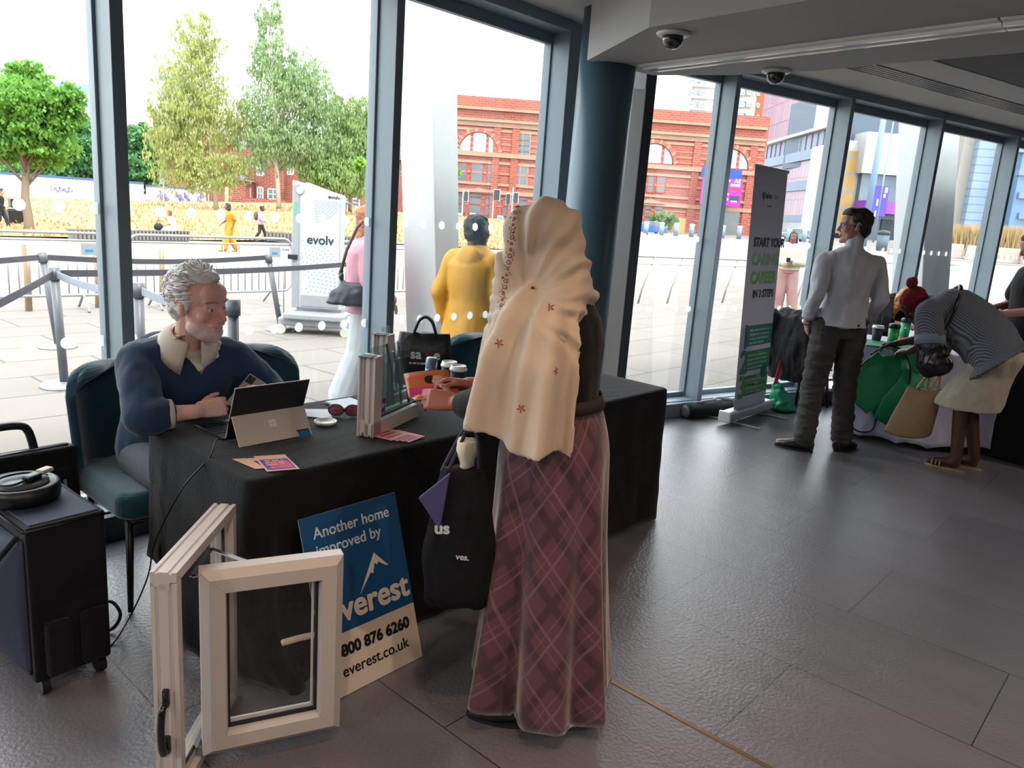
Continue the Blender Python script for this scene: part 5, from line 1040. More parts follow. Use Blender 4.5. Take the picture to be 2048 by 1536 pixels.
# window corner sample on the table
mupvc = mat('white_upvc', 'cfc8c4', .32, var=.03, spec=.5); mseal = mat('black_seal', '15161a', .6); mpane = glass_mat('sample_glass', (.86, .93, .92), .05); mspac = mat('spacer_grey', '3c4048', .4, .4)
def profile_bar(mb, a, b_, side, outw, w=.07, t=.062):
    """stepped window profile from a to b; side: inward direction, outw: depth direction"""
    a, b_, sd, od = V(a), V(b_), V(side).normalized(), V(outw).normalized()
    sec = [(0, 0), (0, w*.16), (.008, w*.2), (.008, w*.28), (0, w*.32), (0, w*.56), (.014, w*.6), (.014, w*.68), (.004, w*.72), (.004, w*.8), (-.005, w*.84), (-.005, w*.93), (0, w), (t*.35, w), (t*.4, w*.92), (t*.62, w*.92), (t*.66, w), (t*.9, w), (t, w*.9), (t, w*.62), (t*.82, w*.5), (t*.82, w*.12), (t*.9, 0)]
    mb.loft([[tuple(p+sd*x+od*y) for x, y in sec] for p in (a, b_)], True, False)
def sample(lb, o, ang, hgt, arm, npan=3, tag_=False):
    t = thing('window_sample', lb, 'window sample', o, ang, 'window corner samples')
    q = MB(); profile_bar(q, (0, 0, 0), (0, 0, hgt), (1, 0, 0), (0, 1, 0)); obj('upright_profile', q, mupvc, t, bevel=.0015)
    q = MB(); profile_bar(q, (0.0, 0, 0), (arm, 0, 0), (0, 0, 1), (0, 1, 0)); obj('bottom_profile', q, mupvc, t, bevel=.0015)
    q = MB(); q.box((.002, .035, hgt+.001), (.05, .05, .002)); obj('cut_end', q, mseal, t)
    for k in range(npan):
        y = .022+k*.016; w = arm*(.92-.1*k); h = hgt*(.86+.1*k)
        g = obj('glass_pane', MB().extr([(.05, y, .05), (w, y, .05), (w*.93, y, h*.55), (w*.72, y, h), (.05, y, h)], (0, .004, 0)), mpane, t); obj('edge_spacer', MB().tube([(w-.004, y+.008, .055), (w*.93-.004, y+.008, h*.55), (w*.72-.004, y+.008, h)], .0045, 6), mspac, g)
    obj('seal', MB().box((arm/2+.025, .014, .064), (arm-.06, .006, .006)), mseal, t)
    if tag_: obj('purple_label', MB().box((.082, .010, .105), (.035, .002, .05)), mat('label_purple', '5a2a86', .5), t); text('lettering', 'A+', .03, mtw, t, wmat(t) @ frame((.069, .008, .095), (1, 0, 0), (0, 0, 1)), .0003, .0008)
    return t
sample('white window corner sample with stepped profile and three glass panes, nearer one', (-.395, 2.175, TT), rad(23), .30, .37, 3, True)
sample('white window corner sample standing behind the nearer one with glass edges showing', (-.13, 2.44, TT), rad(23), .32, .22, 3)
# can and cups
t = thing('drink_can', 'slim silver blue energy drink can on the black cloth', 'can', (.31, 2.66, TT)); obj('body', MB().lathe([(0, 0), (.024, 0), (.0275, .008), (.0275, .135), (.0245, .147), (.0245, .15), (.022, .149), (0, .1485)], 28), mat('can_blue_silver', '8fa3b4', .25, .8, var=.05), t)
obj('blue_band', MB().lathe([(.0277, .02), (.0279, .02), (.0279, .1), (.0277, .1)], 28), mat('can_blue', '4d6f94', .3, .6), t); obj('red_emblem', MB().ell((-.019, -.0205, .098), (.010, .0035, .008), R=M.Rotation(rad(-45), 3, 'Z')), mat('can_red', 'b52a2e', .4), t); obj('pull_tab', MB().box((0, 0, .152), (.012, .02, .001)), mchrome, t)
mcup = mat('cup_black', '17181b', .6); 
def cup(x, y, lb, z=TT, m=None, lid=True, h=.095, r=.04, group=None, nm='coffee_cup', lidm=None):
    t = thing(nm, lb, 'cup', (x, y, z), 0, group); obj('cup_body', MB().lathe([(0, 0), (r*.72, 0), (r*.75, .004), (r, h), (r*.95, h), (r*.7, .006), (0, .006)], 28), m or mcup, t)
    if lid: obj('lid', MB().lathe([(0, h+.012), (r*.78, h+.012), (r*.83, h+.018), (r*.92, h+.018), (r*.97, h+.006), (r*1.07, h+.003), (r*1.07, h-.006), (r*.99, h-.006), (0, h-.004)], 28), lidm or mwhite, t)
    return t
cup(.455, 2.69, 'black takeaway coffee cup with white lid, further from the leaflets', group='takeaway cups on the front table'); cup(.425, 2.595, 'black takeaway coffee cup with white lid, nearer the held leaflets', group='takeaway cups on the front table')
cup(-.425, 2.66, 'plain white takeaway cup half hidden behind the tablet', m=mwhite, lid=False)
# ---------------------------------------------------------------- advertising board leaning on the cloth
bl, br_, tr, tl = V((-.79, 1.842, .002)), V((-.387, 1.852, .002)), V((-.428, 2.012, .572)), V((-.812, 2.002, .566))
t = thing('advertising_board', 'blue and white advertising board with a mountain logo leaning on the black cloth', 'sign', tuple((bl+br_)/2))
X_ = (br_-bl).normalized(); Y_ = (tl-bl).normalized(); Wd, Hd = .395, .60; Tb = frame(bl, X_, Y_)
Tsh = Tb @ M(((1, -.03, 0, 0), (0, 1, 0, 0), (0, 0, 1, 0), (0, 0, 0, 1)))
q = MB(Tsh); q.box((Wd/2, Hd/2, -.002), (Wd, Hd, .004)); obj('panel', q, mat('board_white', 'd3c3b4', .5, var=.03), t, True)
q = MB(Tsh); q.box((Wd/2, .20+(Hd-.20)/2, .0004), (Wd, Hd-.20, .001)); obj('blue_field', q, mat('board_blue', '0f4a78', .45, var=.05), t, True)
mbt = mat('board_lettering', 'c3cdd4', .5); mbk = mat('board_black', '14161a', .5)
def btxt(s, x, y, sz, m, bold=.0, sp=1.): text('lettering', s, sz, m, t, Tsh @ M.Translation((x, y, .0012)), .0003, bold, 'LEFT', sp)
btxt('Another home', .042, .525, .052, mbt, .0006); btxt('improved by', .042, .468, .052, mbt, .0006)
q = MB(Tsh)
q.extr([(x+.03, y, .001) for x, y in [(.15, .30), (.232, .42), (.285, .36), (.268, .367), (.245, .385), (.238, .376), (.228, .385), (.216, .352), (.206, .358)]], (0, 0, .0006)); obj('mountain_emblem', q, mat('board_cream', 'd8ccc0', .5), t, True)
btxt('everest', .04, .235, .115, MATS['board_cream'], .0035); btxt('0800 876 6260', .045, .125, .052, mbk, .0028); btxt('everest.co.uk', .062, .058, .052, mbk, .0008)
# ---------------------------------------------------------------- open window frame standing on the floor
mfr = mat('upvc_frame', 'b5aeaa', .35, var=.03)
FA = V((-1.335, 1.775, 0)); FD = V((.707, .69, 0)).normalized(); FN = V((FD.y, -FD.x, 0)); FL, FHt = .455, .655
t = thing('display_window', 'small white display window standing open on the floor before the black table', 'window frame', tuple(FA))
def fbar(a, b_, sd): 
    q = MB(); a, b_ = V(a), V(b_); od = FN; s = V(sd); w, th = .066, .05
    sec = [(0, 0), (0, w*.16), (.004, w*.2), (.004, w*.27), (0, w*.31), (0, w*.66), (.004, w*.7), (.004, w*.78), (0, w*.82), (0, w), (th*.55, w), (th*.55, w*.72), (th, w*.72), (th, w*.3), (th*.8, w*.24), (th*.8, 0)]
    q.loft([[tuple(p+s*x+od*(y-w/2)) for x, y in sec] for p in (a, b_)], True, False); return q
Z_ = V((0, 0, 1))
fo = obj('outer_stile', fbar(FA, FA+Z_*(FHt-.03), FD), mfr, t, True, bevel=.0012); obj('outer_stile', fbar(FA+FD*FL, FA+FD*FL+Z_*(FHt-.03), -FD), mfr, t, True, bevel=.0012)
obj('top_rail', fbar(FA+Z_*FHt, FA+FD*FL+Z_*FHt, -Z_), mfr, t, True, bevel=.0012); obj('bottom_rail', fbar(FA+Z_*.002, FA+FD*FL+Z_*.002, Z_), mfr, t, True, bevel=.0012)
obj('inner_seal', MB().tube([tuple(FA+FD*.055+Z_*.055+FN*.01), tuple(FA+FD*(FL-.055)+Z_*.055+FN*.01), tuple(FA+FD*(FL-.055)+Z_*(FHt-.055)+FN*.01)], .005, 6), mseal, t, True)
h0 = FA-FD*.002+FN*.0; hb = []
for z in (.30, .165): hb.append(h0+Z_*z)
hd = obj('pull_handle', MB().tube([tuple(x) for x in smooth([hb[0]-FD*.004, hb[0]-FD*.026-Z_*.004, hb[0]-FD*.036-Z_*.03, (hb[0]+hb[1])/2-FD*.04, hb[1]-FD*.036+Z_*.03, hb[1]-FD*.026+Z_*.004, hb[1]-FD*.004])], .0095, 12), mat('handle_black', '0f1012', .25), t, True)
for b_ in hb: obj('handle_boss', MB().box(b_-FD*.004+Z_*.012, (.016, .016, .05), math.atan2(FD.y, FD.x)), MATS['handle_black'], hd, True, bevel=.004); obj('rose', MB().cyl(tuple(b_-FD*.006+Z_*.028), .006, .012, 12, 'x'), mat('dark_brass', '6a4a38', .3, .9), hd, True)
# opened sash
SA, SB = V((-1.215, 1.838, .045)), V((-.866, 1.692, .045)); SD_ = (SB-SA).normalized(); SN = V((SD_.y, -SD_.x, 0)); SW, SH_ = (SB-SA).length, .555
def sashbar(a, b_, c, d):
    """mitred bar: outer a-b, inner c-d; bevelled face towards the viewer"""
    a, b_, c, d = [V(x) for x in (a, b_, c, d)]; m0, m1 = a.lerp(c, .33), b_.lerp(d, .33); n0, n1 = a.lerp(c, .93), b_.lerp(d, .93); q = MB()
    A = lambda p, y: tuple(p+SN*y)
    q.loft([[A(a, -.028), A(a, .012), A(m0, .030), A(n0, .030), A(c, .014), A(c, -.028)], [A(b_, -.028), A(b_, .012), A(m1, .030), A(n1, .030), A(d, .014), A(d, -.028)]], True, False); return q
def S(u, v): return SA+SD_*u+Z_*v
w = .067; co = [S(0, 0), S(SW, 0), S(SW, SH_), S(0, SH_)]; ci = [S(w, w), S(SW-w, w), S(SW-w, SH_-w), S(w, SH_-w)]
for k, nm in enumerate(('bottom_sash_rail', 'sash_stile', 'top_sash_rail', 'sash_stile')): obj(nm, sashbar(co[k], co[(k+1) % 4], ci[k], ci[(k+1) % 4]), mfr, t, True, bevel=.001)
q = MB(); ri = math.atan2(SD_.y, SD_.x)
for u, v, du, dv in ((SW/2, w+.003, SW-2*w, .008), (SW/2, SH_-w-.003, SW-2*w, .008), (w+.003, SH_/2, .008, SH_-2*w), (SW-w-.003, SH_/2, .008, SH_-2*w)): q.box(S(u, v)-SN*.006, (du, .012, dv), ri)
obj('glazing_seal', q, mseal, t, True)
q = MB()
for u, v, du, dv in ((SW/2, w+.014, SW-2*w-.016, .008), (SW-w-.012, SH_/2, .006, SH_-2*w-.02)): q.box(S(u, v)-SN*.016, (du, .006, dv), ri)
obj('white_spacer', q, mwhite, t, True)
obj('glass_pane', MB().box(S(SW/2, SH_/2)-SN*.008, (SW-2*w+.01, .004, SH_-2*w+.01), ri), glass_mat('sash_glass', (.97, .98, .98), .03), t, True)
hp = S(SW-w*.45, SH_*.47)-SN*.03
obj('lever_handle', MB().tube([tuple(x) for x in smooth([hp, hp-SN*.035, hp-SN*.05-SD_*.02, hp-SN*.052-SD_*.07-Z_*.002, hp-SN*.05-SD_*.125-Z_*.008])], [.012]*9+[.0105]*8+[.010]*8+[.010]*7+[.008], 10), mat('lever_cream', 'cbb9a6', .35), t, True)
for z in (FHt-.075, .07):
    a = FA+FD*.13+Z_*z+FN*.02; b_ = S(.03, (SH_-.02) if z > .3 else .0)-SN*.02; c = FA+FD*.30+Z_*z+FN*.01; d = S(.15, (SH_-.02) if z > .3 else .0)-SN*.025
    obj('friction_stay', MB().bar(a, b_, .014, .003).bar(c, d, .014, .003).bar(a, c, .014, .003), mchrome, t, True)
# ---------------------------------------------------------------- velvet chairs
mvel = mat('teal_velvet', '12414f', .75, var=.18, scale=25, sheen=.6, bump=.05); mleg = mat('chair_leg_black', '101114', .4)
def make_chair(name, label, loc, rz, low=0):
    """faces local -Y"""
    t = thing(name, label, 'chair', loc, rz, None)
    sd_ = [(-.23, -.26), (.23, -.26), (.24, .2), (-.24, .2)]
    q = MB(); q.prism([(-.20, -.27), (.20, -.27), (.245, -.23), (.25, .16), (.2, .24), (-.2, .24), (-.25, .16), (-.245, -.23)], .37, .475); obj('seat', q, mvel, t, bevel=.035, seg=4)
    rows = []
    for j in range(9):
        v = j/8; ring = []
        for side in (0, 1):
            for i in range(25):
                u = i/24 if side == 0 else 1-i/24; a = -1.15+2.3*u; hz_ = .40+(.475-.10*abs(2*u-1)**7)*v; off = .0 if side == 0 else .035
                r = .295-off-.012*(1-v); y = .02+r*cos(a)*1.0+.05*v; x = (r+.0)*sin(a)*1.0
                ring.append((x, y, hz_))
        rows.append(ring)
    q = MB(); q.loft(rows, True, True); obj('backrest', q, mvel, t, sub=1)
    for s in (-1, 1):
        obj('leg', MB().tube([(s*.19, -.2, .38), (s*.215, -.24, .005)], [.016, .010], 10), mleg, t); obj('leg', MB().tube([(s*.19, .17, .38), (s*.21, .24, .005)], [.016, .010], 10), mleg, t)
    obj('seat_rim', MB().tube([(-.2, -.26, .365), (.2, -.26, .365), (.22, .2, .365), (-.22, .2, .365), (-.2, -.26, .365)], .008, 8), mleg, t)
    return t
c0 = make_chair('velvet_chair', 'teal velvet chair the seated man sits on', (-.815, 3.03, 0), 0)
KIDS = {}
dup(c0, (-.23, 3.11, 0), rad(4), 'teal velvet chair with dark back, empty, to the right of the seated man')
dup(c0, (.93, 2.99, 0), rad(-62), 'teal velvet chair with curved arm behind the two coffee cups')
# ---------------------------------------------------------------- black carrier bag on a stool seat behind the can
t = thing('bar_stool', 'small black stool behind the table under the carrier bag', 'stool', (.60, 3.06, 0))
obj('seat', MB().lathe([(0, .66), (.15, .66), (.16, .68), (.15, .70), (0, .70)], 28), mvel, t)
for k in range(4): a = pi/4+k*pi/2; obj('leg', MB().tube([(.1*cos(a), .1*sin(a), .66), (.17*cos(a), .17*sin(a), .005)], .011, 8), mchrome, t)
t = thing('carrier_bag', 'black plastic carrier bag with white and red lettering behind the drink can', 'bag', (.58, 3.02, .701), rad(-42))
rows = []
for z, w_, d_ in ((0, .145, .045), (.03, .155, .06), (.10, .15, .06), (.18, .142, .045), (.225, .135, .02)): rows.append([(w_*cos(2*pi*k/36)*(1 if abs(cos(2*pi*k/36)) < .95 else .97), d_*sin(2*pi*k/36)+.006*nz((k*.9, z*20, 1), 1), z+.010*nz((k*.7, 2, z*9), 1)*(z > .2)) for k in range(36)])
q = MB(); q.loft(rows, True, True); me = q.mesh('b'); obj('body', me, mat('bag_black_plastic', '191b1f', .38, var=.2, bump=.5, bscale=25), t)
for y in (-.018, .018): obj('handle', MB().tube([tuple(x) for x in smooth([(-.06, y, .215), (-.035, y, .285), (0.0, y*.6, .31), (.035, y, .285), (.06, y, .215)])], .008, 6), MATS['bag_black_plastic'], t)
Tg_ = wmat(t); text('lettering', 'sa', .07, mat('print_white2', 'c9c9c9', .5), t, Tg_ @ frame((-.07, -.068, .10), (1, 0, 0), (0, .05, 1)), .0006, .0022); text('lettering', 'v', .07, mat('print_red2', 'b0202c', .5), t, Tg_ @ frame((.012, -.068, .10), (1, 0, 0), (0, .05, 1)), .0006, .0022); text('lettering', 'e', .07, MATS['print_white2'], t, Tg_ @ frame((.05, -.068, .10), (1, 0, 0), (0, .05, 1)), .0006, .0022); words(t, MATS['print_white2'], Tg_ @ frame((-.075, -.068, .075), (1, 0, 0), (0, .05, 1)), 0, 0, .15, .011, 1, 1.5, 4)
# ---------------------------------------------------------------- trolley case, cable reel and laptop bag at the left
mnyl = mat('black_nylon', '0a0c12', .8, var=.2, scale=60, bump=.25, bscale=300, sheen=.1, spec=.25); mnyl2 = mat('navy_nylon', '262d42', .7, var=.12, scale=60, bump=.2, bscale=300)
t = thing('trolley_case', 'upright black fabric trolley case at the left edge of the room', 'suitcase', (-1.345, 2.665, 0), rad(4))
q = MB(); q.prism([(-.115, -.21), (.105, -.21), (.115, -.2), (.115, .2), (.105, .21), (-.115, .21)], .055, .565); obj('body', q, mnyl, t, bevel=.028, seg=3)
obj('lid_panel', MB().bb((-.1, -.195, .563), (.1, .195, .569)), mnyl2, t, bevel=.003)
obj('front_pocket', MB().bb((-.085, -.24, .07), (-.01, -.2, .25)), mnyl, t, bevel=.014); obj('front_pocket', MB().bb((.02, -.24, .07), (.1, -.2, .25)), mnyl, t, bevel=.014)
q = MB(); q.grid(lambda u, v: (-.118-.075*sin(pi*u)*sin(pi*v)**.6, -.19+.38*u, .08+.44*v), 14, 14); obj('side_pocket', q, mnyl2, t, solid=.006)
obj('piping', MB().tube([(-.118, -.208, .555), (.11, -.208, .555), (.118, .2, .555), (-.118, .2, .555), (-.118, -.208, .555)], .005, 6), mblack, t); obj('side_strap', MB().tube([(-.125, -.17, .53), (-.2, -.1, .4), (-.2, 0, .2), (-.16, .1, .08)], .009, 6), mnyl, t)
for x in (-.085, .085):
    for y in (-.18, .18): obj('wheel', MB().cyl((x, y, .03), .03, .024, 16, 'x'), mblack, t)
t = thing('cable_reel', 'round black extension cable reel with a pale plug lying on the trolley case', 'cable reel', (-1.385, 2.70, .571))
obj('drum', MB().lathe([(0, 0), (.10, 0), (.112, .008), (.115, .03), (.112, .052), (.1, .058), (.085, .052), (0, .052)], 36), mblack, t); obj('face', MB().lathe([(0, .054), (.082, .054), (.082, .057), (0, .058)], 32), mat('reel_grey', '3a3d48', .35), t)
obj('plug', MB().box((.03, -.02, .07), (.05, .035, .022), rad(30)), mblack, t, bevel=.006); obj('plug_tag', MB().box((.075, .005, .078), (.045, .03, .014), rad(30)), mat('plug_cream', 'b8b0a4', .5), t, bevel=.004); obj('cord', MB().tube([tuple(x) for x in smooth([(.01, -.03, .068), (-.04, -.05, .066), (-.07, 0, .064), (-.03, .05, .064), (.04, .05, .064), (.095, .02, .05)])], .004, 6), mblack, t)
t = thing('laptop_bag', 'black laptop bag with carrying handle leaning behind the trolley case', 'bag', (-1.30, 3.12, 0), rad(3))
Rl = M.Rotation(rad(-6), 4, 'X'); q = MB(Rl); q.prism([(-.22, -.05), (.22, -.05), (.235, -.035), (.235, .035), (.22, .05), (-.22, .05), (-.235, .035), (-.235, -.035)], .0, .575); obj('body', q, mnyl, t, bevel=.03, seg=3)
obj('front_flap', MB(Rl).bb((-.2, -.066, .02), (.2, -.048, .50)), mnyl, t, bevel=.012); obj('zip', MB(Rl).tube([(-.21, -.02, .578), (.21, -.02, .578)], .005, 6), mchrome, t); obj('badge', MB(Rl).box((.17, -.068, .44), (.012, .003, .03)), mchrome, t)
obj('handle', MB(Rl).tube([tuple(x) for x in smooth([(-.1, 0, .57), (-.085, 0, .65), (-.05, 0, .675), (.05, 0, .675), (.085, 0, .65), (.1, 0, .57)])], .015, 10), mblack, t)
t = obj('mains_cable', MB().tube([tuple(x) for x in smooth([(-1.16, 2.78, .05), (-1.12, 2.74, .10), (-1.10, 2.70, .06), (-1.13, 2.70, .012), (-1.2, 2.72, .008), (-1.25, 2.75, .02)])], .006, 6), mblack); tag(t, 'loop of thick black cable on the floor beside the trolley case', 'cable')
# ================================================================ seated man with white hair
from mathutils.bvhtree import BVHTree
PM = V((-.765, 3.02, 0)); RZM = pi; IM = (M.Translation(PM) @ M.Rotation(RZM, 4, 'Z')).inverted(); KH = 1.78/1.75
def wl(I, *p): return tuple((I @ V(p))/KH)
hm = V((-.768, 2.742, 1.165))
poseM = dict(pelvis=wl(IM, -.765, 3.05, .555), waist=wl(IM, -.765, 2.995, .69), chest=wl(IM, -.77, 2.90, .88), neck=wl(IM, -.775, 2.815, 1.035), head=wl(IM, *hm),
    shR=wl(IM, -.935, 2.885, .94), shL=wl(IM, -.60, 2.81, .935), elR=wl(IM, -1.0, 2.69, .785), wrR=wl(IM, -.82, 2.645, .79), elL=wl(IM, -.46, 2.78, .80), wrL=wl(IM, -.555, 2.695, .815),
    hipL=wl(IM, -.67, 3.02, .53), hipR=wl(IM, -.86, 3.02, .53), knL=wl(IM, -.66, 2.60, .53), knR=wl(IM, -.90, 2.62, .53), anL=wl(IM, -.66, 2.66, .1), anR=wl(IM, -.90, 2.72, .1), toL=wl(IM, -.65, 2.5, .03), toR=wl(IM, -.92, 2.56, .03))
lo_ = lin('ecb4a4'); red_ = lin('cf7a66'); lip_ = lin('a85a50'); brd = lin('d3c9c4')
def skin_man(p, h):
    """tint in head space h: white stubble, ruddy cheeks, darker lips"""
    c = V(lo_); 
    if h.z > -.2 and abs(h.x) < .12 and abs(h.y) < .15:
        f = max(0, 1-((h-V((.035*(1 if h.x > 0 else -1), .07, -.02))).length/.035)); c = c.lerp(V(red_), f*.7)
        f = max(0, 1-(h-V((0, .1, -.03))).length/.03); c = c.lerp(V(red_), f*.6); f = max(0, 1-(h-V((0, .03, .085))).length/.07); c = c.lerp(V(red_), f*.45)
        j = max(0, min(1, (-.047-h.z+.25*max(0, .055-h.y))/.02))*max(0, min(1, (h.y+.03)/.03))*max(0, min(1, (h.z+.135)/.02)); m_ = 1 if not (abs(h.x) < .024 and -.079 < h.z < -.059) else .0
        j2 = max(0, 1-abs(h.z+.053)/.009)*(1 if abs(h.x) < .034 and h.y > .06 else 0)
        c = c.lerp(V(brd), min(.62, .75*max(j*m_, j2*.8)*(.75+.5*nz(h, 120))))
        if abs(h.x) < .022 and -.078 < h.z < -.060 and h.y > .085: c = c.lerp(V(lip_), .3)
    return c
def hair_man(o, J, R, hs):
    """swept-back white hair: a scalp cap plus many combed locks"""
    T = M.Translation(J['head']) @ R.to_4x4() @ M.Scale(hs, 4)
    q = MB(T); e = q.ell; e((0, -.032, .047), (.079, .087, .08), nu=24, nv=16); e((0, -.058, -.005), (.069, .055, .075)); e((0, .005, .098), (.058, .062, .032))
    for k in (-1, 1): e((k*.067, -.022, .02), (.014, .045, .045)); q.cap((k*.074, .012, .012), (k*.074, .012, -.02), .006, .005)
    me = blob(q, .005, 3); fold(me, .005, 55); mh = mat('white_hair', 'e0dcd8', .45, var=.15, scale=140, bump=.3, bscale=220)
    cap_ = obj('hair', me, mh, o, fixn=False); rg = random.Random(4); q = MB(T)
    for i in range(620):
        a = rg.uniform(-pi, pi); el = rg.uniform(-.35, 1.5); c0 = V((0, -.025, .045)); d = V((sin(a)*cos(el), cos(a)*cos(el), sin(el)))
        if d.y > .62 and d.z < .72: continue
        p = c0+V((d.x*.081, d.y*.092, d.z*.083)); back = V((d.x*.35, -1, -.15)) if d.y > -.3 else V((d.x*.2, -.25, -1)); t = (back-d*back.dot(d)).normalized(); ln = rg.uniform(.025, .05); lift = rg.uniform(.001, .011)
        if d.z > .6 and d.y > .1: lift += rg.uniform(0, .012)
        side = d.cross(t)*rg.uniform(-.012, .012)
        q.tube([tuple(p), tuple(p+t*ln*.5+d*lift+side*.5), tuple(p+t*ln+side-d*.002)], [.0042, .0036, .0008], 5)
    obj('hair_locks', q, mat('white_locks', 'f0eeec', .42, var=.14, scale=90), cap_)
    q = MB(T)
    for k in (-1, 1):
        for i in range(16): x = k*(.014+.036*i/15); y = .0935-.019*(i/15)**1.6; q.tube([(x, y, .0235+.004*sin(i/15*pi)), (x+k*.005, y+.003, .027+.004*sin(i/15*pi)), (x+k*.010, y-.001, .0275+.003*sin(i/15*pi))], [.0018, .0016, .0005], 4)
    obj('eyebrows', q, mat('brow_grey', '9a8f8a', .6), o)
def grip(d, b_, **k): return dict(dir=d, back=b_, **k)
mjum = mat('navy_jumper', '17304e', .9, var=.15, scale=120, bump=.25, bscale=350, sheen=.3); mshirt = mat('cream_shirt', 'cdbfae', .8, var=.05, bump=.1, bscale=60)
yawh = rad(23)
oM, JM, RM, hsM = person('white-haired man in a navy jumper sitting behind the black table with a phone', PM, RZM, 1.78, poseM, hair=('x', 'x'), vox=.0042, hr=(yawh, rad(-6), rad(3)), hairfn=hair_man, tintfn=skin_man, beard=1, iris='5a6a74', hscale=1.05,
    hand=dict(R=grip((-.85, .05, .10), (.15, .75, .55), curls=((.5, .6, .4), (.6, .7, .5), (.7, .7, .5), (.75, .75, .5)), thumb=(.75, .3)), L=grip((.45, .6, .35), (-.35, -.2, .85), curls=((.55, .7, .5), (.6, .7, .5), (.65, .75, .5), (.7, .8, .5)), thumb=(.7, .4))),
    wear=[('jumper', 'top', mjum, dict(t=.033, sleeve=.64, st=-.006, lo=-.06, belly=.03, top=.35, tl=.36, fold=.009, fs=11, vox=.009, sm=4)), ('shirt', 'top', mshirt, dict(t=.012, sleeve=.69, st=-.008, lo=.0, belly=.0, top=1.0, fold=.001, vox=.008)), ('trousers', 'legs', mat('grey_check_trousers', '4a4c54', .85, var=.3, scale=60)), ('shoe', 'shoes', mblack)])
# shirt collar: two turned-down leaves and a stand, plus a woven V neck edge
nk = JM['neck']; l0, l1, P_ = spine(JM); upn = (JM['head']-JM['neck']).normalized(); fwd = upn.cross(l1).normalized()
if fwd.y < 0: fwd = -fwd
q = MB()
q.loft([[tuple(nk+V((0, .0, -.012))+upn*h+(l1*sin(a)*rx+fwd*cos(a)*ry)+fwd*.012) for h, rx, ry in ((0, .078, .076), (.042, .070, .068), (.040, .066, .064), (0, .073, .071))] for a in [rad(22)+rad(316)*i/30 for i in range(31)]], True, True)
col_ = obj('collar', q, mshirt, oM)
for s in (-1, 1):
    q = MB(); rr = []
    for i in range(13):
        f = i/12; a = s*rad(18+130*f); top_ = nk+upn*.032+(l1*sin(a)*.071+fwd*cos(a)*.069)+fwd*.012; drop = .075*(1-f)**1.3+.035; outw = (l1*sin(a)+fwd*cos(a))
        b_ = top_-upn*drop+outw*(.032+.012*(1-f))+fwd*.012*(1-f); m_ = top_.lerp(b_, .5)+outw*.008
        rr.append([tuple(top_), tuple(m_), tuple(b_), tuple(b_-outw*.003), tuple(m_-outw*.004), tuple(top_-outw*.003)])
    q.loft(rr, True, True); obj('collar_leaf', q, mshirt, col_)
# shirt showing in the V of the jumper
jm = [o for o in oM.children if o.name.startswith('jumper')][0]; bj = BVHTree.FromPolygons([v.co for v in jm.data.vertices], [tuple(p.vertices) for p in jm.data.polygons]); c0_ = nk+upn*-.005
def vfront(u, v):
    w2 = .075*(1-v)+.004; x = (u-.5)*2*w2; z = c0_.z+.02-.135*v; r = bj.ray_cast(V((c0_.x+x, 1.2, z)), V((0, -1, 0)))
    return V((c0_.x+x, (r[0].y if r[0] is not None else c0_.y+.06)+.004, z))
q = MB(); q.grid(vfront, 14, 16); obj('shirt_front', q, mshirt, oM, solid=.003, fixn=False)
for s in 'R':      # turned-back cuff
    a, b_ = JM['el'+s], JM['wr'+s]; d = (b_-a).normalized(); c = a.lerp(b_, .30); q = MB(); u = d.orthogonal().normalized(); v = d.cross(u)
    q.rings([(c, .058, .058, u, v), (c+d*.04, .053, .053, u, v), (c+d*.042, .047, .047, u, v)], 24); obj('cuff', q, mshirt, oM)
# phone held in both hands
wM = wmat(oM); ph = V((-.632, 2.652, .832)); t = thing('mobile_phone', 'silver backed mobile phone held by the white-haired man', 'phone', tuple(ph))
Ru = V((.72, .12, .62)).normalized(); Rx_ = V((.55, -.68, -.48)); Tph = frame(ph, Rx_, Ru)
obj('case', MB(Tph).box((0, 0, 0), (.074, .15, .009)), mat('phone_silver', 'a9a49c', .3, .5), t, True, bevel=.004); obj('screen', MB(Tph).box((0, 0, -.005), (.066, .14, .001)), mblack, t, True); obj('camera_bump', MB(Tph).box((-.018, .052, .0055), (.03, .034, .003)), mtabd, t, True, bevel=.002)
for x, y in ((-.025, .058), (-.012, .045)): obj('lens', MB(Tph).cyl((x, y, .0075), .006, .003), mblack, t, True)
# ================================================================ woman in headscarf and long plaid skirt
PW = V((-.285, 1.425, 0)); RZW = rad(20); KW = 1.635/1.75; MW_ = M.Translation(PW) @ M.Rotation(RZW, 4, 'Z'); IW = MW_.inverted()
def ww(*p): return tuple((IW @ V(p))/KW)
hW = (-.368, 1.47, 1.492)
poseW = dict(head=ww(*hW), neck=ww(-.335, 1.435, 1.372), chest=ww(-.305, 1.425, 1.19), elL=ww(-.455, 1.545, 1.00), wrL=ww(-.415, 1.735, .965), elR=ww(-.10, 1.52, 1.02), wrR=ww(-.30, 1.80, 1.0), shL=ww(-.47, 1.395, 1.262), shR=ww(-.165, 1.475, 1.262), anL=(-.12, -.04, .085), anR=(.12, .02, .085), toL=(-.17, .12, .03), toR=(.15, .17, .03))
mtop = mat('black_top', '08090d', .85, var=.2, bump=.2, bscale=120, sheen=.1, spec=.25)
m, N, L, b = node_mat('plaid_wool')
tc = N.new('ShaderNodeTexCoord'); sx = N.new('ShaderNodeSeparateXYZ'); L.new(tc.outputs['Object'], sx.inputs[0])
def mth(op, a, b_=None):
    n = N.new('ShaderNodeMath'); n.operation = op
    for i, x in enumerate((a, b_)):
        if x is None: continue
        if isinstance(x, (int, float)): n.inputs[i].default_value = x
        else: L.new(x, n.inputs[i])
    return n.outputs[0]
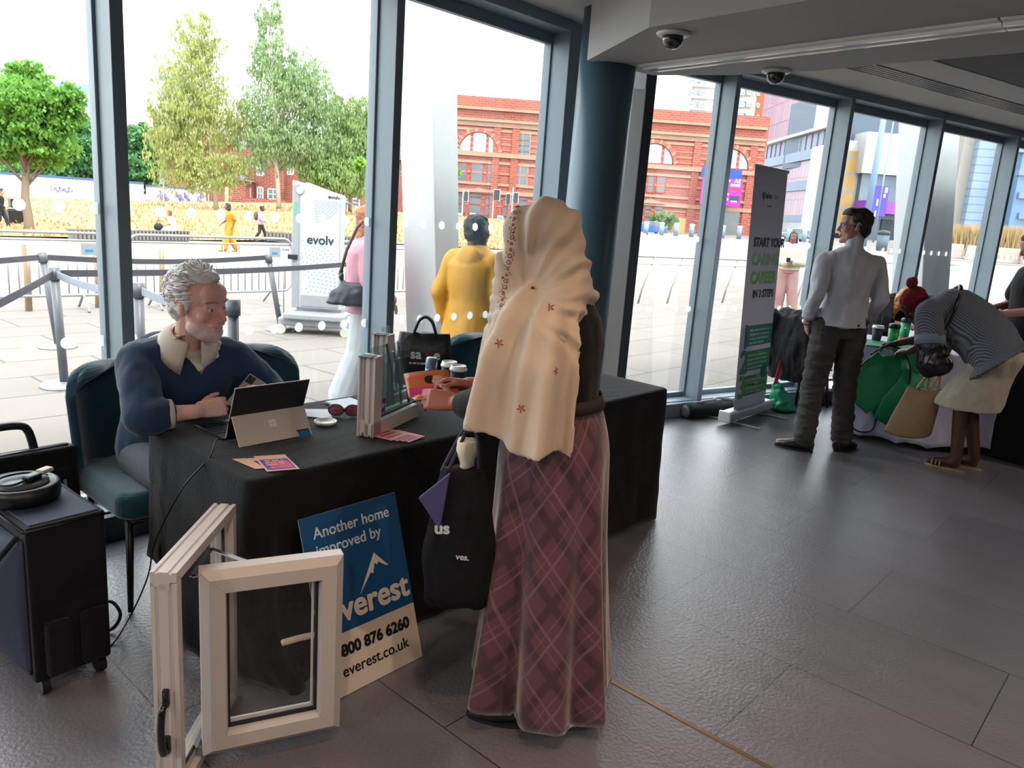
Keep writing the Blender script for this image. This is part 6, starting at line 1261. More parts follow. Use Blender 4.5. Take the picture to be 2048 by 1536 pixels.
ang = mth('MULTIPLY', mth('ARCTAN2', sx.outputs['Y'], sx.outputs['X']), mth('ADD', .235, mth('MULTIPLY', sx.outputs['Z'], -.06)))
def lines(c, per, w, off=0.):
    fr = mth('FRACT', mth('ADD', mth('MULTIPLY', c, 1/per), off)); d = mth('ABSOLUTE', mth('SUBTRACT', fr, .5)); r = N.new('ShaderNodeMapRange'); r.inputs['From Min'].default_value = w*.55; r.inputs['From Max'].default_value = w; r.inputs['To Min'].default_value = 1; r.inputs['To Max'].default_value = 0; L.new(d, r.inputs[0]); return r.outputs[0]
u_ = mth('ADD', ang, mth('MULTIPLY', sx.outputs['Z'], .55)); v_ = mth('SUBTRACT', ang, mth('MULTIPLY', sx.outputs['Z'], .75))
pale = mth('MINIMUM', mth('ADD', mth('ADD', lines(u_, .15, .035), lines(v_, .15, .035)), mth('MULTIPLY', mth('ADD', lines(u_, .15, .02, .2), lines(v_, .15, .02, .2)), .7)), 1.)
dark = mth('MINIMUM', mth('ADD', lines(u_, .15, .12, .5), lines(v_, .15, .12, .5)), 1.)
c1 = N.new('ShaderNodeMix'); c1.data_type = 'RGBA'; c1.inputs['A'].default_value = lin('593541')+(1,); c1.inputs['B'].default_value = lin('38242d')+(1,); L.new(mth('MULTIPLY', dark, .8), c1.inputs['Factor'])
c2 = N.new('ShaderNodeMix'); c2.data_type = 'RGBA'; c2.inputs['B'].default_value = lin('96737e')+(1,); L.new(c1.outputs['Result'], c2.inputs['A']); L.new(mth('MULTIPLY', pale, .3), c2.inputs['Factor'])
L.new(c2.outputs['Result'], b.inputs['Base Color']); b.inputs['Roughness'].default_value = .85; b.inputs['Sheen Weight'].default_value = .5; b.inputs['Sheen Roughness'].default_value = .4; mplaid = m
oW, JW, RW, hsW = person('woman in a cream headscarf and long plum plaid skirt standing at the table', PW, RZW, 1.635, poseW, '9a5f50', None, vox=.0055, hr=(rad(12), rad(-10), 0), fem=True, noear=True,
    hand=dict(L=grip((-.35, .95, .12), (-.75, -.15, .55), curls=((.5, .5, .4), (.6, .6, .4), (.7, .6, .4), (.7, .7, .4)), thumb=(.5, .3)), R=grip((-.6, .75, .1), (.5, .1, .8), curl=(.5, .5, .4))),
    wear=[('blouse', 'top', mtop, dict(t=.012, sleeve=.86, st=.004, tl=.3, lo=.06, hem=.0, fold=.008, vox=.009)), ('ankle_boot', 'shoes', mat('black_boots', '0e0f11', .5), dict(high=.1))])
# skirt with hanging folds
zt_, zb_ = 1.045, .055
def skirt(k, n=180):
    ring = []; t = k/28
    for i in range(n):
        a = 2*pi*i/n; f = .5*cos(7*a+.6)+.32*cos(11*a+1.9)+.3*cos(4*a+2.6+.5*t); am = .052*max(0, t-.1)**1.0
        hip = min(1, t/.2); rx = (.150+.036*sin(hip*pi/2)+.044*t**1.4); ry = (.125+.04*sin(hip*pi/2)+.055*t**1.4); r = 1+f*am/.2*1.25
        z = zt_*KW/KW+(zb_-zt_)*t+(.02*f-.014*cos(a+1.2))*t**3
        ring.append((rx*r*cos(a)-.005, ry*r*sin(a)-.02*t, z))
    return ring
q = MB(); q.loft([skirt(k) for k in range(29)], False, True); sk = obj('skirt', q, mplaid, oW, solid=-.004)
q = MB(); q.loft([[(x*1.03, y*1.03, z+.01) for x, y, z in skirt(k)[::4]] for k in (0, 1)], False, True); obj('waistband', q, mat('waistband', '1a1418', .8, bump=.3), sk, solid=.006)
# scarf: close fitting over the head, falling over the left shoulder and arm
mscarf = mat('cream_scarf', 'd8c6b2', .6, var=.08, scale=7, bump=.12, bscale=45, sheen=.25)
_nt = mscarf.node_tree; _tr = _nt.nodes.new('ShaderNodeBsdfTranslucent'); _tr.inputs[0].default_value = lin('e0cbb0')+(1,); _ms = _nt.nodes.new('ShaderNodeMixShader'); _ms.inputs[0].default_value = .3
_nt.links.new(_nt.nodes['Principled BSDF'].outputs[0], _ms.inputs[1]); _nt.links.new(_tr.outputs[0], _ms.inputs[2]); _nt.links.new(_ms.outputs[0], [n for n in _nt.nodes if n.type == 'OUTPUT_MATERIAL'][0].inputs[0])
hc = JW['head']; q = MB(); TH = M.Translation(hc) @ RW.to_4x4() @ M.Scale(hsW, 4); q.T = TH
q.ell((0, -.015, .034), (.092, .116, .10), nu=28, nv=18); q.ell((0, -.07, -.015), (.08, .07, .08)); q.ell((0, -.09, -.045), (.06, .042, .05)); q.ell((0, .05, .018), (.084, .068, .094)); q.ell((0, .05, -.06), (.082, .065, .075))
q.T = M.Identity(4); q.cap(hc+V((0, -.02, -.08)), JW['neck']+V((0, .01, .0)), .085, .098); q.cap(JW['neck']+V((-.03, .06, -.02)), JW['chest']+V((-.05, .115, .02)), .075, .06)
q.cap(JW['neck']+V((-.02, -.035, .035)), JW['neck']+V((.05, -.045, -.03)), .078, .072); q.cap(JW['neck']+V((-.02, -.04, .0)), JW['neck']+V((-.09, -.05, -.05)), .075, .075)
q.cap(hc+RW @ V((-.04, .085, -.04)), JW['chest']+V((-.10, .12, .03)), .045, .07)
q.cap(JW['shL']+V((.04, 0, .0)), JW['shL'].lerp(JW['elL'], .55), .085, .092); q.cap(JW['neck']+V((0, -.01, -.02)), JW['shL']+V((0, 0, .0)), .062, .078)
def cape(j, n=46, jn=14):
    t = j/jn; outer = []; inner = []; a0, a1 = rad(62+6*t), rad(228-6*t)
    z = 1.40*KW/KW-(.465*t) 
    for i in range(n+1):
        s = i/n; a = a0+(a1-a0)*s; g = min(1, t*3.2); ex = .08+.145*sin(min(1, t/.24)*pi/2); ey = .085+.062*sin(min(1, t/.26)*pi/2)+.02*t
        arm = .055*max(0, cos(a-pi))*min(1, t*2.2); fld = (.014+.03*t)*(.55*cos(9*a+.8)+.45*cos(15*a+2.2+2*t))
        r = 1+(fld+arm)/.17; x = ex*r*cos(a)-.02; y = ey*r*sin(a)+.01+(.035*t if sin(a) > .3 else 0)
        zz = z+.02+.02*sin(a)*(1-t)-(.07*max(0, -cos(a))*min(1, t*3)*(1-t)**2)-.03*t*sin(2*a+.5)+.012*t*cos(7*a)
        outer.append((x, y, zz)); inner.append((x*(1-.055), y*(1-.07), zz))
    return outer+inner[::-1]
q.loft([cape(j) for j in range(15)], True, True)
q.cap(JW['neck']+V((-.01, -.005, .05)), JW['neck']+V((-.02, -.005, -.07)), .098, .11)
me = blob(q, .0062, 16)
def sfold(p, n):
    h = (RW.inverted() @ (p-hc)); d = V((p.x*14, p.y*14, p.z*3.2)); f = .0045*nz(d, 1.1, 3)+.003*nz(d, 2.6, 8)
    if p.z > 1.16:      # folds fan out from under the chin over the back of the head
        dy, dz = h.y-.05, h.z+.15; a = math.atan2(dy, dz); r = math.hypot(dy, dz); w_ = nz(h, 9)*.9
        f = min(1., (r/.15)**2)*(.0088*sin(a*15+w_*2+h.x*20)+.0055*sin(a*27+w_*3+1.3+h.x*12))*(.6+.6*nz((h.x*8, a*2, 1), 1.))-.003*max(0, nz((a*7, h.x*6, r*4), 1.6))
    return n*f*max(0., min(1., (p.z-1.16)/.2))+n*(0 if p.z > 1.34 else .005*nz((math.atan2(p.y, p.x)*6, p.z*1.5, 2), 1.))
warp(me, sfold); sc_ = obj('headscarf', me, mscarf, oW, fixn=False)
# red embroidery along the front edge and scattered sprigs
bv = BVHTree.FromPolygons([v.co for v in me.vertices], [tuple(p.vertices) for p in me.polygons]); Iw = wmat(oW).inverted(); q = MB()
def onscarf(px, py):
    o_ = Iw @ CAM; d = (Iw.to_3x3() @ ray(px, py)).normalized(); r = bv.ray_cast(o_, d); return r[0], r[1]
path = [(1040, 402), (1031, 425), (1026, 450), (1024, 475), (1021, 500), (1017, 525), (1013, 550), (1009, 575), (1004, 600), (1000, 622)]
rg = random.Random(2)
for k in range(len(path)-1):
    for f in (0, .5):
        x = path[k][0]*(1-f)+path[k+1][0]*f; y = path[k][1]*(1-f)+path[k+1][1]*f; p, n = onscarf(x, y)
        if p is None: continue
        T = frame(p+n*.0008, n.orthogonal(), n.cross(n.orthogonal())); r = .0075 if (k+int(2*f)) % 2 else .0045
        q.T = T; q.tube([(r*cos(a)*(1-.03*j), r*sin(a)*(1-.03*j), 0) for j, a in enumerate([i*.42 for i in range(18)])], .0010, 4)
        for j in range(4): a = rg.random()*6.3; q.ell((.0125*cos(a), .0125*sin(a), 0), (.0026, .0015, .001), nu=6, nv=4)
ems = obj('embroidery', q, mat('thread_maroon', '7a2f38', .6), sc_, False); 
for x, y in ((998, 686), (1100, 615), (1042, 817), (1112, 742)):
    p, n = onscarf(x, y)
    if p is None: continue
    T = frame(p+n*.0006, n.orthogonal(), n.cross(n.orthogonal())); q = MB(T)
    for j in range(5): a = j*1.25+.4; q.ell((.007*cos(a), .007*sin(a), 0), (.006, .0022, .0008), R=M.Rotation(a, 3, 'Z'), nu=8, nv=4)
    obj('sprig', q, mat('thread_red', '9a4a44', .6), sc_)
# loose pale sleeve end hanging under the forearm
el_ = V(IW @ V((-.53, 1.50, .89))); q = MB()
q.rings([(el_+V((.02, .05, .02)), .045, .035, (1, 0, 0), (0, 1, 0)), (el_+V((.0, .04, -.04)), .04, .022, (1, 0, 0), (0, 1, 0)), (el_+V((-.012, .03, -.10)), .034, .016, (1, 0, 0), (0, 1, 0)), (el_+V((-.01, .025, -.155)), .016, .010, (1, 0, 0), (0, 1, 0)), (el_+V((0, .02, -.17)), .008, .006, (1, 0, 0), (0, 1, 0))], 20)
me = blob(q, .006, 2); fold(me, .006, 30); obj('sleeve_end', me, mat('pale_chiffon', 'c9c4b4', .6, var=.1), oW, fixn=False)
# leaflets in her hand
hw = V((-.43, 1.80, .995)); 
def held(c, dx, dy, lb, fn, w=.105, h=.15):
    T = frame(c, dx, dy); t = thing('leaflet', lb, 'leaflet', tuple(c)); q = MB(T); q.grid(lambda u, v: ((u-.5)*h, (v-.5)*w, .006*sin(pi*u)), 8, 4); obj('card', q, mat('glossy_card', 'b8623c', .3, var=.15, scale=20), t, True, solid=.0012); fn(T, t); return t
def art1(T, t):
    q = MB(T); q.box((-.004, -.032, .0065), (.13, .03, .0012)); obj('pink_band', q, mpink, t, True)
    q = MB(T); q.ell((.03, .01, .0072), (.022, .017, .0014)); obj('portrait_face', q, mat('print_skin', 'c98a68', .4), t, True); q = MB(T); q.ell((.005, .012, .0068), (.02, .019, .0014)); obj('portrait_hair', q, mat('print_hair', '1c1216', .4), t, True)
held(V((-.42, 1.86, 1.005)), (.82, -.5, .1), (.42, .62, .55), 'orange leaflet with a small portrait held up by the woman in the headscarf', art1)
def art2(T, t): q = MB(T); q.box((.0, .0, .0068), (.09, .06, .0012)); obj('yellow_panel', q, mat('print_yellow', 'c8a02c', .4), t, True)
held(V((-.415, 1.825, .985)), (.8, -.58, .05), (.45, .75, .25), 'pink leaflet held underneath the portrait leaflet by the woman', art2)
# tote bag hanging from her left arm
bc = V((-.575, 1.52, .62)); t = thing('tote_bag', 'dark cloth tote bag with pale lettering hanging from the arm of the scarfed woman', 'bag', tuple(bc-V((0, 0, .2))), math.atan2(RH.y, RH.x)); Wt = wmat(t); mtote = mat('tote_black', '0a0c12', .85, spec=.25, var=.2, bump=.3, bscale=90)
rows = []
for j in range(13):
    v = j/12; z = .0+.42*v; w_ = .098+.014*sin(pi*v)-.035*v*v; rows.append([((w_)*cos(a)+.01*nz((3*cos(a), v*4, 1), 1), (.028+.02*(1-v))*sin(a)+.010*nz((5*cos(a), v*5, 3), 1), z+.02*nz((2*cos(a), 1, v), 1)) for a in [2*pi*k/40 for k in range(40)]])
q = MB(); q.loft(rows, True, True); obj('body', q, mtote, t)
q = MB(); q.extr([(-.125, -.03, .33), (-.035, -.045, .42), (-.055, -.05, .24)], (0, .012, 0)); obj('purple_fold', q, mat('tote_purple', '3a3560', .8), t, bevel=.004)
mt2 = mat('tote_print', 'b9bcc2', .6)
text('lettering', 'us', .05, mt2, t, Wt @ frame((-.07, -.062, .24), (1, 0, .05), (0, 0, 1)), .0006, .002); text('lettering', 'ves.', .026, mt2, t, Wt @ frame((-.005, -.062, .165), (1, 0, -.05), (0, 0, 1)), .0006, .0006)
aL = V((-.475, 1.575, 1.01))
for dx in (-.05, .045):
    b0 = Wt @ V((dx, -.01, .40)); obj('strap', MB().tube([tuple(x) for x in smooth([b0, b0.lerp(aL, .5)+V((-.01, -.01, 0)), aL+V((-.045, -.02, -.02)), aL+V((-.02, .01, .045)), aL+V((.03, .03, -.02)), b0.lerp(aL, .45)+V((.02, .03, 0)), b0+V((.01, .03, 0))])], .006, 6), mat('strap_navy', '20233a', .8), t, True)
# ================================================================ right hand group
# roll-up banner
BP = V((3.665, 2.77, 0)); t = thing('roll_up_banner', 'tall roll-up banner about starting a caring career, standing by the right windows', 'banner', (4.06, 2.77, 0)); lean = -.2
obj('base_case', MB().bb((3.64, 2.72, .03), (4.47, 2.82, .115)), mat('banner_alu', 'b9bbbf', .35, .4), t, True, bevel=.02); obj('end_cap', MB().bb((3.628, 2.715, .025), (3.655, 2.825, .12)), mwhite, t, True, bevel=.012)
for x in (3.78, 4.3): obj('foot', MB().bb((x-.012, 2.52, .004), (x+.012, 3.02, .014)), MATS['banner_alu'], t, True); obj('riser', MB().bb((x-.012, 2.75, .012), (x+.012, 2.79, .035)), MATS['banner_alu'], t, True)
b0, b1, w_ = V((3.775, 2.765, .10)), V((3.575, 2.765, 2.045)), .59; Tbn = frame(b0, (1, 0, 0), b1-b0); hgt = (b1-b0).length
Tsh = M(((1, (b1.x-b0.x)/hgt, 0, b0.x), (0, 0, -1, b0.y), (0, (b1.z-b0.z)/hgt, 0, b0.z), (0, 0, 0, 1)))
q = MB(Tsh); q.box((w_/2, hgt/2, 0), (w_, hgt, .002)); obj('panel', q, mat('banner_white', 'c9c8d0', .5, var=.02), t, True)
obj('top_bar', MB().bar(tuple(b1+V((-.01, 0, 0))), tuple(b1+V((w_+.01, 0, 0))), .02, .025), MATS['banner_alu'], t, True, bevel=.004); obj('support_pole', MB().tube([(4.07, 2.79, .1), (3.88, 2.79, 2.03)], .009, 8), MATS['banner_alu'], t, True)
mg1, mg2, mg3, mgk = mat('banner_teal', '1f6b62', .5, var=.1), mat('banner_green', '1f7a50', .5, var=.1), mat('banner_lime', '4f9a3a', .5, var=.1), mat('banner_ink', '33414f', .5)
mgl = mat('banner_pale_green', '8fbf92', .5)
def bt(s, x, y, sz, m, b_=0., par=None, sp=1.): return text('lettering', s, sz, m, par or t, Tsh @ M.Translation((x, y, .0022)), .0003, b_, 'LEFT', sp)
q = MB(Tsh); q.lathe([(.018, 0), (.026, 0), (.026, .002), (.018, .002)], 20, (.19, hgt-.205, .001)); q.box((.19, hgt-.235, .0018), (.02, .018, .001)); obj('round_emblem', q, mg2, t, True)
bt('hales', .205, hgt-.225, .065, mgk, .002); bt('care', .36, hgt-.225, .065, mgl, .001); words(t, mgk, Tsh @ M.Translation((0, 0, .002)), .27, hgt-.285, .08, .016, 1)
bt('START YOUR', .09, hgt-.60, .095, mgk, .006); bt('CARING', .09, hgt-.745, .13, mgl, .008); bt('CAREER', .09, hgt-.895, .13, mat('banner_mid_green', '7fb56a', .5), .008); bt('IN 3 STEPS', .15, hgt-1.01, .085, mgk, .005)
for k, (m_, s) in enumerate(((mg1, '1'), (mg2, '2'), (mg3, '3'))):
    y = hgt-1.33-k*.215; q = MB(Tsh); q.box((.36, y, .0012), (.46, .175, .001)); p_ = obj('step_panel', q, m_, t, True); bt(s, .035, y-.095, .27, m_, .010, t)
    words(p_, mgl, Tsh @ M.Translation((0, 0, .002)), .17, y+.045, .36, .020, 4, 1.8, k+2)
q = MB(Tsh); q.tube([(.50+.06*cos(a), .30+.06*sin(a), .002) for a in [2*pi*k/24 for k in range(25)]], .003, 4); q.lathe([(0, 0), (.06, 0), (.06, .002), (0, .002)], 24, (.50, .30, .001)); q.box((.55, .265, .0018), (.04, .05, .001)); obj('speech_emblem', q, mg1, t, True)
for x, y, w, h, sd_ in ((.10, .27, .30, .018, 1), (.10, .20, .30, .022, 2), (.09, .12, .36, .022, 3), (.43, .20, .13, .032, 4)): words(t, mgk, Tsh @ M.Translation((0, 0, .002)), x, y, w, h, 1, 1.7, sd_)
# black carry case on the floor beside it
t = thing('banner_carry_case', 'black padded carry case lying open on the floor left of the banner', 'bag', (3.75, 3.02, 0), rad(-14))
rows = []
for x, r in ((-.22, .055), (-.15, .06), (0, .065), (.2, .06), (.42, .055), (.5, .03)): rows.append([(x, r*1.25*cos(a)+.01*nz((x*9, a, 0), 1), .062+r*.95*sin(a)+.01*nz((x*8, a, 3), 1)) for a in [2*pi*k/18 for k in range(18)]])
me = MB().loft(rows, True, True).mesh('b'); obj('body', me, mnyl, t); obj('opening', MB().lathe([(.03, 0), (.052, 0), (.052, .012), (.03, .012)], 20, (-.225, 0, .062), M.Rotation(pi/2, 4, 'Y')), mat('case_lining', '5a5c64', .6), t); obj('strap', MB().tube([tuple(x) for x in smooth([(-.1, .02, .12), (.05, -.03, .145), (.2, .03, .14), (.35, 0, .12)])], .012, 6), mat('strap_grey', '8d8f97', .7), t)
# ---------------------------------------------------------------- standing man in white shirt
mshirtw = mat('white_shirt', 'c3c4cc', .75, var=.05, bump=.12, bscale=50); mtrs = mat('grey_chinos', '3f3b3b', .85, var=.15, bump=.2, bscale=90)
PS = V((3.655, 1.985, 0)); RZS = math.atan2(FH.y, FH.x)-pi/2+rad(6)
def hair_s(o, J, R, hs):
    T = M.Translation(J['head']) @ R.to_4x4() @ M.Scale(hs, 4); q = MB(T); e = q.ell
    e((0, -.024, .05), (.083, .096, .084), nu=24, nv=16); e((0, -.06, -.012), (.069, .052, .072)); e((0, .03, .088), (.06, .062, .042)); e((.01, .065, .088), (.045, .03, .026))
    for k in (-1, 1): e((k*.068, -.02, .012), (.014, .044, .048))
    me = blob(q, .005, 3); fold(me, .005, 45); obj('hair', me, mat('dark_brown_hair', '17110e', .45, var=.3, scale=120, bump=.4, bscale=200), o, fixn=False)
oS, JS, RS, hsS = person('man in a white shirt and dark trousers with hands in pockets', PS, RZS, 1.765, dict(shL=(-.185, -.01, 1.375), shR=(.185, -.01, 1.375), elL=(-.25, -.06, 1.13), wrL=(-.225, .06, .935), elR=(.245, -.05, 1.13), wrR=(.235, .07, .955), hipL=(-.09, 0, .92), hipR=(.09, 0, .92), knL=(-.12, .02, .5), anL=(-.165, -.06, .085), toL=(-.30, .05, .03), knR=(.12, .015, .5), anR=(.15, -.01, .085), toR=(.27, .06, .03)), 'b98a7c', ('short', '17110e'), vox=.0055, hr=(rad(72), rad(2), 0), hairfn=hair_s,
    hand=dict(L=dict(dir=(.35, .3, -.9), back=(-.9, .1, -.3), side=1), R=dict(dir=(-.35, .3, -.9), back=(.9, .1, -.3), side=-1)),
    wear=[('shirt', 'top', mshirtw, dict(t=.022, sleeve=.80, lo=-.02, hem=.026, st=-.004, collar=True, fold=.02, fs=9, fst=(1, 1, .55), vox=.008)), ('trousers', 'legs', mtrs, dict(t=.02, wide=.008, rise=.10, fold=.012, fs=13, fst=(.6, .6, 1.6), vox=.008)), ('shoe', 'shoes', mat('black_leather_shoe', '121215', .3), dict(high=.03))])
for s in 'LR':
    a, b_ = JS['el'+s], JS['wr'+s]; d = (b_-a).normalized(); c = a.lerp(b_, .56); u = d.orthogonal().normalized(); v = d.cross(u); q = MB(); q.rings([(c, .05, .05, u, v), (c+d*.05, .049, .049, u, v), (c+d*.052, .042, .042, u, v)], 20); obj('rolled_cuff', q, mshirtw, oS)
T = M.Translation(JS['head']) @ RS.to_4x4() @ M.Scale(hsS, 4); mgla = mat('glasses_black', '121214', .3)
q = MB(T)
for k in (-1, 1): q.tube([(k*.033+.024*cos(a), 0.094-.012*(1 if k*cos(a) > .4 else 0), .018*sin(a)) for a in [2*pi*i/20 for i in range(21)]], .0022, 6); q.tube([(k*.057, .083, .006), (k*.078, .03, .006), (k*.08, -.02, 0)], .002, 6)
q.tube([(-.009, .096, .004), (.009, .096, .004)], .002, 6); obj('glasses', q, mgla, oS)
q = MB(); a, b_ = JS['elL'], JS['wrL']; d = (b_-a).normalized(); u = d.orthogonal().normalized(); v = d.cross(u); c = a.lerp(b_, .93); q.rings([(c, .036, .036, u, v), (c+d*.02, .035, .035, u, v)], 20); obj('watch', q, mat('watch_steel', 'a9abae', .3, .8), oS)
# ---------------------------------------------------------------- table under the white cloth
E1 = V((.94, .34, 0)).normalized(); E2 = V((.42, -.91, 0)).normalized(); O_ = V((4.27, 2.04, 0))
cs = [O_, O_+E2*1.25, O_+E2*1.25+E1*.8, O_+E1*.8]
mwc = mat('white_cloth', 'b9bad0', .8, var=.05, bump=.15, bscale=70)
t = thing('exhibitor_table', 'table under the white cloth beside the man in the white shirt', 'table', tuple((cs[0]+cs[2])/2)); q = MB()
obj('tabletop', MB().extr([tuple(c+(((cs[0]+cs[2])/2)-c)*.05+V((0, 0, .71))) for c in cs], (0, 0, .025)), MATS['table_grey'], t, True)
for c in cs: p = c.lerp((cs[0]+cs[2])/2, .15); obj('leg', MB().tube([(p.x, p.y, 0), (p.x, p.y, .71)], .014, 8), mchrome, t, True)
def fdr2(p, n, t_):
    e = V((0, 0, 0)); d1 = (p-cs[1]).length
    if (p-cs[0]).length < .5 and t_ > .5: e += V((-.05, .0, 0))*(t_-.5)
    f = max(0, 1-abs((p-O_).dot(E2)-.62)/.42)
    if n.dot(-E1) > .5: e += V((-.16, -.06, 0))*f*t_**2
    return e
o = drape('tablecloth', [tuple(c) for c in cs], .742, lambda p: .035+.05*abs(nz((p.x*4, p.y*4, 0), 1)), mwc, out=.06, amp=.04, freq=10, seed=9., fn=fdr2, nper=200, nv=20); tag(o, 'white cloth hanging in folds over the table beside the man in the white shirt', 'tablecloth')
TZ2 = .7465
q = MB(); A_ = O_+E2*.06-E1*.012; P4 = [A_+V((0, 0, TZ2)), A_+E2*.62+V((0, 0, TZ2)), A_+E2*.52+E1*.3+V((0, 0, TZ2)), A_+E1*.42+V((0, 0, TZ2))]
gr = mat('green_cloth', '12805a', .7, var=.15, bump=.2); q.extr([tuple(p) for p in P4], (0, 0, .002)); q.extr([tuple(A_+E2*.18-E1*.035+V((0, 0, TZ2))), tuple(A_+E2*.60-E1*.035+V((0, 0, TZ2))), tuple(A_+E2*.38-E1*.06+V((0, 0, .55)))], tuple(-E1*.003)); o = obj('green_runner', q, gr); tag(o, 'green cloth laid corner-wise over the front edge of the white table', 'table runner')
# cups and bottles on it
mgre = mat('green_tumbler', '12a060', .35, var=.05)
def tumbler(p, lb): t = thing('travel_tumbler', lb, 'tumbler', (p.x, p.y, TZ2+.002), 0, 'green tumblers on the white table'); obj('body', MB().lathe([(0, 0), (.034, 0), (.036, .005), (.042, .135), (0, .135)], 24), mgre, t); obj('lid', MB().lathe([(0, .135), (.044, .135), (.045, .15), (.043, .165), (.03, .172), (0, .172)], 24), mblack, t); obj('tiny_emblem', MB().box((-.038, -.012, .09), (.004, .014, .014)), mtw, t)
def z2(px, py): d = ray(px, py); return CAM+d*((TZ2-CAM.z)/d.z)
tumbler(z2(1783, 690), 'green tumbler with black lid nearer the table edge'); tumbler(z2(1807, 676), 'green tumbler with black lid by the blonde woman')
p = z2(1752, 681); cup(p.x, p.y, 'dark takeaway cup with pale rim behind the white-shirted man', TZ2, mat('cup_navy', '23262c', .6), True, .11, .045)
p = z2(1768, 664); t = thing('display_screen', 'upright glossy display panel standing on the white table', 'display', tuple(p), RZS+rad(20)); obj('panel', MB().box((0, 0, .165), (.115, .012, .33)), mtabd, t, bevel=.006); obj('face', MB().box((0, -.0075, .19), (.1, .002, .25)), mat('mirror_panel', '9aa39a', .08, .9), t)
cols = (mpur, mpink, mat('print_blue', '2a62b0', .4), mat('print_red', 'b03a34', .5), mpaper)
for k, (px, py, lb) in enumerate(((1800, 683, 'blue leaflet lying beside the green tumbler'), (1812, 688, 'pink leaflet lying on the white table by the signing hands'), (1822, 684, 'purple leaflet near the hand of the blonde woman'), (1808, 678, 'pale sheet under the coloured leaflets on the white table'), (1828, 690, 'red pen leaflet next to the bent woman'))):
    p = z2(px, py); o = obj('flyer', MB().box((0, 0, .0015), (.1, .15, .002)), cols[k]); o.location = (p.x, p.y, TZ2+.003+k*.0022); o.rotation_euler = (0, 0, k*.7); tag(o, lb, 'leaflet')
# green drawstring bag hanging over the edge
pA = O_+E2*.20-E1*.085; t = thing('drawstring_bag', 'green drawstring bag hanging from the white table by its black cord', 'bag', (pA.x, pA.y, .2)); mgb = mat('green_nylon', '118a5e', .45, var=.12, bump=.3, bscale=20)
def hp(a, z, o_=0): v = O_+E2*a-E1*(.085+o_+.05*(.7-z)); return (v.x, v.y, z)
q = MB(); rows = []
for z, a0, a1 in ((.69, .14, .38), (.55, .02, .42), (.4, -.02, .36), (.28, .06, .28), (.24, .12, .2)): rows.append([hp(a0+(a1-a0)*(.5-.5*cos(pi*k/12)), z+.02*sin(k), (.022*sin(pi*k/12))) for k in range(13)]+[hp(a1+(a0-a1)*(.5-.5*cos(pi*k/12)), z+.02*sin(12-k), -.006) for k in range(1, 12)])
q.loft(rows, True, True); obj('body', q, mgb, t, True)
q = MB(); rows = []
for z, a0, a1 in ((.57, .36, .58), (.45, .32, .60), (.32, .24, .46), (.17, .20, .36)): rows.append([hp(a0+(a1-a0)*(.5-.5*cos(pi*k/12)), z-.1*(k/12-.5), .03+.02*sin(pi*k/12)) for k in range(13)]+[hp(a1+(a0-a1)*(.5-.5*cos(pi*k/12)), z-.1*((12-k)/12-.5), .02) for k in range(1, 12)])
q.loft(rows, True, True); obj('folded_flap', q, mgb, t, True)
for pts in ([hp(.1, .66, .03), hp(.0, .52, .04), hp(-.03, .35, .04), hp(.02, .16, .04), hp(.10, .08, .04), hp(.2, .1, .05), hp(.22, .2, .05)], [hp(.30, .76, .02), hp(.36, .70, .04), hp(.4, .6, .05), hp(.4, .5, .06)], [hp(.1, .69, .03), hp(.2, .765, .02), hp(.30, .76, .02)]): obj('cord', MB().tube([tuple(x) for x in smooth(pts)], .007, 6), mblack, t, True)
# cream tote bag
mcan = mat('cream_canvas', 'b59c78', .85, var=.1, bump=.25, bscale=60); pT = V((4.03, 1.475, 0)); t = thing('canvas_tote', 'cream canvas tote bag hanging from the arm of the bending woman', 'bag', (pT.x, pT.y, .17), math.atan2(-.78, .62))
q = MB(); rows = []
for z, w0, w1, d in ((0, -.19, .13, .04), (.02, -.2, .14, .055), (.15, -.16, .15, .05), (.30, -.11, .16, .03), (.36, -.09, .165, .012)): rows.append([((w0+w1)/2+(w1-w0)/2*cos(a), d*sin(a)+.006*nz((4*cos(a), z*9, 1), 1), z+.012*cos(a*2)) for a in [2*pi*k/32 for k in range(32)]])
q.loft(rows, True, True); obj('body', q, mcan, t)
for y, x0, x1 in ((-.012, -.03, .06), (.012, .05, .13)): obj('handle', MB().tube([tuple(x) for x in smooth([(x0, y, .36), (.06, y, .52), (.13, y, .68), (.15, y, .69), (.15, y*-1, .66), (.13, y, .52), (x1, y, .37)])], .010, 6), mcan, t)
# ---------------------------------------------------------------- bending woman with red bobble hat
PB = V((4.02, 1.17, 0)); RZB = rad(4); IB = (M.Translation(PB) @ M.Rotation(RZB, 4, 'Z')).inverted(); KB = 1.66/1.75
def wb(*p): return tuple((IB @ V(p))/KB)
m, N, L, b = node_mat('striped_shirt'); tc = N.new('ShaderNodeTexCoord'); wv = N.new('ShaderNodeTexWave'); wv.bands_direction = 'X'; wv.inputs['Scale'].default_value = 24; wv.inputs['Distortion'].default_value = .6; wv.inputs['Detail'].default_value = 0
cr = N.new('ShaderNodeMix'); cr.data_type = 'RGBA'; cr.inputs['A'].default_value = lin('3d4450')+(1,); cr.inputs['B'].default_value = lin('7c7f85')+(1,); mpx = N.new('ShaderNodeMapping'); mpx.inputs['Rotation'].default_value = (.2, .5, .3); L.new(tc.outputs['Object'], mpx.inputs[0]); L.new(mpx.outputs[0], wv.inputs['Vector']); L.new(wv.outputs['Fac'], cr.inputs['Factor']); L.new(cr.outputs['Result'], b.inputs['Base Color']); b.inputs['Roughness'].default_value = .85; mstr = m
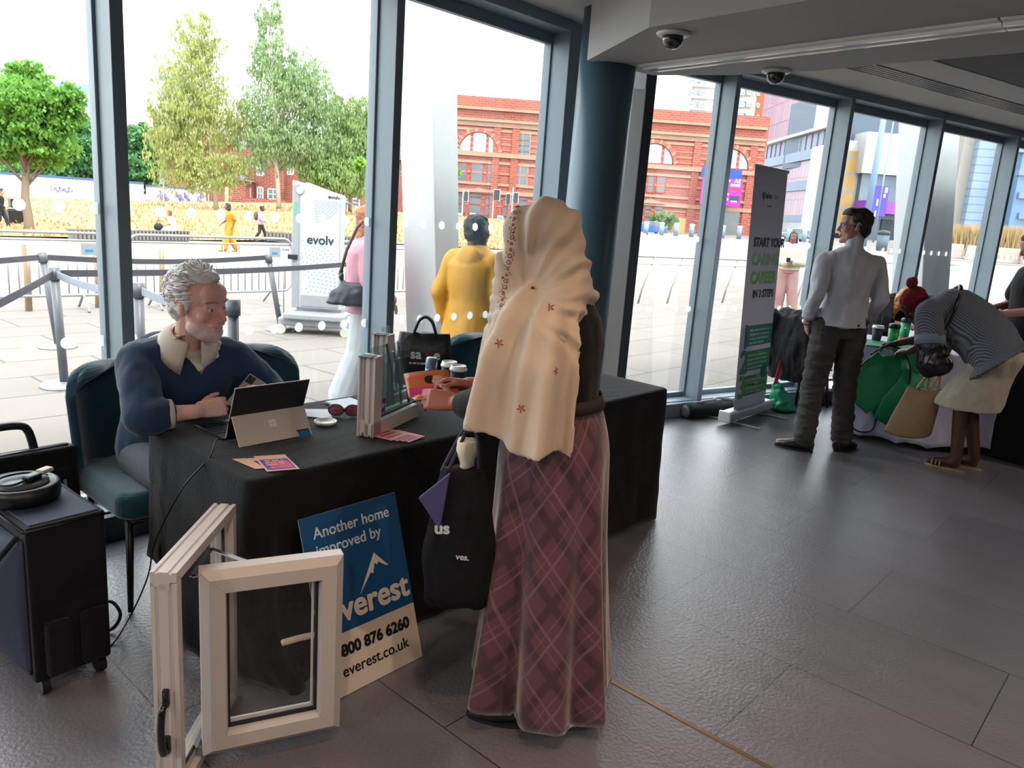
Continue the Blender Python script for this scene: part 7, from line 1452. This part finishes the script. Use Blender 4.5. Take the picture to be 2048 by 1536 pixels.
def hat(o, J, R, hs):
    T = M.Translation(J['head']) @ R.to_4x4() @ M.Scale(hs, 4); q = MB(T); q.ell((0, -.022, .05), (.089, .106, .09), nu=24, nv=16); q.ell((0, -.06, .0), (.078, .06, .07)); me = blob(q, .006, 3); fold(me, .005, 40); mk = mat('crimson_knit', '7a1226', .9, var=.2, bump=.6, bscale=120)
    h_ = obj('bobble_hat', me, mk, o, fixn=False); q = MB(T); q.ell((0, -.09, .155), (.042, .042, .042), nu=20, nv=14); me = blob(q, .006, 1); fold(me, .008, 60); obj('pompom', me, mk, h_, fixn=False)
oB, JB, RB, hsB = person('woman in striped shirt, cream shorts and red bobble hat bending over the white table', PB, RZB, 1.66, dict(pelvis=wb(4.12, 1.05, .83), waist=wb(4.13, 1.16, .95), chest=wb(4.10, 1.36, 1.085), neck=wb(4.075, 1.515, 1.12), head=wb(4.03, 1.615, 1.12), shL=wb(3.905, 1.47, 1.085), shR=wb(4.25, 1.47, 1.085), elL=wb(3.86, 1.43, .90), wrL=wb(3.93, 1.56, .80), elR=wb(4.33, 1.55, .88), wrR=wb(4.25, 1.75, .80), hipL=wb(4.02, 1.10, .80), hipR=wb(4.21, 1.10, .80), knL=wb(4.03, 1.19, .44), knR=wb(4.2, 1.17, .44), anL=wb(4.02, 1.16, .085), anR=wb(4.2, 1.08, .085), toL=wb(4.0, 1.31, .03), toR=wb(4.21, 1.23, .03)), '4c2e25', ('x', 'x'), vox=.0065, hr=(rad(48), rad(-48), 0), hairfn=hat, fem=True,
    hand=dict(L=dict(curl=(.6, .7, .5), dir=(.1, .9, -.2), back=(-.3, .2, .9)), R=dict(curl=(.6, .7, .5), dir=(-.2, .9, -.2), back=(.3, .2, .9))),
    wear=[('shirt', 'top', mstr, dict(t=.05, sleeve=.40, st=.006, lo=-.05, hem=.07, w=1.1, belly=.03, fold=.014, fs=8, vox=.009)), ('shorts', 'skirt', mat('cream_shorts', 'b3aa98', .85, var=.08, bump=.2), dict(bottom=.47, flare=.22, fat=.028, fold=.012, fs=9, vox=.009))])
for s in 'LR':
    a, b_ = JB['sh'+s], JB['el'+s]; d = (b_-a).normalized(); u = d.orthogonal().normalized(); v = d.cross(u); c = a.lerp(b_, .97); q = MB(); q.rings([(c-d*.03, .098, .098, u, v), (c+d*.035, .10, .10, u, v), (c+d*.037, .08, .08, u, v), (c-d*.0, .078, .078, u, v)], 24); obj('rolled_cuff', q, mat('cuff_blue', '76818f', .85), oB)
mgold = mat('gold_leather', 'b09a70', .3, .7, var=.1)
for s in 'LR':
    a, tt_ = JB['an'+s], JB['to'+s]; d = V((tt_.x-a.x, tt_.y-a.y, 0)).normalized(); l = V((d.y, -d.x, 0)); c = V((a.x, a.y, 0)); q = MB(); pts = []
    for k in range(26): an = 2*pi*k/26; pts.append(tuple((c+d*(.055+.135*cos(an))+l*.043*sin(an)).xy))
    q.prism(pts, -.004, .012); sd2 = obj('sandal', q, mgold, oB)
    for f in (.09, .115, .14): obj('sandal_strap', MB().tube([tuple(c+d*f+l*.042*cos(x)+V((0, 0, .012+.042*sin(x)))) for x in [pi*i/10 for i in range(11)]], .006, 6), mgold, sd2)
q = MB(); wP = JB['chest']; q.tube([tuple(x) for x in smooth([JB['shR']+V((-.1, 0, .10)), wP+V((-.02, 0, .20)), wP+V((-.20, -.02, .08)), wP+V((-.24, .02, -.1)), V((JB['elL'].x-.02, JB['elL'].y-.02, JB['elL'].z-.10))])], .016, 8)
t = thing('shoulder_bag', 'black leather shoulder bag hanging under the arm of the bending woman', 'bag', (3.87, 1.40, .70)); obj('strap', q.mesh('s', wmat(oB)), mblack, t, True); q = MB(); q.ell((3.85, 1.40, .80), (.035, .10, .16)); q.ell((3.85, 1.37, .75), (.045, .12, .09)); q.box((3.85, 1.39, .76), (.05, .19, .12)); me = blob(q, .008, 3); fold(me, .004, 12); obj('body', me, mat('glossy_black_leather', '100d0d', .25), t, True, fixn=False)
for k in range(3): obj('buckle', MB().tube([(3.81, 1.36+k*.04, .82), (3.805, 1.37+k*.04, .74)], .004, 6), mat('dark_brass', '6a4a38', .3, .9), t, True)
p = V((3.885, 1.49, .80)); o = obj('white_pen', MB().tube([(0, 0, 0), (-.02, -.08, -.06), (-.03, -.12, -.10)], .006, 8), mwhite); o.location = p; tag(o, 'slim white rolled paper held by the bending woman', 'paper')
# ---------------------------------------------------------------- blonde woman seated behind the white table
PC = z2(1797, 655)+V((.38, .25, 0)); PC.z = 0; RZC = face_dir(PC, (.25, -1))
def hair_c(o, J, R, hs):
    T = M.Translation(J['head']) @ R.to_4x4() @ M.Scale(hs, 4); q = MB(T); e = q.ell; e((0, -.02, .045), (.088, .102, .09)); e((0, -.06, -.02), (.08, .06, .09))
    for k in (-1, 1): q.cap((k*.07, .02, .03), (k*.095, .09, -.16), .035, .03); q.cap((k*.08, -.02, 0), (k*.11, .03, -.2), .035, .025)
    me = blob(q, .007, 2); fold(me, .008, 30); obj('hair', me, mat('ginger_blonde_hair', 'a8763e', .5, var=.3, scale=100, bump=.4, bscale=160), o, fixn=False)
person('blonde woman in black sitting behind the white table with her head bowed', PC, RZC, 1.66, dict(pelvis=(0, 0, .56), waist=(0, .03, .7), chest=(0, .09, .91), neck=(0, .16, 1.06), head=(0, .26, 1.05), shL=(-.18, .12, 1.01), shR=(.18, .12, 1.01), elL=(-.24, .26, .82), wrL=(-.06, .46, .80), elR=(.24, .26, .82), wrR=(.05, .5, .80), hipL=(-.09, .0, .53), hipR=(.09, 0, .53), knL=(-.1, .42, .52), knR=(.1, .42, .52), anL=(-.1, .4, .09), anR=(.1, .4, .09), toL=(-.1, .53, .03), toR=(.1, .53, .03)), 'b98268', ('x', 'x'), [('top', 'top', mtop, dict(t=.03, sleeve=.6)), ('trousers', 'legs', mat('black_jeans', '15161a', .85))], .008, hr=(0, rad(-45), 0), hairfn=hair_c, fem=True)
c1_ = dup(c0, (PC.x-.0, PC.y+.02, 0), RZC+pi, 'teal velvet chair under the blonde woman behind the white table')
# ---------------------------------------------------------------- chair with a black coat by the windows
c2_ = dup(c0, (4.95, 2.75, 0), rad(-105), 'velvet chair by the right windows with a black coat over its back')
t = thing('coat', 'black coat hung over the back of the chair behind the man in the white shirt', 'coat', (4.72, 2.72, .3))
q = MB(); 
for sgn in (0,): q.rings([(V((4.70, 2.70, .27)), .07, .22, (1, 0, 0), (.1, 1, 0)), (V((4.68, 2.70, .42)), .09, .26, (1, 0, 0), (.1, 1, 0)), (V((4.68, 2.71, .65)), .10, .27, (1, 0, 0), (.1, 1, 0)), (V((4.71, 2.72, .84)), .09, .25, (1, 0, 0), (.1, 1, 0)), (V((4.74, 2.72, .90)), .05, .20, (1, 0, 0), (.1, 1, 0))], 28)
q.cap((4.64, 2.93, .84), (4.55, 2.99, .38), .06, .05); me = blob(q, .010, 3); fold(me, .018, 9, (1.5, 1.5, .5)); obj('body', me, mat('black_coat', '121216', .85, var=.2, bump=.3), t, True, fixn=False); obj('lapel', MB().extr([(4.60, 2.55, .8), (4.585, 2.66, .45), (4.60, 2.62, .42)], (.02, 0, 0)), mtop, t, True)
# green bags, red lanyard and black box on the floor there
p = gnd(1550, 812); 
t = thing('gift_bag', 'crumpled green bag on the floor under the coat beside the banner', 'bag', (4.62, 2.70, 0)); q = MB(); q.rings([(V((4.62, 2.70, .005)), .10, .10, (1, 0, 0), (0, 1, 0)), (V((4.62, 2.70, .03)), .13, .12, (1, 0, 0), (0, 1, 0)), (V((4.6, 2.72, .12)), .11, .09, (1, 0, 0), (0, 1, 0)), (V((4.55, 2.76, .24)), .05, .04, (1, 0, 0), (0, 1, 0))], 24); me = blob(q, .009, 1); fold(me, .022, 14); obj('body', me, mgb, t, True, fixn=False)
t = obj('red_lanyard', MB().extr([(4.53, 2.78, .19), (4.57, 2.76, .19), (4.60, 2.76, .45), (4.58, 2.77, .45)], (.0, .006, 0)), mat('lanyard_red', 'c22a3c', .6)); tag(t, 'red lanyard hanging beside the black coat above the green bag', 'lanyard')
t = thing('storage_box', 'low black box on the floor by the right windows with white papers on top', 'box', (5.45, 2.62, 0), rad(-15)); obj('body', MB().box((0, 0, .07), (.55, .3, .14)), mblack, t, bevel=.01); obj('paper_stack', MB().box((.02, 0, .148), (.4, .24, .014)), mpaper, t)
# ---------------------------------------------------------------- black table and person at the right edge
cs2 = [V((4.72, 1.22, 0))+RU*a+RN*b_ for a, b_ in ((0, 0), (.0, -.75), (1.7, -.75), (1.7, 0))]
t = thing('trestle_table', 'table under a black cloth at the right edge behind the bending woman', 'table', tuple((cs2[0]+cs2[2])/2)); obj('tabletop', MB().extr([tuple(c+(((cs2[0]+cs2[2])/2)-c)*.05+V((0, 0, .71))) for c in cs2], (0, 0, .025)), MATS['table_grey'], t, True)
for c in cs2: p = c.lerp((cs2[0]+cs2[2])/2, .2); obj('leg', MB().tube([(p.x, p.y, 0), (p.x, p.y, .71)], .014, 8), mchrome, t, True)
o = drape('tablecloth', [tuple(c) for c in cs2], .742, lambda p: .02, mblkcloth, seed=5., nper=160, nv=14); tag(o, 'black cloth over the table at the right edge of the room', 'tablecloth')
PE = at(2052, 640, 6.35); PE.z = 0; RZE = face_dir(PE, (-1, .15))
oE, JE, *_ = person('person in a black short-sleeved top with a white watch standing at the right edge', PE, RZE, 1.72, dict(elL=(-.24, .06, 1.12), wrL=(-.14, .30, 1.06), elR=(.24, .06, 1.12), wrR=(.12, .30, 1.06), head=(0, .06, 1.62)), 'a9796a', ('long', '2a1c1a'), [('top', 'top', mtop, dict(t=.03, sleeve=.32)), ('jeans', 'legs', mat('blue_jeans', '2c4258', .85, var=.2)), ('shoe', 'shoes', mblack)], .008, hr=(0, rad(-20), 0), fem=True)
q = MB(); a, b_ = JE['elL'], JE['wrL']; d = (b_-a).normalized(); u = d.orthogonal().normalized(); q.rings([(a.lerp(b_, .86), .04, .04, u, d.cross(u)), (a.lerp(b_, 1.), .037, .037, u, d.cross(u))], 16); obj('watch', q, mwhite, oE)
t = thing('screen_stand', 'tall dark panel standing at the right edge behind the person in black', 'panel', tuple(at(2075, 640, 7.0)*1.0), 0); t.location.z = 0; obj('panel', MB().box((0, 0, 1.05), (.5, .05, 2.1), RZE), mdark, t, bevel=.01); obj('foot', MB().box((0, 0, .02), (.5, .3, .04), RZE), mblack, t)
p = cs2[0].lerp(cs2[1], .3)+RU*.3; t = thing('leaflet_holder', 'small green topped card holder on the black table at the right', 'card holder', (p.x, p.y, .746)); obj('card', MB().box((0, 0, .09), (.14, .01, .16), RZE+pi/2), mpaper, t); obj('green_header', MB().box((0, 0, .16), (.142, .014, .05), RZE+pi/2), mg3, t)
